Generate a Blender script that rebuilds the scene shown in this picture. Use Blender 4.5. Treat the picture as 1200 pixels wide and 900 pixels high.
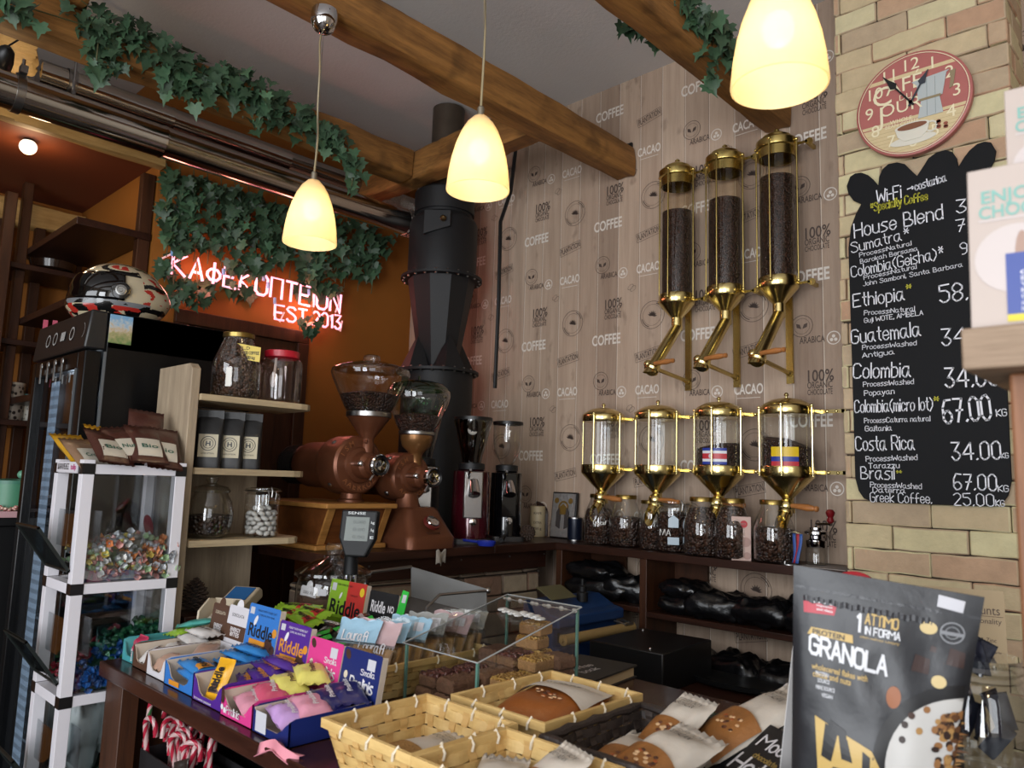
import bpy, bmesh, math, random
from mathutils import Matrix, Vector, Euler, noise
for _o in list(bpy.data.objects): bpy.data.objects.remove(_o)
S = bpy.context.scene
COL = S.collection
PI = math.pi
RND = random.Random(7)
# ------------------------------------------------------------------ camera, world, light, exposure
YAW, TILT, ROLL, FPX, EYE = .7651, .12645, .0311, 895.0, 1.4
_f = Vector((-math.sin(YAW)*math.cos(TILT), math.cos(YAW)*math.cos(TILT), math.sin(TILT)))
_r = _f.cross(Vector((0, 0, 1))).normalized(); _u = _r.cross(_f)
_r2 = math.cos(ROLL)*_r + math.sin(ROLL)*_u; _u2 = -math.sin(ROLL)*_r + math.cos(ROLL)*_u
cam = bpy.data.objects.new('camera', bpy.data.cameras.new('camera')); COL.objects.link(cam)
cam.matrix_world = Matrix(((_r2.x, _u2.x, -_f.x, 0), (_r2.y, _u2.y, -_f.y, 0), (_r2.z, _u2.z, -_f.z, EYE), (0, 0, 0, 1)))
cam.data.sensor_width = 36; cam.data.lens = 36*FPX/1200; cam.data.clip_start = .02
cam.data.dof.use_dof = True; cam.data.dof.focus_distance = 2.3; cam.data.dof.aperture_fstop = 7.0
S.camera = cam
S.view_settings.view_transform = 'Standard'; S.view_settings.look = 'None'; S.view_settings.gamma = 1
S.view_settings.use_curve_mapping = False; S.view_settings.exposure = 0.0
S.cycles.max_bounces = 10; S.cycles.transparent_max_bounces = 24; S.cycles.glossy_bounces = 4
S.cycles.caustics_reflective = False; S.cycles.caustics_refractive = False
S.cycles.use_denoising = True; S.cycles.sample_clamp_indirect = 4.0
W = bpy.data.worlds.new('daylight'); S.world = W; W.use_nodes = True
W.node_tree.nodes['Background'].inputs[0].default_value = (.75, .86, 1, 1)
W.node_tree.nodes['Background'].inputs[1].default_value = .6
def area(name, loc, aim, sx, sy, power, color):
    l = bpy.data.lights.new(name, 'AREA'); l.shape = 'RECTANGLE'; l.size = sx; l.size_y = sy; l.energy = power; l.color = color
    o = bpy.data.objects.new(name, l); COL.objects.link(o); o.location = loc
    o.rotation_euler = (Vector(aim)-Vector(loc)).to_track_quat('-Z', 'Y').to_euler(); return o
# daylight entering by the two street windows behind the photographer
area('daylight_shop_window', (-1.25, -2.1, 1.75), (-1.25, 1.0, 2.0), 1.5, 2.1, 58, (.93, .96, 1))
area('daylight_shop_door', (.55, -2.1, 1.55), (.1, 1.0, 1.75), 1.1, 2.3, 92, (.93, .96, 1))
area('side_fill_light', (1.42, -.75, 1.75), (-1.0, .6, 1.7), 1.3, 1.7, 20, (.95, .97, 1))  # fill light added from the right to brighten faces turned that way

# ------------------------------------------------------------------ pixel helpers (points of the photograph placed on real planes)
EYEP = Vector((0, 0, EYE))
def ray(px, py): return _f + _r2*((px-600)/FPX) - _u2*((py-450)/FPX)
def on(px, py, x=None, y=None, z=None):
    d = ray(px, py)
    t = (x-0)/d.x if x is not None else (y-0)/d.y if y is not None else (z-EYE)/d.z
    return EYEP + d*t
def dep(px, py, D): return EYEP + ray(px, py)*D
# ------------------------------------------------------------------ materials
class NT:
    def __init__(s, name):
        s.m = bpy.data.materials.new(name); s.m.use_nodes = True; s.t = s.m.node_tree; s.t.nodes.clear()
        s.out = s.n('ShaderNodeOutputMaterial')
    def n(s, typ, ins=None, **kw):
        nd = s.t.nodes.new(typ)
        for k, v in kw.items(): setattr(nd, k, v)
        for k, v in (ins or {}).items():
            if hasattr(v, 'is_output'): s.t.links.new(v, nd.inputs[k])
            else: nd.inputs[k].default_value = v
        return nd
    def co(s, scale=(1, 1, 1)):
        c = s.n('ShaderNodeTexCoord').outputs['Object']
        return s.n('ShaderNodeVectorMath', {0: c, 1: scale}, operation='MULTIPLY').outputs[0]
    def math(s, op, a, b=0.0): return s.n('ShaderNodeMath', {0: a, 1: b}, operation=op).outputs[0]
    def noise(s, vec, scale, detail=3, rough=.55): return s.n('ShaderNodeTexNoise', {'Vector': vec, 'Scale': scale, 'Detail': detail, 'Roughness': rough}).outputs[0]
    def ramp(s, fac, stops):
        r = s.n('ShaderNodeValToRGB', {0: fac}); e = r.color_ramp.elements
        while len(e) < len(stops): e.new(.5)
        for k, (p, c) in enumerate(stops): e[k].position = p; e[k].color = (*c, 1) if len(c) == 3 else c
        return r.outputs[0]
    def mix(s, fac, a, b, blend='MIX'):
        a = (*a, 1) if isinstance(a, tuple) and len(a) == 3 else a; b = (*b, 1) if isinstance(b, tuple) and len(b) == 3 else b
        return s.n('ShaderNodeMix', {0: fac, 6: a, 7: b}, data_type='RGBA', blend_type=blend).outputs[2]
    def bump(s, h, strength=.3, dist=.01): return s.n('ShaderNodeBump', {'Height': h, 'Strength': strength, 'Distance': dist}).outputs[0]
    def done(s, sh): s.t.links.new(sh, s.out.inputs[0]); return s.m
    def bsdf(s, color, rough=.5, metal=0, normal=None, spec=.5, **kw):
        color = (*color, 1) if isinstance(color, tuple) and len(color) == 3 else color
        d = {'Base Color': color, 'Roughness': rough, 'Metallic': metal, 'Specular IOR Level': spec}
        if normal is not None: d['Normal'] = normal
        d.update(kw); return s.n('ShaderNodeBsdfPrincipled', d).outputs[0]
MATS = {}
def srgb(h):
    h = h.lstrip('#'); c = [int(h[i:i+2], 16)/255 for i in (0, 2, 4)]
    return tuple(x/12.92 if x <= .04045 else ((x+.055)/1.055)**2.4 for x in c)
def mk(name, col, rough=.5, metal=0, spec=.5, bump=0, bscale=60, var=0, vscale=8, coat=0, emit=0):
    if name in MATS: return MATS[name]
    if isinstance(col, str): col = srgb(col)
    t = NT(name); co = t.co(); nrm = None; c = col
    if bump: nrm = t.bump(t.noise(co, bscale, 4), bump, .005)
    if var:
        k = t.noise(co, vscale, 4)
        c = t.mix(k, tuple(x*(1-var) for x in col), tuple(min(1, x*(1+var)) for x in col))
    kw = {}
    if coat: kw['Coat Weight'] = coat
    if emit: kw['Emission Color'] = (*col, 1); kw['Emission Strength'] = emit
    MATS[name] = t.done(t.bsdf(c, rough, metal, nrm, spec, **kw)); return MATS[name]
def wood(name, c1, c2, axis=1, scale=6, stretch=14, rough=.55, bump=.25, knots=False):
    if name in MATS: return MATS[name]
    c1 = srgb(c1) if isinstance(c1, str) else c1; c2 = srgb(c2) if isinstance(c2, str) else c2
    t = NT(name); sc = [stretch, stretch, stretch]; sc[axis] = 1.0
    co = t.co(tuple(sc)); n1 = t.noise(co, scale*.4, 6, .65); n2 = t.noise(co, scale*3, 3, .6)
    f = t.math('ADD', t.math('MULTIPLY', n1, .75), t.math('MULTIPLY', n2, .25))
    c = t.ramp(f, [(.32, c1), (.66, c2)])
    if knots:
        k = t.noise(t.co((5, 5, 5)), 1.6, 2); c = t.mix(t.ramp(k, [(.3, (.45, .45, .45)), (.45, (0, 0, 0))]), c, tuple(x*.35 for x in c1))
    MATS[name] = t.done(t.bsdf(c, rough, 0, t.bump(f, bump, .004), .35)); return MATS[name]
def glass(name, tint=(1, 1, 1), refl=.05, edge=.55, power=3.0, rough=.02, gl=(1, 1, 1)):
    if name in MATS: return MATS[name]
    t = NT(name); lw = t.n('ShaderNodeLayerWeight', {'Blend': .5}).outputs['Facing']
    e = t.math('POWER', lw, power); f = t.math('ADD', t.math('MULTIPLY', e, edge), refl)
    tr = t.n('ShaderNodeBsdfTransparent', {0: t.mix(e, tint, tuple(x*.62 for x in tint))}).outputs[0]
    g = t.n('ShaderNodeBsdfGlossy', {'Color': (*gl, 1), 'Roughness': rough}).outputs[0]
    MATS[name] = t.done(t.n('ShaderNodeMixShader', {0: f, 1: tr, 2: g}).outputs[0]); return MATS[name]
def island(name, cols, rough=.5, metal=0, bump=0, bscale=60, spec=.5, mottle=0, mscale=30):
    """every loose piece of the mesh gets one of the listed colours"""
    if name in MATS: return MATS[name]
    t = NT(name); r = t.n('ShaderNodeNewGeometry').outputs['Random Per Island']
    cols = [srgb(c) if isinstance(c, str) else c for c in cols]
    rp = t.n('ShaderNodeValToRGB', {0: r}); rp.color_ramp.interpolation = 'CONSTANT'; e = rp.color_ramp.elements
    while len(e) < len(cols): e.new(.5)
    for k, c in enumerate(cols): e[k].position = k/len(cols); e[k].color = (*c, 1)
    c = rp.outputs[0]; co = t.co(); nrm = None
    if mottle: c = t.mix(t.math('MULTIPLY', t.noise(co, mscale, 4, .65), 1), t.mix(1, c, (1-mottle,)*3, 'MULTIPLY'), t.mix(1, c, (1+mottle,)*3, 'MULTIPLY'))
    if bump: nrm = t.bump(t.noise(co, bscale, 5, .65), bump, .006)
    MATS[name] = t.done(t.bsdf(c, rough, metal, nrm, spec)); return MATS[name]
def beans_mat(name, dark, light, scale=150):
    if name in MATS: return MATS[name]
    t = NT(name); v = t.n('ShaderNodeTexVoronoi', {'Vector': t.co(), 'Scale': scale})
    d = v.outputs['Distance']; rnd = t.n('ShaderNodeSeparateColor', {0: v.outputs['Color']}).outputs[0]
    c = t.mix(rnd, srgb(dark), srgb(light)); h = t.math('SUBTRACT', 1.0, d)
    MATS[name] = t.done(t.bsdf(c, .42, 0, t.bump(h, 1.0, .012), .6)); return MATS[name]
# ------------------------------------------------------------------ mesh builder
I4 = Matrix.Identity(4)
def T(x=0, y=0, z=0, rx=0, ry=0, rz=0, s=1):
    sc = Matrix.Diagonal((s, s, s, 1)) if not isinstance(s, tuple) else Matrix.Diagonal((*s, 1))
    return Matrix.Translation((x, y, z)) @ Euler((rx, ry, rz)).to_matrix().to_4x4() @ sc
_fc = {}
def font_mesh(txt, bold=0, shear=0):
    k = (txt, bold, shear)
    if k not in _fc:
        c = bpy.data.curves.new('t', 'FONT'); c.body = txt; c.size = 1; c.align_x = 'CENTER'; c.align_y = 'CENTER'
        c.offset = bold; c.shear = shear; c.resolution_u = 3; c.fill_mode = 'FRONT'
        o = bpy.data.objects.new('t', c); COL.objects.link(o)
        me = bpy.data.meshes.new_from_object(o.evaluated_get(bpy.context.evaluated_depsgraph_get()))
        vs = [v.co.copy() for v in me.vertices]; fs = [tuple(p.vertices) for p in me.polygons]
        bpy.data.objects.remove(o); bpy.data.curves.remove(c); bpy.data.meshes.remove(me)
        _fc[k] = (vs, fs)
    return _fc[k]
class MB:
    def __init__(s): s.v = []; s.f = []; s.mi = []; s.cur = 0; s.m = I4
    def mat(s, i): s.cur = i; return s
    def add(s, vs, fs, m=None):
        m = s.m @ m if m is not None else s.m
        b = len(s.v); s.v += [tuple(m @ Vector(v)) for v in vs]
        s.f += [tuple(b+i for i in f) for f in fs]; s.mi += [s.cur]*len(fs); return s
    def box(s, x0, y0, z0, x1, y1, z1, m=None):
        v = [(x, y, z) for z in (z0, z1) for y in (y0, y1) for x in (x0, x1)]
        return s.add(v, [(0, 2, 3, 1), (4, 5, 7, 6), (0, 1, 5, 4), (2, 6, 7, 3), (0, 4, 6, 2), (1, 3, 7, 5)], m)
    def cb(s, c, d, m=None):
        return s.box(c[0]-d[0]/2, c[1]-d[1]/2, c[2]-d[2]/2, c[0]+d[0]/2, c[1]+d[1]/2, c[2]+d[2]/2, m)
    def hexa(s, bot, top, m=None):
        """eight corners: bottom four, top four, same order"""
        return s.add(list(bot)+list(top), [(3, 2, 1, 0), (4, 5, 6, 7), (0, 1, 5, 4), (1, 2, 6, 5), (2, 3, 7, 6), (3, 0, 4, 7)], m)
    def lathe(s, prof, n=24, m=None, caps=True, a0=0, a1=None):
        full = a1 is None; a1 = a0+2*PI if full else a1; k = n if full else n+1; vs = []; fs = []
        for r, z in prof:
            for i in range(k):
                a = a0+(a1-a0)*i/n; vs.append((r*math.cos(a), r*math.sin(a), z))
        for j in range(len(prof)-1):
            for i in range(n):
                i2 = (i+1) % k
                fs.append((j*k+i, j*k+i2, (j+1)*k+i2, (j+1)*k+i))
        if caps and full:
            if prof[0][0] > 1e-5: fs.append(tuple(range(k))[::-1])
            if prof[-1][0] > 1e-5: fs.append(tuple((len(prof)-1)*k+i for i in range(k)))
        return s.add(vs, fs, m)
    def tube(s, pts, r, n=8, closed=False, caps=True, m=None):
        pts = [Vector(p) for p in pts]; N = len(pts); rs = r if isinstance(r, (list, tuple)) else [r]*N
        vs = []; fs = []; up = None
        for i, p in enumerate(pts):
            a = pts[i-1] if (i > 0 or closed) else p; b = pts[(i+1) % N] if (i < N-1 or closed) else p
            t = (b-a).normalized() if (b-a).length > 1e-9 else Vector((0, 0, 1))
            if up is None: up = t.orthogonal().normalized()
            up = (up - t*up.dot(t)); up = up.normalized() if up.length > 1e-6 else t.orthogonal().normalized()
            w = t.cross(up)
            for k in range(n):
                q = 2*PI*k/n; vs.append(p+(up*math.cos(q)+w*math.sin(q))*rs[i])
        L = N if closed else N-1
        for i in range(L):
            j = (i+1) % N
            for k in range(n): k2 = (k+1) % n; fs.append((i*n+k, i*n+k2, j*n+k2, j*n+k))
        if caps and not closed: fs.append(tuple(range(n))[::-1]); fs.append(tuple((N-1)*n+k for k in range(n)))
        return s.add(vs, fs, m)
    def prism(s, poly, z0, z1, m=None):
        n = len(poly); vs = [(x, y, z0) for x, y in poly]+[(x, y, z1) for x, y in poly]
        fs = [tuple(range(n))[::-1], tuple(range(n, 2*n))]+[(i, (i+1) % n, n+(i+1) % n, n+i) for i in range(n)]
        return s.add(vs, fs, m)
    def ball(s, c, r, nu=12, nv=8, m=None):
        r = r if isinstance(r, (tuple, list)) else (r, r, r)
        prof = [(math.sin(PI*j/nv), -math.cos(PI*j/nv)) for j in range(nv+1)]
        return s.lathe(prof, nu, (m or I4) @ T(*c, s=tuple(r)), caps=False)
    def surf(s, fn, nu, nv, wrap=False, m=None):
        vs = [fn(i/nu, j/nv) for j in range(nv+1) for i in range(nu+(0 if wrap else 1))]; k = nu if wrap else nu+1; fs = []
        for j in range(nv):
            for i in range(nu):
                i2 = (i+1) % k; fs.append((j*k+i, j*k+i2, (j+1)*k+i2, (j+1)*k+i))
        return s.add(vs, fs, m)
    def text(s, txt, size, m=None, bold=0, width=None, shear=0):
        vs, fs = font_mesh(txt, bold, shear)
        if not vs: return s
        sx = size
        if width: w = max(v.x for v in vs)-min(v.x for v in vs); sx = width/w
        return s.add([(v.x*sx, v.y*size, 0) for v in vs], fs, m)
    def strokes(s, txt, h, m=None, w=.1, width=None, tube=0, sp=1.1, jit=0):
        """hand drawn letters: ribbons (w = pen width as a share of h) or, with tube, round tubes; left bottom at the origin"""
        x = 0; lines = []
        for ch in txt:
            if ch == ' ': x += 2.6; continue
            g, gw = GLY.get(ch, GLY['.'])
            for pl in g: lines.append([(x+px, py+(RND.uniform(-jit, jit))) for px, py in pl])
            x += gw+sp
        tot = max(x-sp, .1); k = h/6.0; kx = width/tot if width else k
        for pl in lines:
            p = [(a*kx, b*k) for a, b in pl]
            if tube: s.tube([(a, b, 0) for a, b in p], tube, 6, m=m); continue
            hw = w*h/2
            for (ax, ay), (bx, by) in zip(p, p[1:]):
                d = Vector((bx-ax, by-ay)); L = d.length
                if L < 1e-7: continue
                d /= L; nx, ny = -d.y*hw, d.x*hw; ex, ey = d.x*hw*.7, d.y*hw*.7
                s.add([(ax-ex+nx, ay-ey+ny, 0), (ax-ex-nx, ay-ey-ny, 0), (bx+ex-nx, by+ey-ny, 0), (bx+ex+nx, by+ey+ny, 0)], [(0, 1, 2, 3)], m)
        return s
    def build(s, name, mats, parent=None, label=None, smooth=True, ang=35, bev=0, bseg=2, sub=0, kind=None, solid=0, disp=None):
        me = bpy.data.meshes.new(name); me.from_pydata(s.v, [], s.f); me.validate()
        mats = mats if isinstance(mats, (list, tuple)) else [mats]
        for q in mats: me.materials.append(q)
        if len(mats) > 1 and len(me.polygons) == len(s.mi): me.polygons.foreach_set('material_index', s.mi)
        if smooth:
            me.polygons.foreach_set('use_smooth', [True]*len(me.polygons)); me.set_sharp_from_angle(angle=math.radians(ang))
        me.update(); o = bpy.data.objects.new(name, me); COL.objects.link(o)
        if parent: o.parent = parent
        if label: o['label'] = label
        if kind: o['kind'] = kind
        if solid: q = o.modifiers.new('solid', 'SOLIDIFY'); q.thickness = solid; q.offset = 0
        if sub: q = o.modifiers.new('sub', 'SUBSURF'); q.levels = sub; q.render_levels = sub
        if bev:
            q = o.modifiers.new('bevel', 'BEVEL'); q.width = bev; q.segments = bseg; q.limit_method = 'ANGLE'; q.angle_limit = math.radians(40)
        return o
def tag(o, label, cat, group=None, kind=None):
    o['label'] = label; o['category'] = cat
    if group: o['group'] = group
    if kind: o['kind'] = kind
    return o
def thing(name, label, cat, loc=(0, 0, 0), rz=0, group=None, rx=0, ry=0):
    o = bpy.data.objects.new(name, None); COL.objects.link(o); o.empty_display_size = .05
    o.location = loc; o.rotation_euler = (rx, ry, rz); return tag(o, label, cat, group)
def dup(root, loc, rz=None, label=None, group=None, rot=None, scale=None):
    r = root.copy(); COL.objects.link(r); r.location = loc
    if rz is not None: r.rotation_euler = (0, 0, rz)
    if rot is not None: r.rotation_euler = rot
    if scale is not None: r.scale = scale if isinstance(scale, tuple) else (scale,)*3
    if label: r['label'] = label
    if group: r['group'] = group
    for ch in list(root.children):
        c = ch.copy(); COL.objects.link(c); c.parent = r
        for g in list(ch.children):
            d = g.copy(); COL.objects.link(d); d.parent = c
    return r
def struct(o): o['kind'] = 'structure'; return o
def wave(u, v, sd=0, a=1): return a*noise.noise(Vector((u, v, sd)))
# ------------------------------------------------------------------ stroke letters
_G = {
'A':'00 26 40|.8,2 3.2,2','B':'00 06 26 35 34 23 03|23 42 41 30 00','C':'45 36 16 05 01 10 30 41','D':'00 06 26 44 42 20 00','E':'46 06 00 40|03 33',
'F':'00 06 46|03 33','G':'45 36 16 05 01 10 30 41 43 23','H':'00 06|40 46|03 43','I':'00 06','J':'01 10 20 31 36','K':'00 06|46 03 40','L':'06 00 40',
'M':'00 06 33 66 60','N':'00 06 40 46','O':'10 01 05 16 36 45 41 30 10','P':'00 06 36 45 44 33 03','Q':'10 01 05 16 36 45 41 30 10|22 50','R':'00 06 36 45 44 33 03|23 40',
'S':'45 36 16 05 14 33 42 41 30 10 01','T':'06 46|20 26','U':'06 01 10 30 41 46','V':'06 20 46','W':'06 10 34 50 66','X':'00 46|06 40','Y':'06 23 46|23 20','Z':'06 46 00 40',
'a':'34 14 03 01 10 20 33|34 31 40','b':'06 00 20 31 33 24 04','c':'33 24 14 03 01 10 20 31','d':'36 30|34 14 03 01 10 20 31','e':'02 32 33 24 14 03 01 10 20 31','f':'36 26 15 10|03 33',
'g':'34 14 03 01 10 20 31|34 3,-1 2,-2 1,-2 0,-1','h':'06 00|03 14 24 33 30','i':'04 00|05 0,5.5','j':'14 1,-1 0,-2|15 1,5.5','k':'06 00|34 02 30','l':'06 00','m':'04 00|03 14 23 20|23 34 43 40',
'n':'04 00|03 14 24 33 30','o':'10 01 03 14 24 33 31 20 10','p':'04 0,-2|04 24 33 31 20 00','q':'34 3,-2|34 14 03 01 10 30','r':'04 00|02 14 24','s':'34 14 03 2,2 31 20 00','t':'16 11 20|04 24',
'u':'04 01 10 20 31|34 30','v':'04 1.5,0 34','w':'04 10 23 30 44','x':'00 34|04 30','y':'04 1.5,0|34 1,-2 0,-2','z':'04 34 00 30',
'0':'10 01 05 16 26 35 31 20 10','1':'05 16 10','2':'05 16 26 35 34 00 30','3':'06 36 13 23 32 31 20 10 01','4':'30 36 02 42','5':'36 06 04 24 33 31 20 10 01','6':'36 16 04 01 10 20 31 32 23 13 02',
'7':'06 36 10|.8,3 3,3','8':'13 04 05 16 26 35 34 23 13 02 01 10 20 31 32 23','9':'33 13 04 05 16 26 35 31 20 10','.':'00 0.4,0.4','!':'06 02|00 0,.4',':':'0.2,0.6 0.2,1.6|0.2,3 0.2,4',',':'0.5,0.5 0,-1','-':'03 23',
'(':'26 04 02 2,-.5','*':'13 36|33 16|14.5 34.5'.replace('14.5','.6,4.5').replace('34.5','3.4,4.5'),')':'06 24 22 0,-.5','>':'03 43|24 43 22','%':'00 46|06 05 15 16 06|30 40 41 31 30','\'':'06 05','&':'40 04 15 24 01 10 32',
'\u03a6':'20 26|14 03 02 11 31 42 43 34 14','\u03a0':'00 06 46 40','\u0394':'00 26 40 00','\u03a3':'46 06 23 00 40','\u0393':'00 06 36','\u039e':'06 46|03 43|00 40'}
GLY = {}
for _k, _v in _G.items():
    _ls = []
    for _pl in _v.split('|'):
        _q = []
        for _p in _pl.split():
            if ',' in _p: a, b = _p.split(','); _q.append((float(a), float(b)))
            else: _q.append((float(_p[0]), float(_p[1])))
        _ls.append(_q)
    GLY[_k] = (_ls, max(max(p[0] for p in l) for l in _ls))
# ================================================================== THE ROOM
YW, XL, YB, CEIL = 2.573, -3.259, 2.35, 3.14
# wallpaper of printed planks
def wallpaper():
    t = NT('plank_wallpaper'); c = t.n('ShaderNodeTexCoord').outputs['Object']; sp = t.n('ShaderNodeSeparateXYZ', {0: c})
    u = t.math('DIVIDE', t.math('ADD', sp.outputs[0], 3.2665), .1075); fl = t.math('FLOOR', u); fr = t.math('FRACT', u)
    wn = t.n('ShaderNodeTexWhiteNoise', {1: fl}, noise_dimensions='1D').outputs[0]
    base = t.ramp(wn, [(0, srgb('#9c8674')), (.45, srgb('#b39c88')), (1, srgb('#bfa893'))])
    g = t.noise(t.co((45, 1, 2.5)), 1.0, 6, .7); base = t.mix(t.ramp(g, [(.35, (.6, .6, .6)), (.6, (0, 0, 0))]), base, t.mix(1, base, (.72, .68, .66), 'MULTIPLY'))
    k = t.noise(t.co((16, 1, 7)), 1.0, 3, .6); base = t.mix(t.ramp(k, [(.62, (0, 0, 0)), (.76, (.55, .55, .55))]), base, srgb('#6b5648'))
    seam = t.math('LESS_THAN', fr, .03); dk = t.math('MULTIPLY', t.math('GREATER_THAN', fr, .975), .55)
    base = t.mix(dk, base, srgb('#6f5d50')); base = t.mix(t.math('MULTIPLY', seam, .75), base, srgb('#d9cbbb'))
    return t.done(t.bsdf(base, .62, 0, None, .3))
WALLP = wallpaper()
PLASTER = mk('ceiling_plaster', '#d6d2cf', .9, bump=.25, bscale=90, var=.05, vscale=3)
ORANGE = mk('orange_paint', '#8f5512', .75, bump=.06, bscale=60, var=.12, vscale=2.5)
DARKW = wood('dark_stained_wood', '#20110b', '#3a2016', 1, 8, 12, .38, .1)
DARKWX = wood('dark_stained_wood_x', '#20110b', '#3a2016', 0, 8, 12, .35, .1)
DARKWZ = wood('dark_stained_wood_z', '#2a170d', '#4a2a17', 2, 8, 12, .45, .1)
b = MB(); b.box(-4.35, YW, 0, 1.6, YW+.1, CEIL); wall_back = struct(b.build('wall_back', WALLP, smooth=False))
b = MB(); b.box(XL-.09, 1.19, 0, XL, YW, CEIL); b.box(-4.25, 1.19, 0, XL-.09, 1.28, CEIL); struct(b.build('wall_left', ORANGE, smooth=False))
b = MB(); b.box(-4.35, -2.3, 0, -4.25, YW, CEIL); struct(b.build('wall_niche', ORANGE, smooth=False))
b = MB(); b.box(-4.25, -2.2, 2.70, XL+.01, 1.19, 2.735); struct(b.build('ceiling_niche', mk('niche_ceiling', '#6b2f10', .7), smooth=False))
b = MB(); b.box(-4.35, -2.3, CEIL, 1.6, YW+.1, CEIL+.1); struct(b.build('ceiling', PLASTER, smooth=False))
FLOORM = mk('floor_tiles', '#4a4038', .5, var=.15)
b = MB(); b.box(-4.35, -2.3, -.1, 1.6, YW+.1, 0); struct(b.build('floor', FLOORM, smooth=False))
CREAM = mk('cream_paint', '#bdb4a4', .8)
b = MB(); b.box(1.5, -2.3, 0, 1.6, -1.42, CEIL); b.box(1.5, -.08, 0, 1.6, YW, CEIL); b.box(1.5, -1.42, 0, 1.6, -.08, .88); b.box(1.5, -1.42, 2.62, 1.6, -.08, CEIL); struct(b.build('wall_right', CREAM, smooth=False))
b = MB()
for q in ((-1.42, .88, -.08, .93), (-1.42, 2.57, -.08, 2.62), (-1.42, .93, -1.37, 2.57), (-.13, .93, -.08, 2.57)): b.box(1.53, q[0], q[1], 1.57, q[2], q[3])
struct(b.build('fill_window', DARKWZ, smooth=False))  # unseen window frame, added on the right wall for the side fill
b = MB()
for x0, x1, z0, z1 in ((-4.25, -2.05, 0, CEIL), (-.45, -.05, 0, CEIL), (1.15, 1.5, 0, CEIL), (-2.05, -.45, 0, .65), (-2.05, -.45, 2.85, CEIL), (-.05, 1.15, 2.75, CEIL), (-.05, 1.15, 0, .35)): b.box(x0, -2.3, z0, x1, -2.2, z1)
struct(b.build('wall_front', CREAM, smooth=False))
for n, x0, x1, z0, z1 in (('window_1', -2.05, -.45, .65, 2.85), ('window_2', -.05, 1.15, .35, 2.75)):
    b = MB(); w = .05
    for q in ((x0, z0, x1, z0+w), (x0, z1-w, x1, z1), (x0, z0+w, x0+w, z1-w), (x1-w, z0+w, x1, z1-w)): b.box(q[0], -2.27, q[1], q[2], -2.23, q[3])
    o = struct(b.build(n, DARKWZ, smooth=False))
# printed stamps of the wallpaper
b = MB(); FM = T(rx=PI/2)
def ring(b, r0, r1, n, m, a0=0, a1=2*PI):
    vs = []; fs = []
    for i in range(n+1):
        a = a0+(a1-a0)*i/n; vs += [(r0*math.cos(a), r0*math.sin(a), 0), (r1*math.cos(a), r1*math.sin(a), 0)]
    for i in range(n): fs.append((2*i, 2*i+1, 2*i+3, 2*i+2))
    b.add(vs, fs, m)
cols = {-3.09: 1.78, -2.672: 1.76, -2.257: 1.795, -1.842: 1.78, -1.407: 1.755, -.974: 1.408, -.54: 1.41}
for cx, cz in cols.items():
    for k in range(-3, 4):
        z = cz+.505*k
        if z > 3.55 or z < .75: continue
        def at(du, dv, rot=0): return T(cx+du, YW-.0015, z+dv, PI/2) @ T(rz=rot)
        items = [(0, 'COFFEE', .046, -.083, -.28, .148, 0, .022), (0, 'CACAO', .038, .125, 0, .112, 0, .022), (1, '100%', .042, -.05, -.127, .088, 0, .012), (1, 'ORGANIC', .024, -.05, -.158, .085, 0, .012), (1, 'CHOCOLATE', .020, -.05, -.182, .085, 0, .012), (1, 'ARABICA', .024, -.073, 0, .088, 0, .01), (1, 'PLANTATION', .027, .125, -.36, .108, .2, .01)]
        for mi, s, h, du, dv, wd, rot, bo in items:
            zz = z+dv
            if zz > CEIL-.03 or cx+du+wd/2 > 1.4 or cx+du-wd/2 < XL: continue
            b.mat(mi).text(s, h*1.35, at(du, dv, rot), bo, wd)
        if z < CEIL-.04:
            b.mat(0); ring(b, .020, .0235, 20, at(0, 0)); ring(b, 0, .006, 8, at(0, .006)); ring(b, 0, .006, 8, at(-.007, -.006)); ring(b, 0, .006, 8, at(.007, -.006)); b.add([(-.045, -.001, 0), (.045, -.001, 0), (.045, .001, 0), (-.045, .001, 0)], [(0, 1, 2, 3)], at(.125, -.03))
        b.mat(1)
        if z+.09 < CEIL:
            ring(b, .037, .039, 26, at(-.108, .052)); ring(b, .027, .028, 22, at(-.108, .052))
            for sg in (-1, 1): b.add([(0, -.008, 0), (sg*.016, -.002, 0), (sg*.018, .012, 0), (sg*.005, .008, 0)], [(0, 1, 2, 3)], at(-.108+sg*.002, .05))
        if z-.14 < CEIL:
            ring(b, .056, .058, 34, at(.147, -.2)); ring(b, .043, .0442, 30, at(.147, -.2)); ring(b, .048, .0515, 16, at(.147, -.2), .3, 1.2); ring(b, .048, .0515, 16, at(.147, -.2), 3.4, 4.4)
            for q in range(7): b.add([(0, 0, 0), (.012, .004, 0), (.024, 0, 0), (.012, -.004, 0)], [(0, 1, 2, 3)], at(.147, -.205, q*.45))
        if z-.36 < CEIL-.03:
            for a in ((-.06, .018, .06, .0195), (-.06, -.0195, .06, -.018), (-.06, -.018, -.0585, .018), (.0585, -.018, .06, .018)): b.add([(a[0], a[1], 0), (a[2], a[1], 0), (a[2], a[3], 0), (a[0], a[3], 0)], [(0, 1, 2, 3)], at(.125, -.36, .2))
        if z-.07 < CEIL-.03:
            for q in (0, 1): ring(b, .012, .0135, 14, at(.04+q*.012, -.068-q*.008, .6) @ T(s=(1.2, .7, 1)))
b.build('wallpaper_print', [mk('print_white', '#ddd3c8', .7), mk('print_dark', '#4c3d36', .7)], wall_back, smooth=False)
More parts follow.
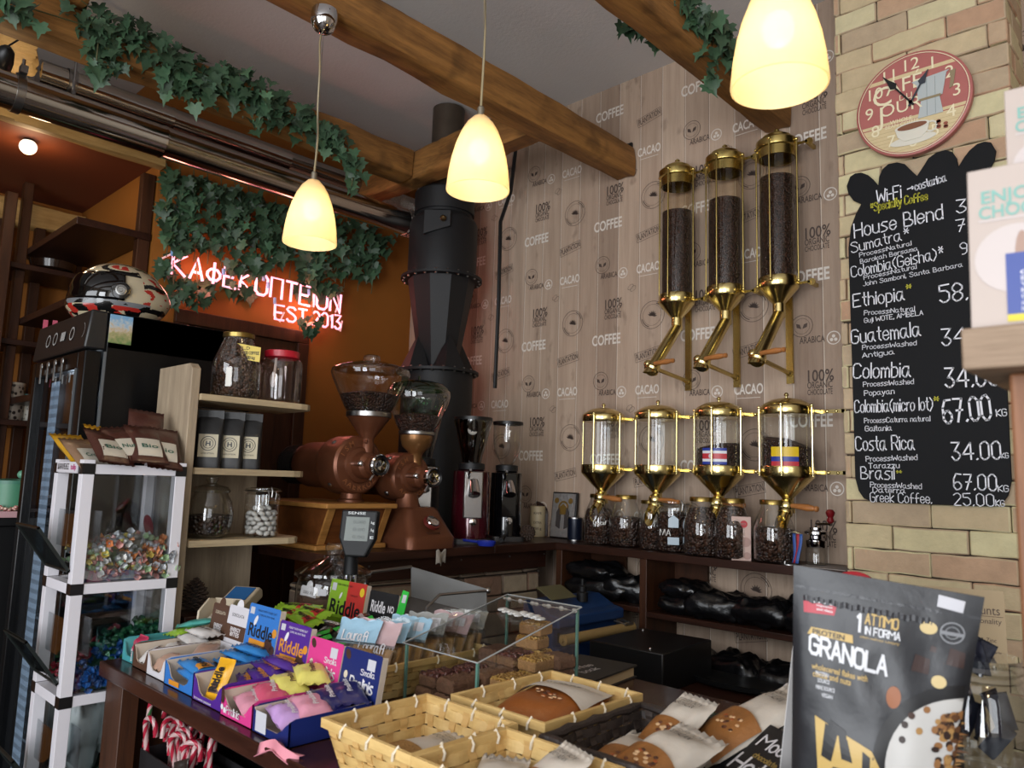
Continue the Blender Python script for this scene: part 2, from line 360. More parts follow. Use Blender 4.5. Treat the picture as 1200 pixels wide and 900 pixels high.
# brick pillar
b = MB(); rr = random.Random(3); X0, X1 = -.868, -.396; h = .0672; k = 0; z = .30
while z < CEIL-.01:
    x = X0; first = (.13, .02, .2, .02)[k % 4] if k % 2 else .2-.004; first = .02 if k % 2 else .125; z1 = min(z+h-.002, CEIL)
    L = [first] if k % 2 else [.13 if k % 4 else .115]
    while x < X1-.005:
        ln = L.pop(0) if L else rr.uniform(.185, .215)
        xe = min(x+ln, X1)
        if X1-xe < .035: xe = X1
        dy = rr.uniform(-.004, .004); t_ = rr.uniform(-.003, .003)
        j = lambda s=.0022: rr.uniform(-s, s)
        n_ = max(2, int((xe-x)/.04)); vs = []; fs = []
        for i in range(n_+1):
            xx = x+.001+(xe-x-.002)*i/n_; y_ = YB+dy+t_+j(.0025); zl, zh = z+j(), z1+j(); vs += [(xx, YB+.03, zl), (xx, y_, zl), (xx+j(.001), y_+j(.002), (zl+zh)/2), (xx, y_+j(.002), zh), (xx, YB+.03, zh)]
        for i in range(n_):
            a = 5*i; fs += [(a+q, a+5+q, a+6+q, a+1+q) for q in range(4)]
        fs += [(0, 1, 2, 3, 4), tuple(5*n_+q for q in (4, 3, 2, 1, 0))]
        b.add(vs, fs); x = xe
    y = YB+.03
    for yy in ((.05, .17), (.11, .11))[k % 2]:
        b.box(X1-.04, y+.002, z, X1+rr.uniform(-.003, .003), min(y+yy, YW)-.002, z1); y += yy
    z += h; k += 1
o = struct(b.build('pillar', island('cream_bricks', ['#bba887', '#c6ba93', '#b69c80', '#bfac8a', '#cac098', '#b29d82', '#b18f74', '#c1b18d', '#baa487', '#b7977b', '#c8bc97', '#ae9a80'], .85, 0, .55, 45, .2, .22, 22), smooth=True, ang=35, bev=.004))
b = MB(); b.box(X0+.006, YB+.010, 0, X1-.006, YB+.03, CEIL); b.box(X0+.17, YB+.03, 0, X1-.006, YW-.001, CEIL); b.build('mortar', mk('dark_mortar', '#3d332b', .95), o, smooth=False)

# ------------------------------------------------------------------ timber beams
BEAM = wood('rough_beam_wood', '#5a3a1a', '#a8763e', 1, 5, 10, .6, .6, True)
BEAMX = wood('rough_beam_wood_x', '#5a3a1a', '#a8763e', 0, 5, 10, .6, .6, True)
PALEW = wood('pale_beam_wood', '#94703c', '#c9a468', 1, 5, 9, .6, .5, True)
def beam(name, a, c, w, h, m, sd=0, rough=.008, n=36):
    a = Vector(a); c = Vector(c); d = (c-a).normalized(); sx = d.cross(Vector((0, 0, 1))).normalized(); b = MB()
    sec = [(-.5, -.42), (-.42, -.5), (0, -.5), (.42, -.5), (.5, -.42), (.5, 0), (.5, .42), (.42, .5), (0, .5), (-.42, .5), (-.5, .42), (-.5, 0)]
    vs = []; fs = []; K = len(sec)
    for i in range(n+1):
        p = a+(c-a)*i/n
        for j, (u, v) in enumerate(sec):
            e = noise.noise(Vector((i*.55+sd*7, j*.9, sd)))*rough + noise.noise(Vector((i*.13+sd, j*.4, sd+5)))*rough
            vs.append(p+sx*(u*w+e*(1 if u > 0 else -1))+Vector((0, 0, v*h+e*(1 if v > 0 else -1))))
    for i in range(n):
        for j in range(K): fs.append((i*K+j, i*K+(j+1) % K, (i+1)*K+(j+1) % K, (i+1)*K+j))
    fs += [tuple(range(K))[::-1], tuple(n*K+j for j in range(K))]
    b.add(vs, fs); return struct(b.build(name, m, ang=50))
beam('beam_middle', (-1.83, -1.9, 2.76), (-1.83, YW-.01, 2.76), .10, .13, BEAM, 1)
beam('beam_right', (-1.15, -1.9, 2.765), (-1.15, YW-.01, 2.765), .10, .13, BEAM, 2)
beam('beam_left', (-2.62, -1.9, 2.775), (-2.62, 2.0, 2.775), .10, .13, BEAM, 3)
beam('beam_cross', (-3.2, 2.06, 2.78), (-1.88, 2.06, 2.78), .10, .13, BEAMX, 4)
beam('beam_front', (-2.66, .62, 2.878), (-1.88, .62, 2.878), .085, .075, BEAMX, 5)
beam('beam_niche', (-4.2, -1.5, 2.60), (-4.2, 1.18, 2.60), .09, .11, PALEW, 6)
b = MB(); beam('trim_1', (XL+.03, -2.1, 2.69), (XL+.03, 1.19, 2.69), .05, .05, PALEW, 7)
beam('brace', (-3.05, .60, 2.80), (-2.95, .56, 3.05), .11, .05, PALEW, 8, .012)

# door on the orange wall
d = MB(); y0, y1, zt = 1.30, 1.945, 2.085; X = XL+.025
d.box(XL, y0, zt-.06, X, y1, zt); d.box(XL, y0, 0, X, y0+.06, zt-.06); d.box(XL, y1-.06, 0, X, y1, zt-.06)
o = struct(d.build('door_1', DARKWZ, smooth=False, bev=.004))
d = MB(); d.box(XL, y0+.06, 0, XL+.008, y1-.06, zt-.06)
for a, c in ((.15, .9), (1.05, 1.9)): d.box(XL+.008, y0+.15, a, XL+.014, y1-.15, c)
d.build('door_panel', DARKWZ, o, smooth=False, bev=.003)

# ------------------------------------------------------------------ exhaust pipes
CHROME = mk('polished_steel', '#b3aca4', .15, 1); CHROME2 = mk('steel', '#9a9896', .28, 1)
FOIL = mk('crumpled_foil', '#b5b2ae', .25, 1, bump=1, bscale=120)
BLACKM = mk('black_metal', '#1b1b1d', .5, .3); BLACKP = mk('black_plastic', '#0c0c0d', .4)
def pipe(name, label, x, z, r, ya, yb, foil):
    t = thing(name, label, 'pipe', (x, ya, z)); b = MB(); L = yb-ya; cut = L-foil
    b.lathe([(r, 0), (r, cut*.33), (r+.002, cut*.33+.004), (r+.002, cut*.33+.01), (r, cut*.33+.014), (r, cut*.7), (r+.002, cut*.7+.004), (r+.002, cut*.7+.01), (r, cut*.7+.014), (r, cut)], 40, T(rx=-PI/2)); b.build('tube', CHROME, t)
    b = MB(); b.lathe([(r+.004+.005*math.sin(i*2.1)*(i > 0), cut+foil*i/8) for i in range(9)], 32, T(rx=-PI/2)); b.build('foil_end', FOIL, t)
    return t
big = pipe('exhaust_pipe', 'thick polished steel exhaust pipe running above the neon sign', -2.75, 2.575, .057, -1.6, 2.20, .09)
b = MB(); b.lathe([(.061, -.012), (.063, -.012), (.063, .012), (.061, .012)], 32, T(0, 2.15, 0, -PI/2)); b.cb((.045, 2.15, .062), (.03, .02, .025)); b.tube([(.04, 2.15, .06), (.04, 2.15, .10)], .005); b.build('clamp', CHROME2, big)
b = MB(); b.lathe([(.060+.004*math.sin(i*2.4), i*.012-.1) for i in range(16)], 30, T(0, 2.0, 0, -PI/2)); b.build('flexible_joint', FOIL, big)
sm = pipe('exhaust_pipe', 'thinner steel pipe higher up behind the ivy covered beam', -3.02, 2.79, .050, .66, 2.25, .2)
b = MB(); b.lathe([(.054, -.015), (.054, .015)], 30, T(0, .1, 0, -PI/2), caps=False); b.tube([(.055, .1, .06), (.055, .1, -.09)], .005); b.tube([(.06, .1, .3), (.055, .1, .06)], .006); b.cb((.055, .1, -.07), (.012, .012, .05)); b.build('hanger', CHROME2, sm)
b = MB(); pts = [(0, 1.55, 0), (.0, 1.66, -.005), (.05, 1.75, -.03), (.12, 1.79, -.09), (.16, 1.79, -.18)]
b.tube([Vector(pts[0]).lerp(Vector(pts[1]), 0)]+pts[1:], .046, 16); b.build('bend', FOIL, sm)

# ------------------------------------------------------------------ coffee roaster (tall black cyclone)
CY = (-2.615, 2.235); zc = lambda py: dep(517, py, 3.5).z
t = thing('coffee_roaster', 'tall matt black roaster tower with bolted flanges in the corner', 'coffee roaster', (CY[0], CY[1], 0))
RB = mk('roaster_black', '#19191b', .55, .2, bump=.03, bscale=200)
b = MB(); b.lathe([(.16, 0), (.16, zc(441)), ], 40); b.lathe([(.157, zc(326)), (.157, zc(262)), (.15, zc(258)), (.13, zc(252)), (.13, zc(247))], 40); b.build('body', RB, t)
b = MB(); b.lathe([(.139, zc(249)), (.139, zc(224)), (.128, zc(221)), (.07, zc(219))], 40); b.build('cap', RB, t)
b = MB(); b.lathe([(.085, zc(436)), (.155, zc(328))], 10, T(rz=.2)); b.build('cone', RB, t, ang=20)
for z in (zc(328), zc(439)): b = MB(); b.lathe([(.155, z-.006), (.186, z-.006), (.186, z+.006), (.155, z+.006)], 48); b.build('flange', RB, t)
b = MB()
for z in (zc(328), zc(439)):
    for i in range(22): a = 2*PI*i/22; b.ball((.174*math.cos(a), .174*math.sin(a), z+.008), .006, 6, 4); b.ball((.174*math.cos(a), .174*math.sin(a), z-.008), .006, 6, 4)
b.build('flange_bolts', CHROME2, t)
b = MB()
for i in range(4):
    m = T(0, 0, zc(437), rz=PI/4+i*PI/2+.55); b.add([(.08, -.07, 0), (.165, -.05, 0), (.165, .05, 0), (.08, .07, 0), (.10, 0, .17)], [(0, 1, 2, 3), (0, 4, 1), (1, 4, 2), (2, 4, 3), (3, 4, 0)], m)
b.build('gusset', RB, t, smooth=False)
b = MB(); m = T(0, 0, 0, rz=-PI/4-.05); b.hexa([(.12, -.07, zc(285)), (.165, -.07, zc(285)), (.165, .05, zc(275)), (.12, .05, zc(275))], [(.12, -.07, zc(256)), (.165, -.07, zc(256)), (.165, .05, zc(256)), (.12, .05, zc(256))], m); b.build('hatch', RB, t, bev=.003)
b = MB(); b.lathe([(.012, 0), (.014, .012), (.007, .02), (.0, .02)], 16, T(0, 0, 0, rz=-PI/4+.05) @ T(.166, 0, zc(267), ry=PI/2)); b.build('hatch_knob', mk('aged_brass_knob', '#5d4a30', .4, .9), t)
b = MB(); b.lathe([(.075, zc(222)), (.075, CEIL-.01)], 30); b.build('flue', mk('dull_flue_steel', '#5d5348', .45, .7, var=.25, vscale=14), t)
b = MB(); b.tube([(.2, .17, zc(455)), (.205, .17, zc(350)), (.2, .17, zc(255)), (.21, .22, zc(215)), (.215, .26, CEIL-.003)], .009, 8); o = b.build('black_cable', BLACKP); o.location = (CY[0], CY[1], 0); tag(o, 'black cable hanging down the wallpaper beside the roaster tower', 'cable')

# ------------------------------------------------------------------ pendant lamps
def shade_mat():
    t = NT('amber_frosted_glass'); n = t.noise(t.co(), 90, 3)
    tl = t.n('ShaderNodeBsdfTranslucent', {0: (*srgb('#fff0d2'), 1)}).outputs[0]
    d = t.bsdf(t.mix(n, srgb('#ebe0c2'), srgb('#f1e9d2')), .35, 0, None, .4)
    tr = t.n('ShaderNodeBsdfTransparent', {0: (*srgb('#fff1d4'), 1)}).outputs[0]
    em = t.n('ShaderNodeEmission', {0: (*srgb('#ffd98c'), 1), 1: .06}).outputs[0]
    a = t.n('ShaderNodeMixShader', {0: .45, 1: tl, 2: d}).outputs[0]; a = t.n('ShaderNodeMixShader', {0: .30, 1: a, 2: tr}).outputs[0]
    return t.done(t.n('ShaderNodeAddShader', {0: a, 1: em}).outputs[0])
SHADE = shade_mat(); BULB = mk('glowing_bulb', (1, .86, .60), .5, emit=7); CORD = mk('clear_cord', '#8d7f60', .4)
def pendant(x, y, zb, label, cup, lamp):
    t = thing('pendant_lamp', label, 'lamp', (x, y, zb), group='amber glass pendant lamps')
    H = .212; prof = [(.080, 0), (.0805, .004), (.079, .02), (.076, .05), (.070, .085), (.061, .12), (.048, .155), (.034, .18), (.018, .197), (.010, .200)]
    b = MB(); b.lathe(prof+[(.008, .197)]+[(r-.003, z-.001) for r, z in prof[::-1][1:]]+[prof[0]], 48, caps=False); b.build('lamp_shade', SHADE, t, ang=60)
    b = MB(); b.ball((0, 0, .105), (.027, .027, .032), 20, 14); b.build('bulb', BULB, t)
    b = MB(); b.lathe([(.011, .135), (.013, .14), (.013, .195), (.009, .198), (.009, .222), (.006, .226), (0, .226)], 16); b.build('socket', mk('brushed_socket', '#8b8374', .35, .8), t)
    t.scale = (.894,)*3; top = (2.668-zb)/.894 if cup else (CEIL-zb)/.894
    b = MB(); b.tube([(.012*math.sin(k*.75+1)*(k/14)*1.8, .02*math.sin(k*.5)*(k/14), .22+(top-.22)*k/14) for k in range(15)], .0032, 6); b.build('cord', CORD, t)
    b = MB(); b.tube([(0, 0, .22), (0, 0, top)], .0009, 5); b.build('steel_wire', CHROME2, t)
    if cup: b = MB(); b.lathe([(.0, -.047), (.012, -.046), (.03, -.034), (.041, -.012), (.043, .012), (.04, .03), (.0, .03)], 28, T(0, 0, top)); b.build('ceiling_cup', mk('chrome', '#c9c9cc', .06, 1), t)
    else: b = MB(); b.lathe([(.043, 0), (.04, -.025), (.02, -.04), (0, -.042)], 28, T(0, 0, top)); b.build('ceiling_cup', mk('chrome', '#c9c9cc', .06, 1), t)
    l = bpy.data.lights.new('pendant_light', 'POINT'); l.energy = lamp; l.color = (1, .80, .52); l.shadow_soft_size = .03
    lo = bpy.data.objects.new('pendant_light', l); COL.objects.link(lo); lo.parent = t; lo.location = (0, 0, .055)
p = dep(363, 282, 895*.143/62); pendant(p.x, p.y, p.z-.008, 'pendant lamp with amber glass shade and chrome cup, hanging before the neon sign', True, .75)
p = dep(560, 220, 895*.143/74); pendant(p.x, p.y, p.z-.008, 'amber glass pendant lamp hanging in front of the middle ceiling beam', False, .75)
p = dep(913, 96, 895*.143/110); pendant(p.x, p.y, p.z-.008, 'amber glass pendant lamp cut by the top edge, beside the brick pillar', False, .75)
# small lights at the far left
t = thing('ceiling_spot', 'black socket with a bare round bulb under the wooden trim', 'lamp', on(33, 172, x=-3.45))
b = MB(); b.ball((0, 0, 0), (.032, .032, .03), 20, 12); b.build('bulb', mk('warm_white_bulb', (1, .88, .68), .5, emit=1.6), t)
b = MB(); b.lathe([(.022, .022), (.02, .03), (.018, 2.70-t.location.z)], 20); b.build('socket', BLACKP, t)
l = bpy.data.lights.new('niche_light', 'POINT'); l.energy = 1.6; l.color = (1, .7, .4); l.shadow_soft_size = .035; lo = bpy.data.objects.new('niche_light', l); COL.objects.link(lo); lo.parent = t; lo.location = (0, 0, -.06)
t = thing('spotlight', 'black spotlight shining on the pale brace at the top left corner', 'lamp', on(4, 70, x=-2.85))
b = MB(); b.lathe([(.028, -.05), (.03, .0), (.024, .035), (.01, .05), (0, .05)], 20, T(ry=.9)); b.build('body', BLACKP, t)
b = MB(); b.lathe([(0, -.046), (.025, -.046)], 20, T(ry=.9), caps=False); b.build('lens', mk('spot_lens', (1, .85, .6), .5, emit=6), t)
b = MB(); b.tube([(0, 0, .04), (.0, .06, .12), (-.05, .12, .16), (-.1, .16, .17)], .003, 6); b.build('cord', BLACKP, t)
l = bpy.data.lights.new('spot_light', 'POINT'); l.energy = 1.2; l.color = (1, .75, .45); l.shadow_soft_size = .025; lo = bpy.data.objects.new('spot_light', l); COL.objects.link(lo); lo.parent = t; lo.location = (-.06, 0, -.06)

# ------------------------------------------------------------------ neon sign
t = thing('neon_sign', 'pink neon sign glowing on the orange wall under the ivy', 'neon sign', on(300, 340, x=XL+.05))
NEON = mk('pink_neon_tube', (1, .40, .50), .4, emit=1.7); NX = XL+.05
def wallm(p0, p1):
    a = on(*p0, x=NX)-t.location; c = on(*p1, x=NX)-t.location; d = c-a; L = d.length; ex = d/L; ez = Vector((1, 0, 0)); ey = ez.cross(ex)
    return Matrix(((ex.x, ey.x, ez.x, a.x), (ex.y, ey.y, ez.y, a.y), (ex.z, ey.z, ez.z, a.z), (0, 0, 0, 1))), L
m, L = wallm((201, 321), (398, 367)); b = MB(); b.strokes('KA\u03a6EKO\u03a0TEION', .094, m, width=L, tube=.0065, sp=1.3); b.build('name_letters', NEON, t)
m, L = wallm((322, 374), (399, 386)); b = MB(); b.strokes('EST.2013', .068, m, width=L, tube=.0055, sp=1.2); b.build('year_letters', NEON, t)
b = MB()
for q in ([(200, 298), (185, 305), (184, 318), (193, 324), (200, 318)], [(322, 352), (321, 370), (328, 377), (333, 366)], [(388, 372), (390, 382), (399, 388), (401, 376)], [(395, 345), (397, 355), (393, 366)]):
    b = MB(); b.tube([on(*p, x=NX-.01)-t.location for p in q], .004, 6); b.build('electrode_tail', mk('neon_tail_glass', (1, .62, .6), .3, emit=.35), t)
b = MB()
for q in ((202, 300), (262, 322), (309, 329), (314, 338), (362, 346), (392, 345), (322, 356)): b = MB(); b.tube([on(*q, x=NX+.004)-t.location, on(q[0], q[1]-7, x=NX+.004)-t.location], .0075, 8); b.build('blue_sleeve', mk('pale_blue_sleeve', '#7fa8d8', .4), t)
for (px, py) in ((235, 318), (300, 335), (362, 355), (360, 378)):
    l = bpy.data.lights.new('neon_glow', 'POINT'); l.energy = 1.1; l.color = (1, .30, .22); l.shadow_soft_size = .04
    lo = bpy.data.objects.new('neon_glow', l); COL.objects.link(lo); lo.parent = t; lo.location = on(px, py, x=NX+.03)-t.location
# ================================================================== IVY
def leaf_mat(name, cols, edge):
    t = NT(name); r = t.n('ShaderNodeNewGeometry').outputs['Random Per Island']
    c = t.ramp(r, [(i/(len(cols)-1), srgb(x)) for i, x in enumerate(cols)]); n = t.noise(t.co(), 60, 3); c = t.mix(t.math('MULTIPLY', n, .35), c, srgb(edge))
    return t.done(t.bsdf(c, .45, 0, None, .35))
LEAF = leaf_mat('ivy_leaf', ['#14261a', '#213a29', '#182d1e', '#2f5138', '#1a3122', '#4a6b4c'], '#6f8a66')
STEM = mk('ivy_stem', '#4c4a2a', .7)
LF = [(0, 0), (.16, -.18), (.42, -.14), (.36, .08), (.62, .22), (.36, .34), (.30, .52), (.13, .58), (0, 1.0)]
LF = [(0, -.02)]+LF[1:]+[(-x, y) for x, y in LF[1:-1][::-1]]
def ivy(name, label, places, size, seed, stems=(), mdroop=.6):
    """places: (point, normal-ish direction) of every leaf"""
    rr = random.Random(seed); b = MB(); t = thing(name, label, 'ivy', places[0][0])
    o = Vector(places[0][0])
    for p, nrm in places:
        s = size*rr.uniform(.55, 1.2); nrm = Vector(nrm).normalized()
        nn = (nrm+Vector((rr.uniform(-.7, .7), rr.uniform(-.7, .7), rr.uniform(-.5, .7)))).normalized()
        dn = Vector((rr.uniform(-.7, .7), rr.uniform(-.7, .7), -mdroop-rr.random())); dn = (dn-nn*dn.dot(nn)).normalized(); sx = dn.cross(nn)
        M_ = Matrix(((sx.x, dn.x, nn.x, p[0]-o.x), (sx.y, dn.y, nn.y, p[1]-o.y), (sx.z, dn.z, nn.z, p[2]-o.z), (0, 0, 0, 1)))
        fold = rr.uniform(.1, .35); curl = rr.uniform(-.25, .05)
        vs = [(x*s, y*s, (abs(x)*fold+curl*y*y)*s) for x, y in LF]+[(0, .4*s, curl*.16*s)]; n = len(LF)
        b.add(vs, [(i, (i+1) % n, n) for i in range(n)], M_)
    b.build('leaves', LEAF, t, ang=60)
    if stems:
        b = MB()
        for st in stems: b.tube([Vector(q)-o for q in st], .0025, 5)
        b.build('stems', STEM, t)
    return t
rr = random.Random(11)
def along(pts, n, spread, nrm, keep=None):
    pts = [Vector(p) for p in pts]; seg = [(c-a).length for a, c in zip(pts, pts[1:])]; tot = sum(seg); out = []
    while len(out) < n:
        d = rr.random()*tot
        for (a, c), L in zip(zip(pts, pts[1:]), seg):
            if d <= L: break
            d -= L
        p = a.lerp(c, d/L)+Vector((rr.gauss(0, spread[0]), rr.gauss(0, spread[1]), rr.gauss(0, spread[2])))
        out.append((p, nrm))
    return out
BX = -2.62
top = [(BX+.04, y, 2.83) for y in (.45, .8, 1.2, 1.6, 1.85)]
pl = along([on(100, 20, x=-2.56), on(160, 45, x=-2.56), on(215, 78, x=-2.56), on(255, 92, x=-2.56), on(300, 112, x=-2.56), on(350, 140, x=-2.56), on(395, 168, x=-2.56)], 380, (.025, .03, .035), (1, -.5, .25))
pl += along([on(110, 30, x=-2.55), on(135, 70, x=-2.55)], 60, (.02, .03, .03), (1, -.5, .1)) + along([on(200, 85, x=-2.55), on(222, 105, x=-2.55)], 40, (.02, .03, .03), (1, -.5, .1))+along([on(300, 120, x=-2.55), on(315, 130, x=-2.55)], 16, (.02, .03, .02), (1, -.5, .1))
pl += along([on(400, 175, x=-2.5), on(418, 195, x=-2.5), on(412, 215, x=-2.5)], 26, (.012, .012, .015), (1, -.6, 0))
pl += along([on(2, 5, x=-2.5), on(15, 10, x=-2.5)], 22, (.02, .03, .02), (1, -.5, 0)) + along([on(118, 75, x=-2.52), on(112, 85, x=-2.52)], 16, (.015, .02, .012), (1, -.5, 0))
ivy('ivy_garland', 'ivy garland trailing along the left beam above the steel pipes', pl, .052, 1, [[on(20, 5, x=-2.55), on(150, 45, x=-2.55), on(300, 115, x=-2.55), on(395, 170, x=-2.55), on(416, 195, x=-2.5), on(412, 218, x=-2.5)], [on(115, 50, x=-2.52), on(112, 82, x=-2.52)]])
RX = -1.09
pl = along([on(790, -30, x=RX), on(812, 10, x=RX), on(825, 30, x=RX), on(855, 55, x=RX), on(870, 75, x=RX)], 150, (.02, .025, .025), (1, -.6, .1))
pl += along([on(728, 30, x=-1.3), on(745, 32, x=-1.3), on(765, 30, x=-1.2)], 20, (.012, .02, .01), (.6, -.8, -.2)) + along([on(838, 65, x=-1.08), on(838, 85, x=-1.08), on(832, 95, x=-1.08)], 9, (.006, .008, .01), (1, -.6, 0))+along([on(766, 38, x=-1.3), on(770, 55, x=-1.3)], 4, (.004, .006, .004), (1, -.6, 0))
ivy('ivy_garland', 'ivy garland on the right beam beside the large near lamp', pl, .050, 2, [[on(780, -40, x=RX), on(812, 10, x=RX), on(860, 60, x=RX)], [on(790, 5, x=-1.15), on(760, 28, x=-1.25), on(725, 32, x=-1.3)]])
# ivy hanging on the orange wall
pl = []; WX = XL+.06
polys = [([(192, 195), (260, 215), (275, 260), (262, 300), (235, 292), (200, 300), (190, 260)], 150), ([(262, 215), (330, 235), (345, 280), (330, 305), (300, 325), (275, 300)], 150), ([(330, 240), (470, 265), (445, 310), (430, 330), (405, 318), (385, 340), (360, 335), (340, 300)], 230),
         ([(215, 322), (248, 330), (246, 352), (222, 362), (212, 350)], 34), ([(196, 318), (208, 322), (206, 358), (198, 350)], 12), ([(258, 325), (300, 332), (298, 350), (262, 340)], 14), ([(340, 330), (400, 330), (392, 352), (350, 345)], 30), ([(352, 365), (378, 372), (372, 395), (356, 384)], 14), ([(262, 300), (300, 312), (305, 325), (270, 318)], 18), ([(180, 300), (205, 305), (204, 318), (186, 322)], 10), ([(300, 170), (335, 185), (330, 200), (305, 190)], 16)]
def inside(p, poly):
    c = False; n = len(poly)
    for i in range(n):
        (x0, y0), (x1, y1) = poly[i], poly[i-1]
        if (y0 > p[1]) != (y1 > p[1]) and p[0] < (x1-x0)*(p[1]-y0)/(y1-y0)+x0: c = not c
    return c
for poly, n in polys:
    xs = [p[0] for p in poly]; ys = [p[1] for p in poly]
    k = 0
    while k < n:
        q = (rr.uniform(min(xs), max(xs)), rr.uniform(min(ys), max(ys)))
        if inside(q, poly): neon = 296+.235*(q[0]-200) < q[1] < 330+.235*(q[0]-200) and q[0] > 196; pl.append((on(*q, x=(XL+.012 if neon and rr.random() < .95 else WX+rr.uniform(0, .06))), (1, -.7, .1))); k += 1
st = [[on(a, 190+.25*(a-190), x=WX), on(a+4, 260+.2*(a-190), x=WX), on(a, 300+.18*(a-190), x=WX)] for a in range(195, 440, 16)]
st += [[on(230, 300, x=WX), on(232, 355, x=WX)], [on(203, 305, x=WX), on(203, 355, x=WX)], [on(365, 330, x=WX), on(368, 395, x=WX)]]
ivy('hanging_ivy', 'dense ivy hanging on the orange wall around the neon letters', pl, .062, 3, st, .9)

# ================================================================== CLOCK AND CHALKBOARD ON THE BRICK PILLAR
def face(x, y, z, rot=0): return T(x, y, z, PI/2) @ T(rz=rot)
FY = YB-.022
t = thing('wall_clock', 'round red and cream wall clock with coffee pot picture on the brick pillar', 'clock', (-.637, FY, 2.535))
Rc = .157
RED = mk('clock_red', '#a8605a', .5, var=.12, vscale=30); CR = mk('clock_cream', '#cdb98e', .5, var=.1, vscale=40); LC = mk('clock_numeral_cream', '#e5d9b6', .5)
b = MB(); b.lathe([(0, -.008), (Rc, -.008), (Rc, .008), (Rc-.003, .010), (0, .010)], 64, T(rx=PI/2)); b.build('rim', RED, t)
b = MB()
def seg_poly(za, zb, r):
    pts = []
    a0 = math.asin(max(-1, min(1, za/r))); a1 = math.asin(max(-1, min(1, zb/r)))
    for i in range(25): a = a0+(a1-a0)*i/24; pts.append((r*math.cos(a), r*math.sin(a)))
    return pts+[(-x, y) for x, y in pts[::-1]]
ri = .146; DF = face(0, -.0105, 0)
b.mat(0).prism(seg_poly(-.052, .146, ri), 0, .0008, DF); b.mat(1).prism(seg_poly(-.146, -.052, ri), 0, .0008, DF)
b.mat(1).prism(seg_poly(.086, .097, ri), .0008, .0012, DF); b.mat(1).prism(seg_poly(-.049, -.040, ri), .0008, .0012, DF)
for i in range(7): b.mat(2).prism(seg_poly(-.07-.011*i-.0008, -.07-.011*i, ri), .0008, .001, DF)
b.build('dial', [RED, CR, mk('clock_line', '#a68f63', .6)], t, smooth=False)
b = MB(); ring(b, .1485, .1505, 64, face(0, -.0112, 0)); b.build('rim_line', LC, t, smooth=False)
b = MB()
for k in range(1, 13):
    a = PI/2-k*PI/6; b.text(str(k), .052, face(.118*math.cos(a), -.0125, .118*math.sin(a)), .0)
b.build('numerals', LC, t, smooth=False)
b = MB(); b.text('C', .085, face(-.080, -.0133, .042), .0); b.text('AF\u00c9', .062, face(-.018, -.0135, .062), .0); b.text('DU', .026, face(-.015, -.0135, .024), .0); b.text('J', .080, face(-.083, -.0137, -.018), .0); b.text('OUR', .055, face(-.030, -.0139, -.004), .0); b.text('WHOLE', .017, face(-.03, -.0125, -.044)); b.text('BEAN COFFEE', .015, face(-.028, -.0125, -.056)); b.build('lettering', LC, t, smooth=False)
b = MB(); PF = face(.052, -.012, .012); b.mat(0).prism([(-.034, -.012), (.03, -.012), (.042, .05), (.05, .056), (-.05, .05), (-.036, .036)], 0, .002, PF); b.prism([(-.026, -.012), (.022, -.012), (.03, -.066), (-.036, -.066)], 0, .0018, PF); b.mat(1).prism([(-.03, -.016), (.026, -.016), (.026, -.009), (-.031, -.009)], .001, .003, PF)
b.prism([(.05, .05), (.066, .052), (.058, .004), (.048, -.002), (.052, .03)], 0, .002, PF); b.mat(2)
for q in (-.012, .01): b.prism([(q, -.064), (q+.001, -.064), (q+.003, .048), (q+.002, .048)], .002, .0024, PF)
b.build('coffee_pot_picture', [mk('pot_picture', '#aeb4b3', .5), mk('pot_handle_picture', '#8a7a5c', .5), mk('pot_line_picture', '#7b8585', .5)], t, smooth=False)
b = MB(); PF = face(.0, -.0125, -.085); ell = lambda rx, ry, cx=0, cy=0, n=24: [(cx+rx*math.cos(2*PI*i/n), cy+ry*math.sin(2*PI*i/n)) for i in range(n)]
b.mat(0).prism(ell(.062, .014, 0, -.028), 0, .0012, PF); b.prism([(-.046, .012), (-.04, -.012), (-.022, -.028), (.022, -.028), (.04, -.012), (.046, .012)], .0012, .003, PF); b.prism(ell(.047, .013, 0, .012), .003, .004, PF); b.mat(1).prism(ell(.040, .0095, 0, .012), .004, .0045, PF); b.mat(0); ring(b, .012, .017, 20, PF @ T(.05, -.002, .002)); b.mat(2)
for q in range(9): b.prism(ell(.006, .004, .075+.012*math.cos(q*2.1), -.004+.012*math.sin(q*1.7), 8), 0, .002, PF)
b.build('cup_picture', [mk('cup_picture_white', '#d4cfc0', .5), mk('cup_picture_coffee', '#7a4a30', .5), mk('bean_picture', '#8f4a38', .5)], t, smooth=False)
def hand(L, a, m, name):
    b = MB(); M_ = face(0, -.018, 0, a); b.prism([(-.003, -.012), (.003, -.012), (.0022, L*.55), (.011, L*.62), (.004, L*.82), (.001, L), (-.001, L), (-.004, L*.82), (-.011, L*.62), (-.0022, L*.55)], 0, .001, M_); b.lathe([(.005, 0), (.005, .004), (0, .004)], 12, M_); b.build(name, m, t, smooth=False)
hand(.098, -.52, mk('hand_grey', '#3c4048', .4, .4), 'hour_hand'); hand(.128, .62, BLACKP, 'minute_hand')
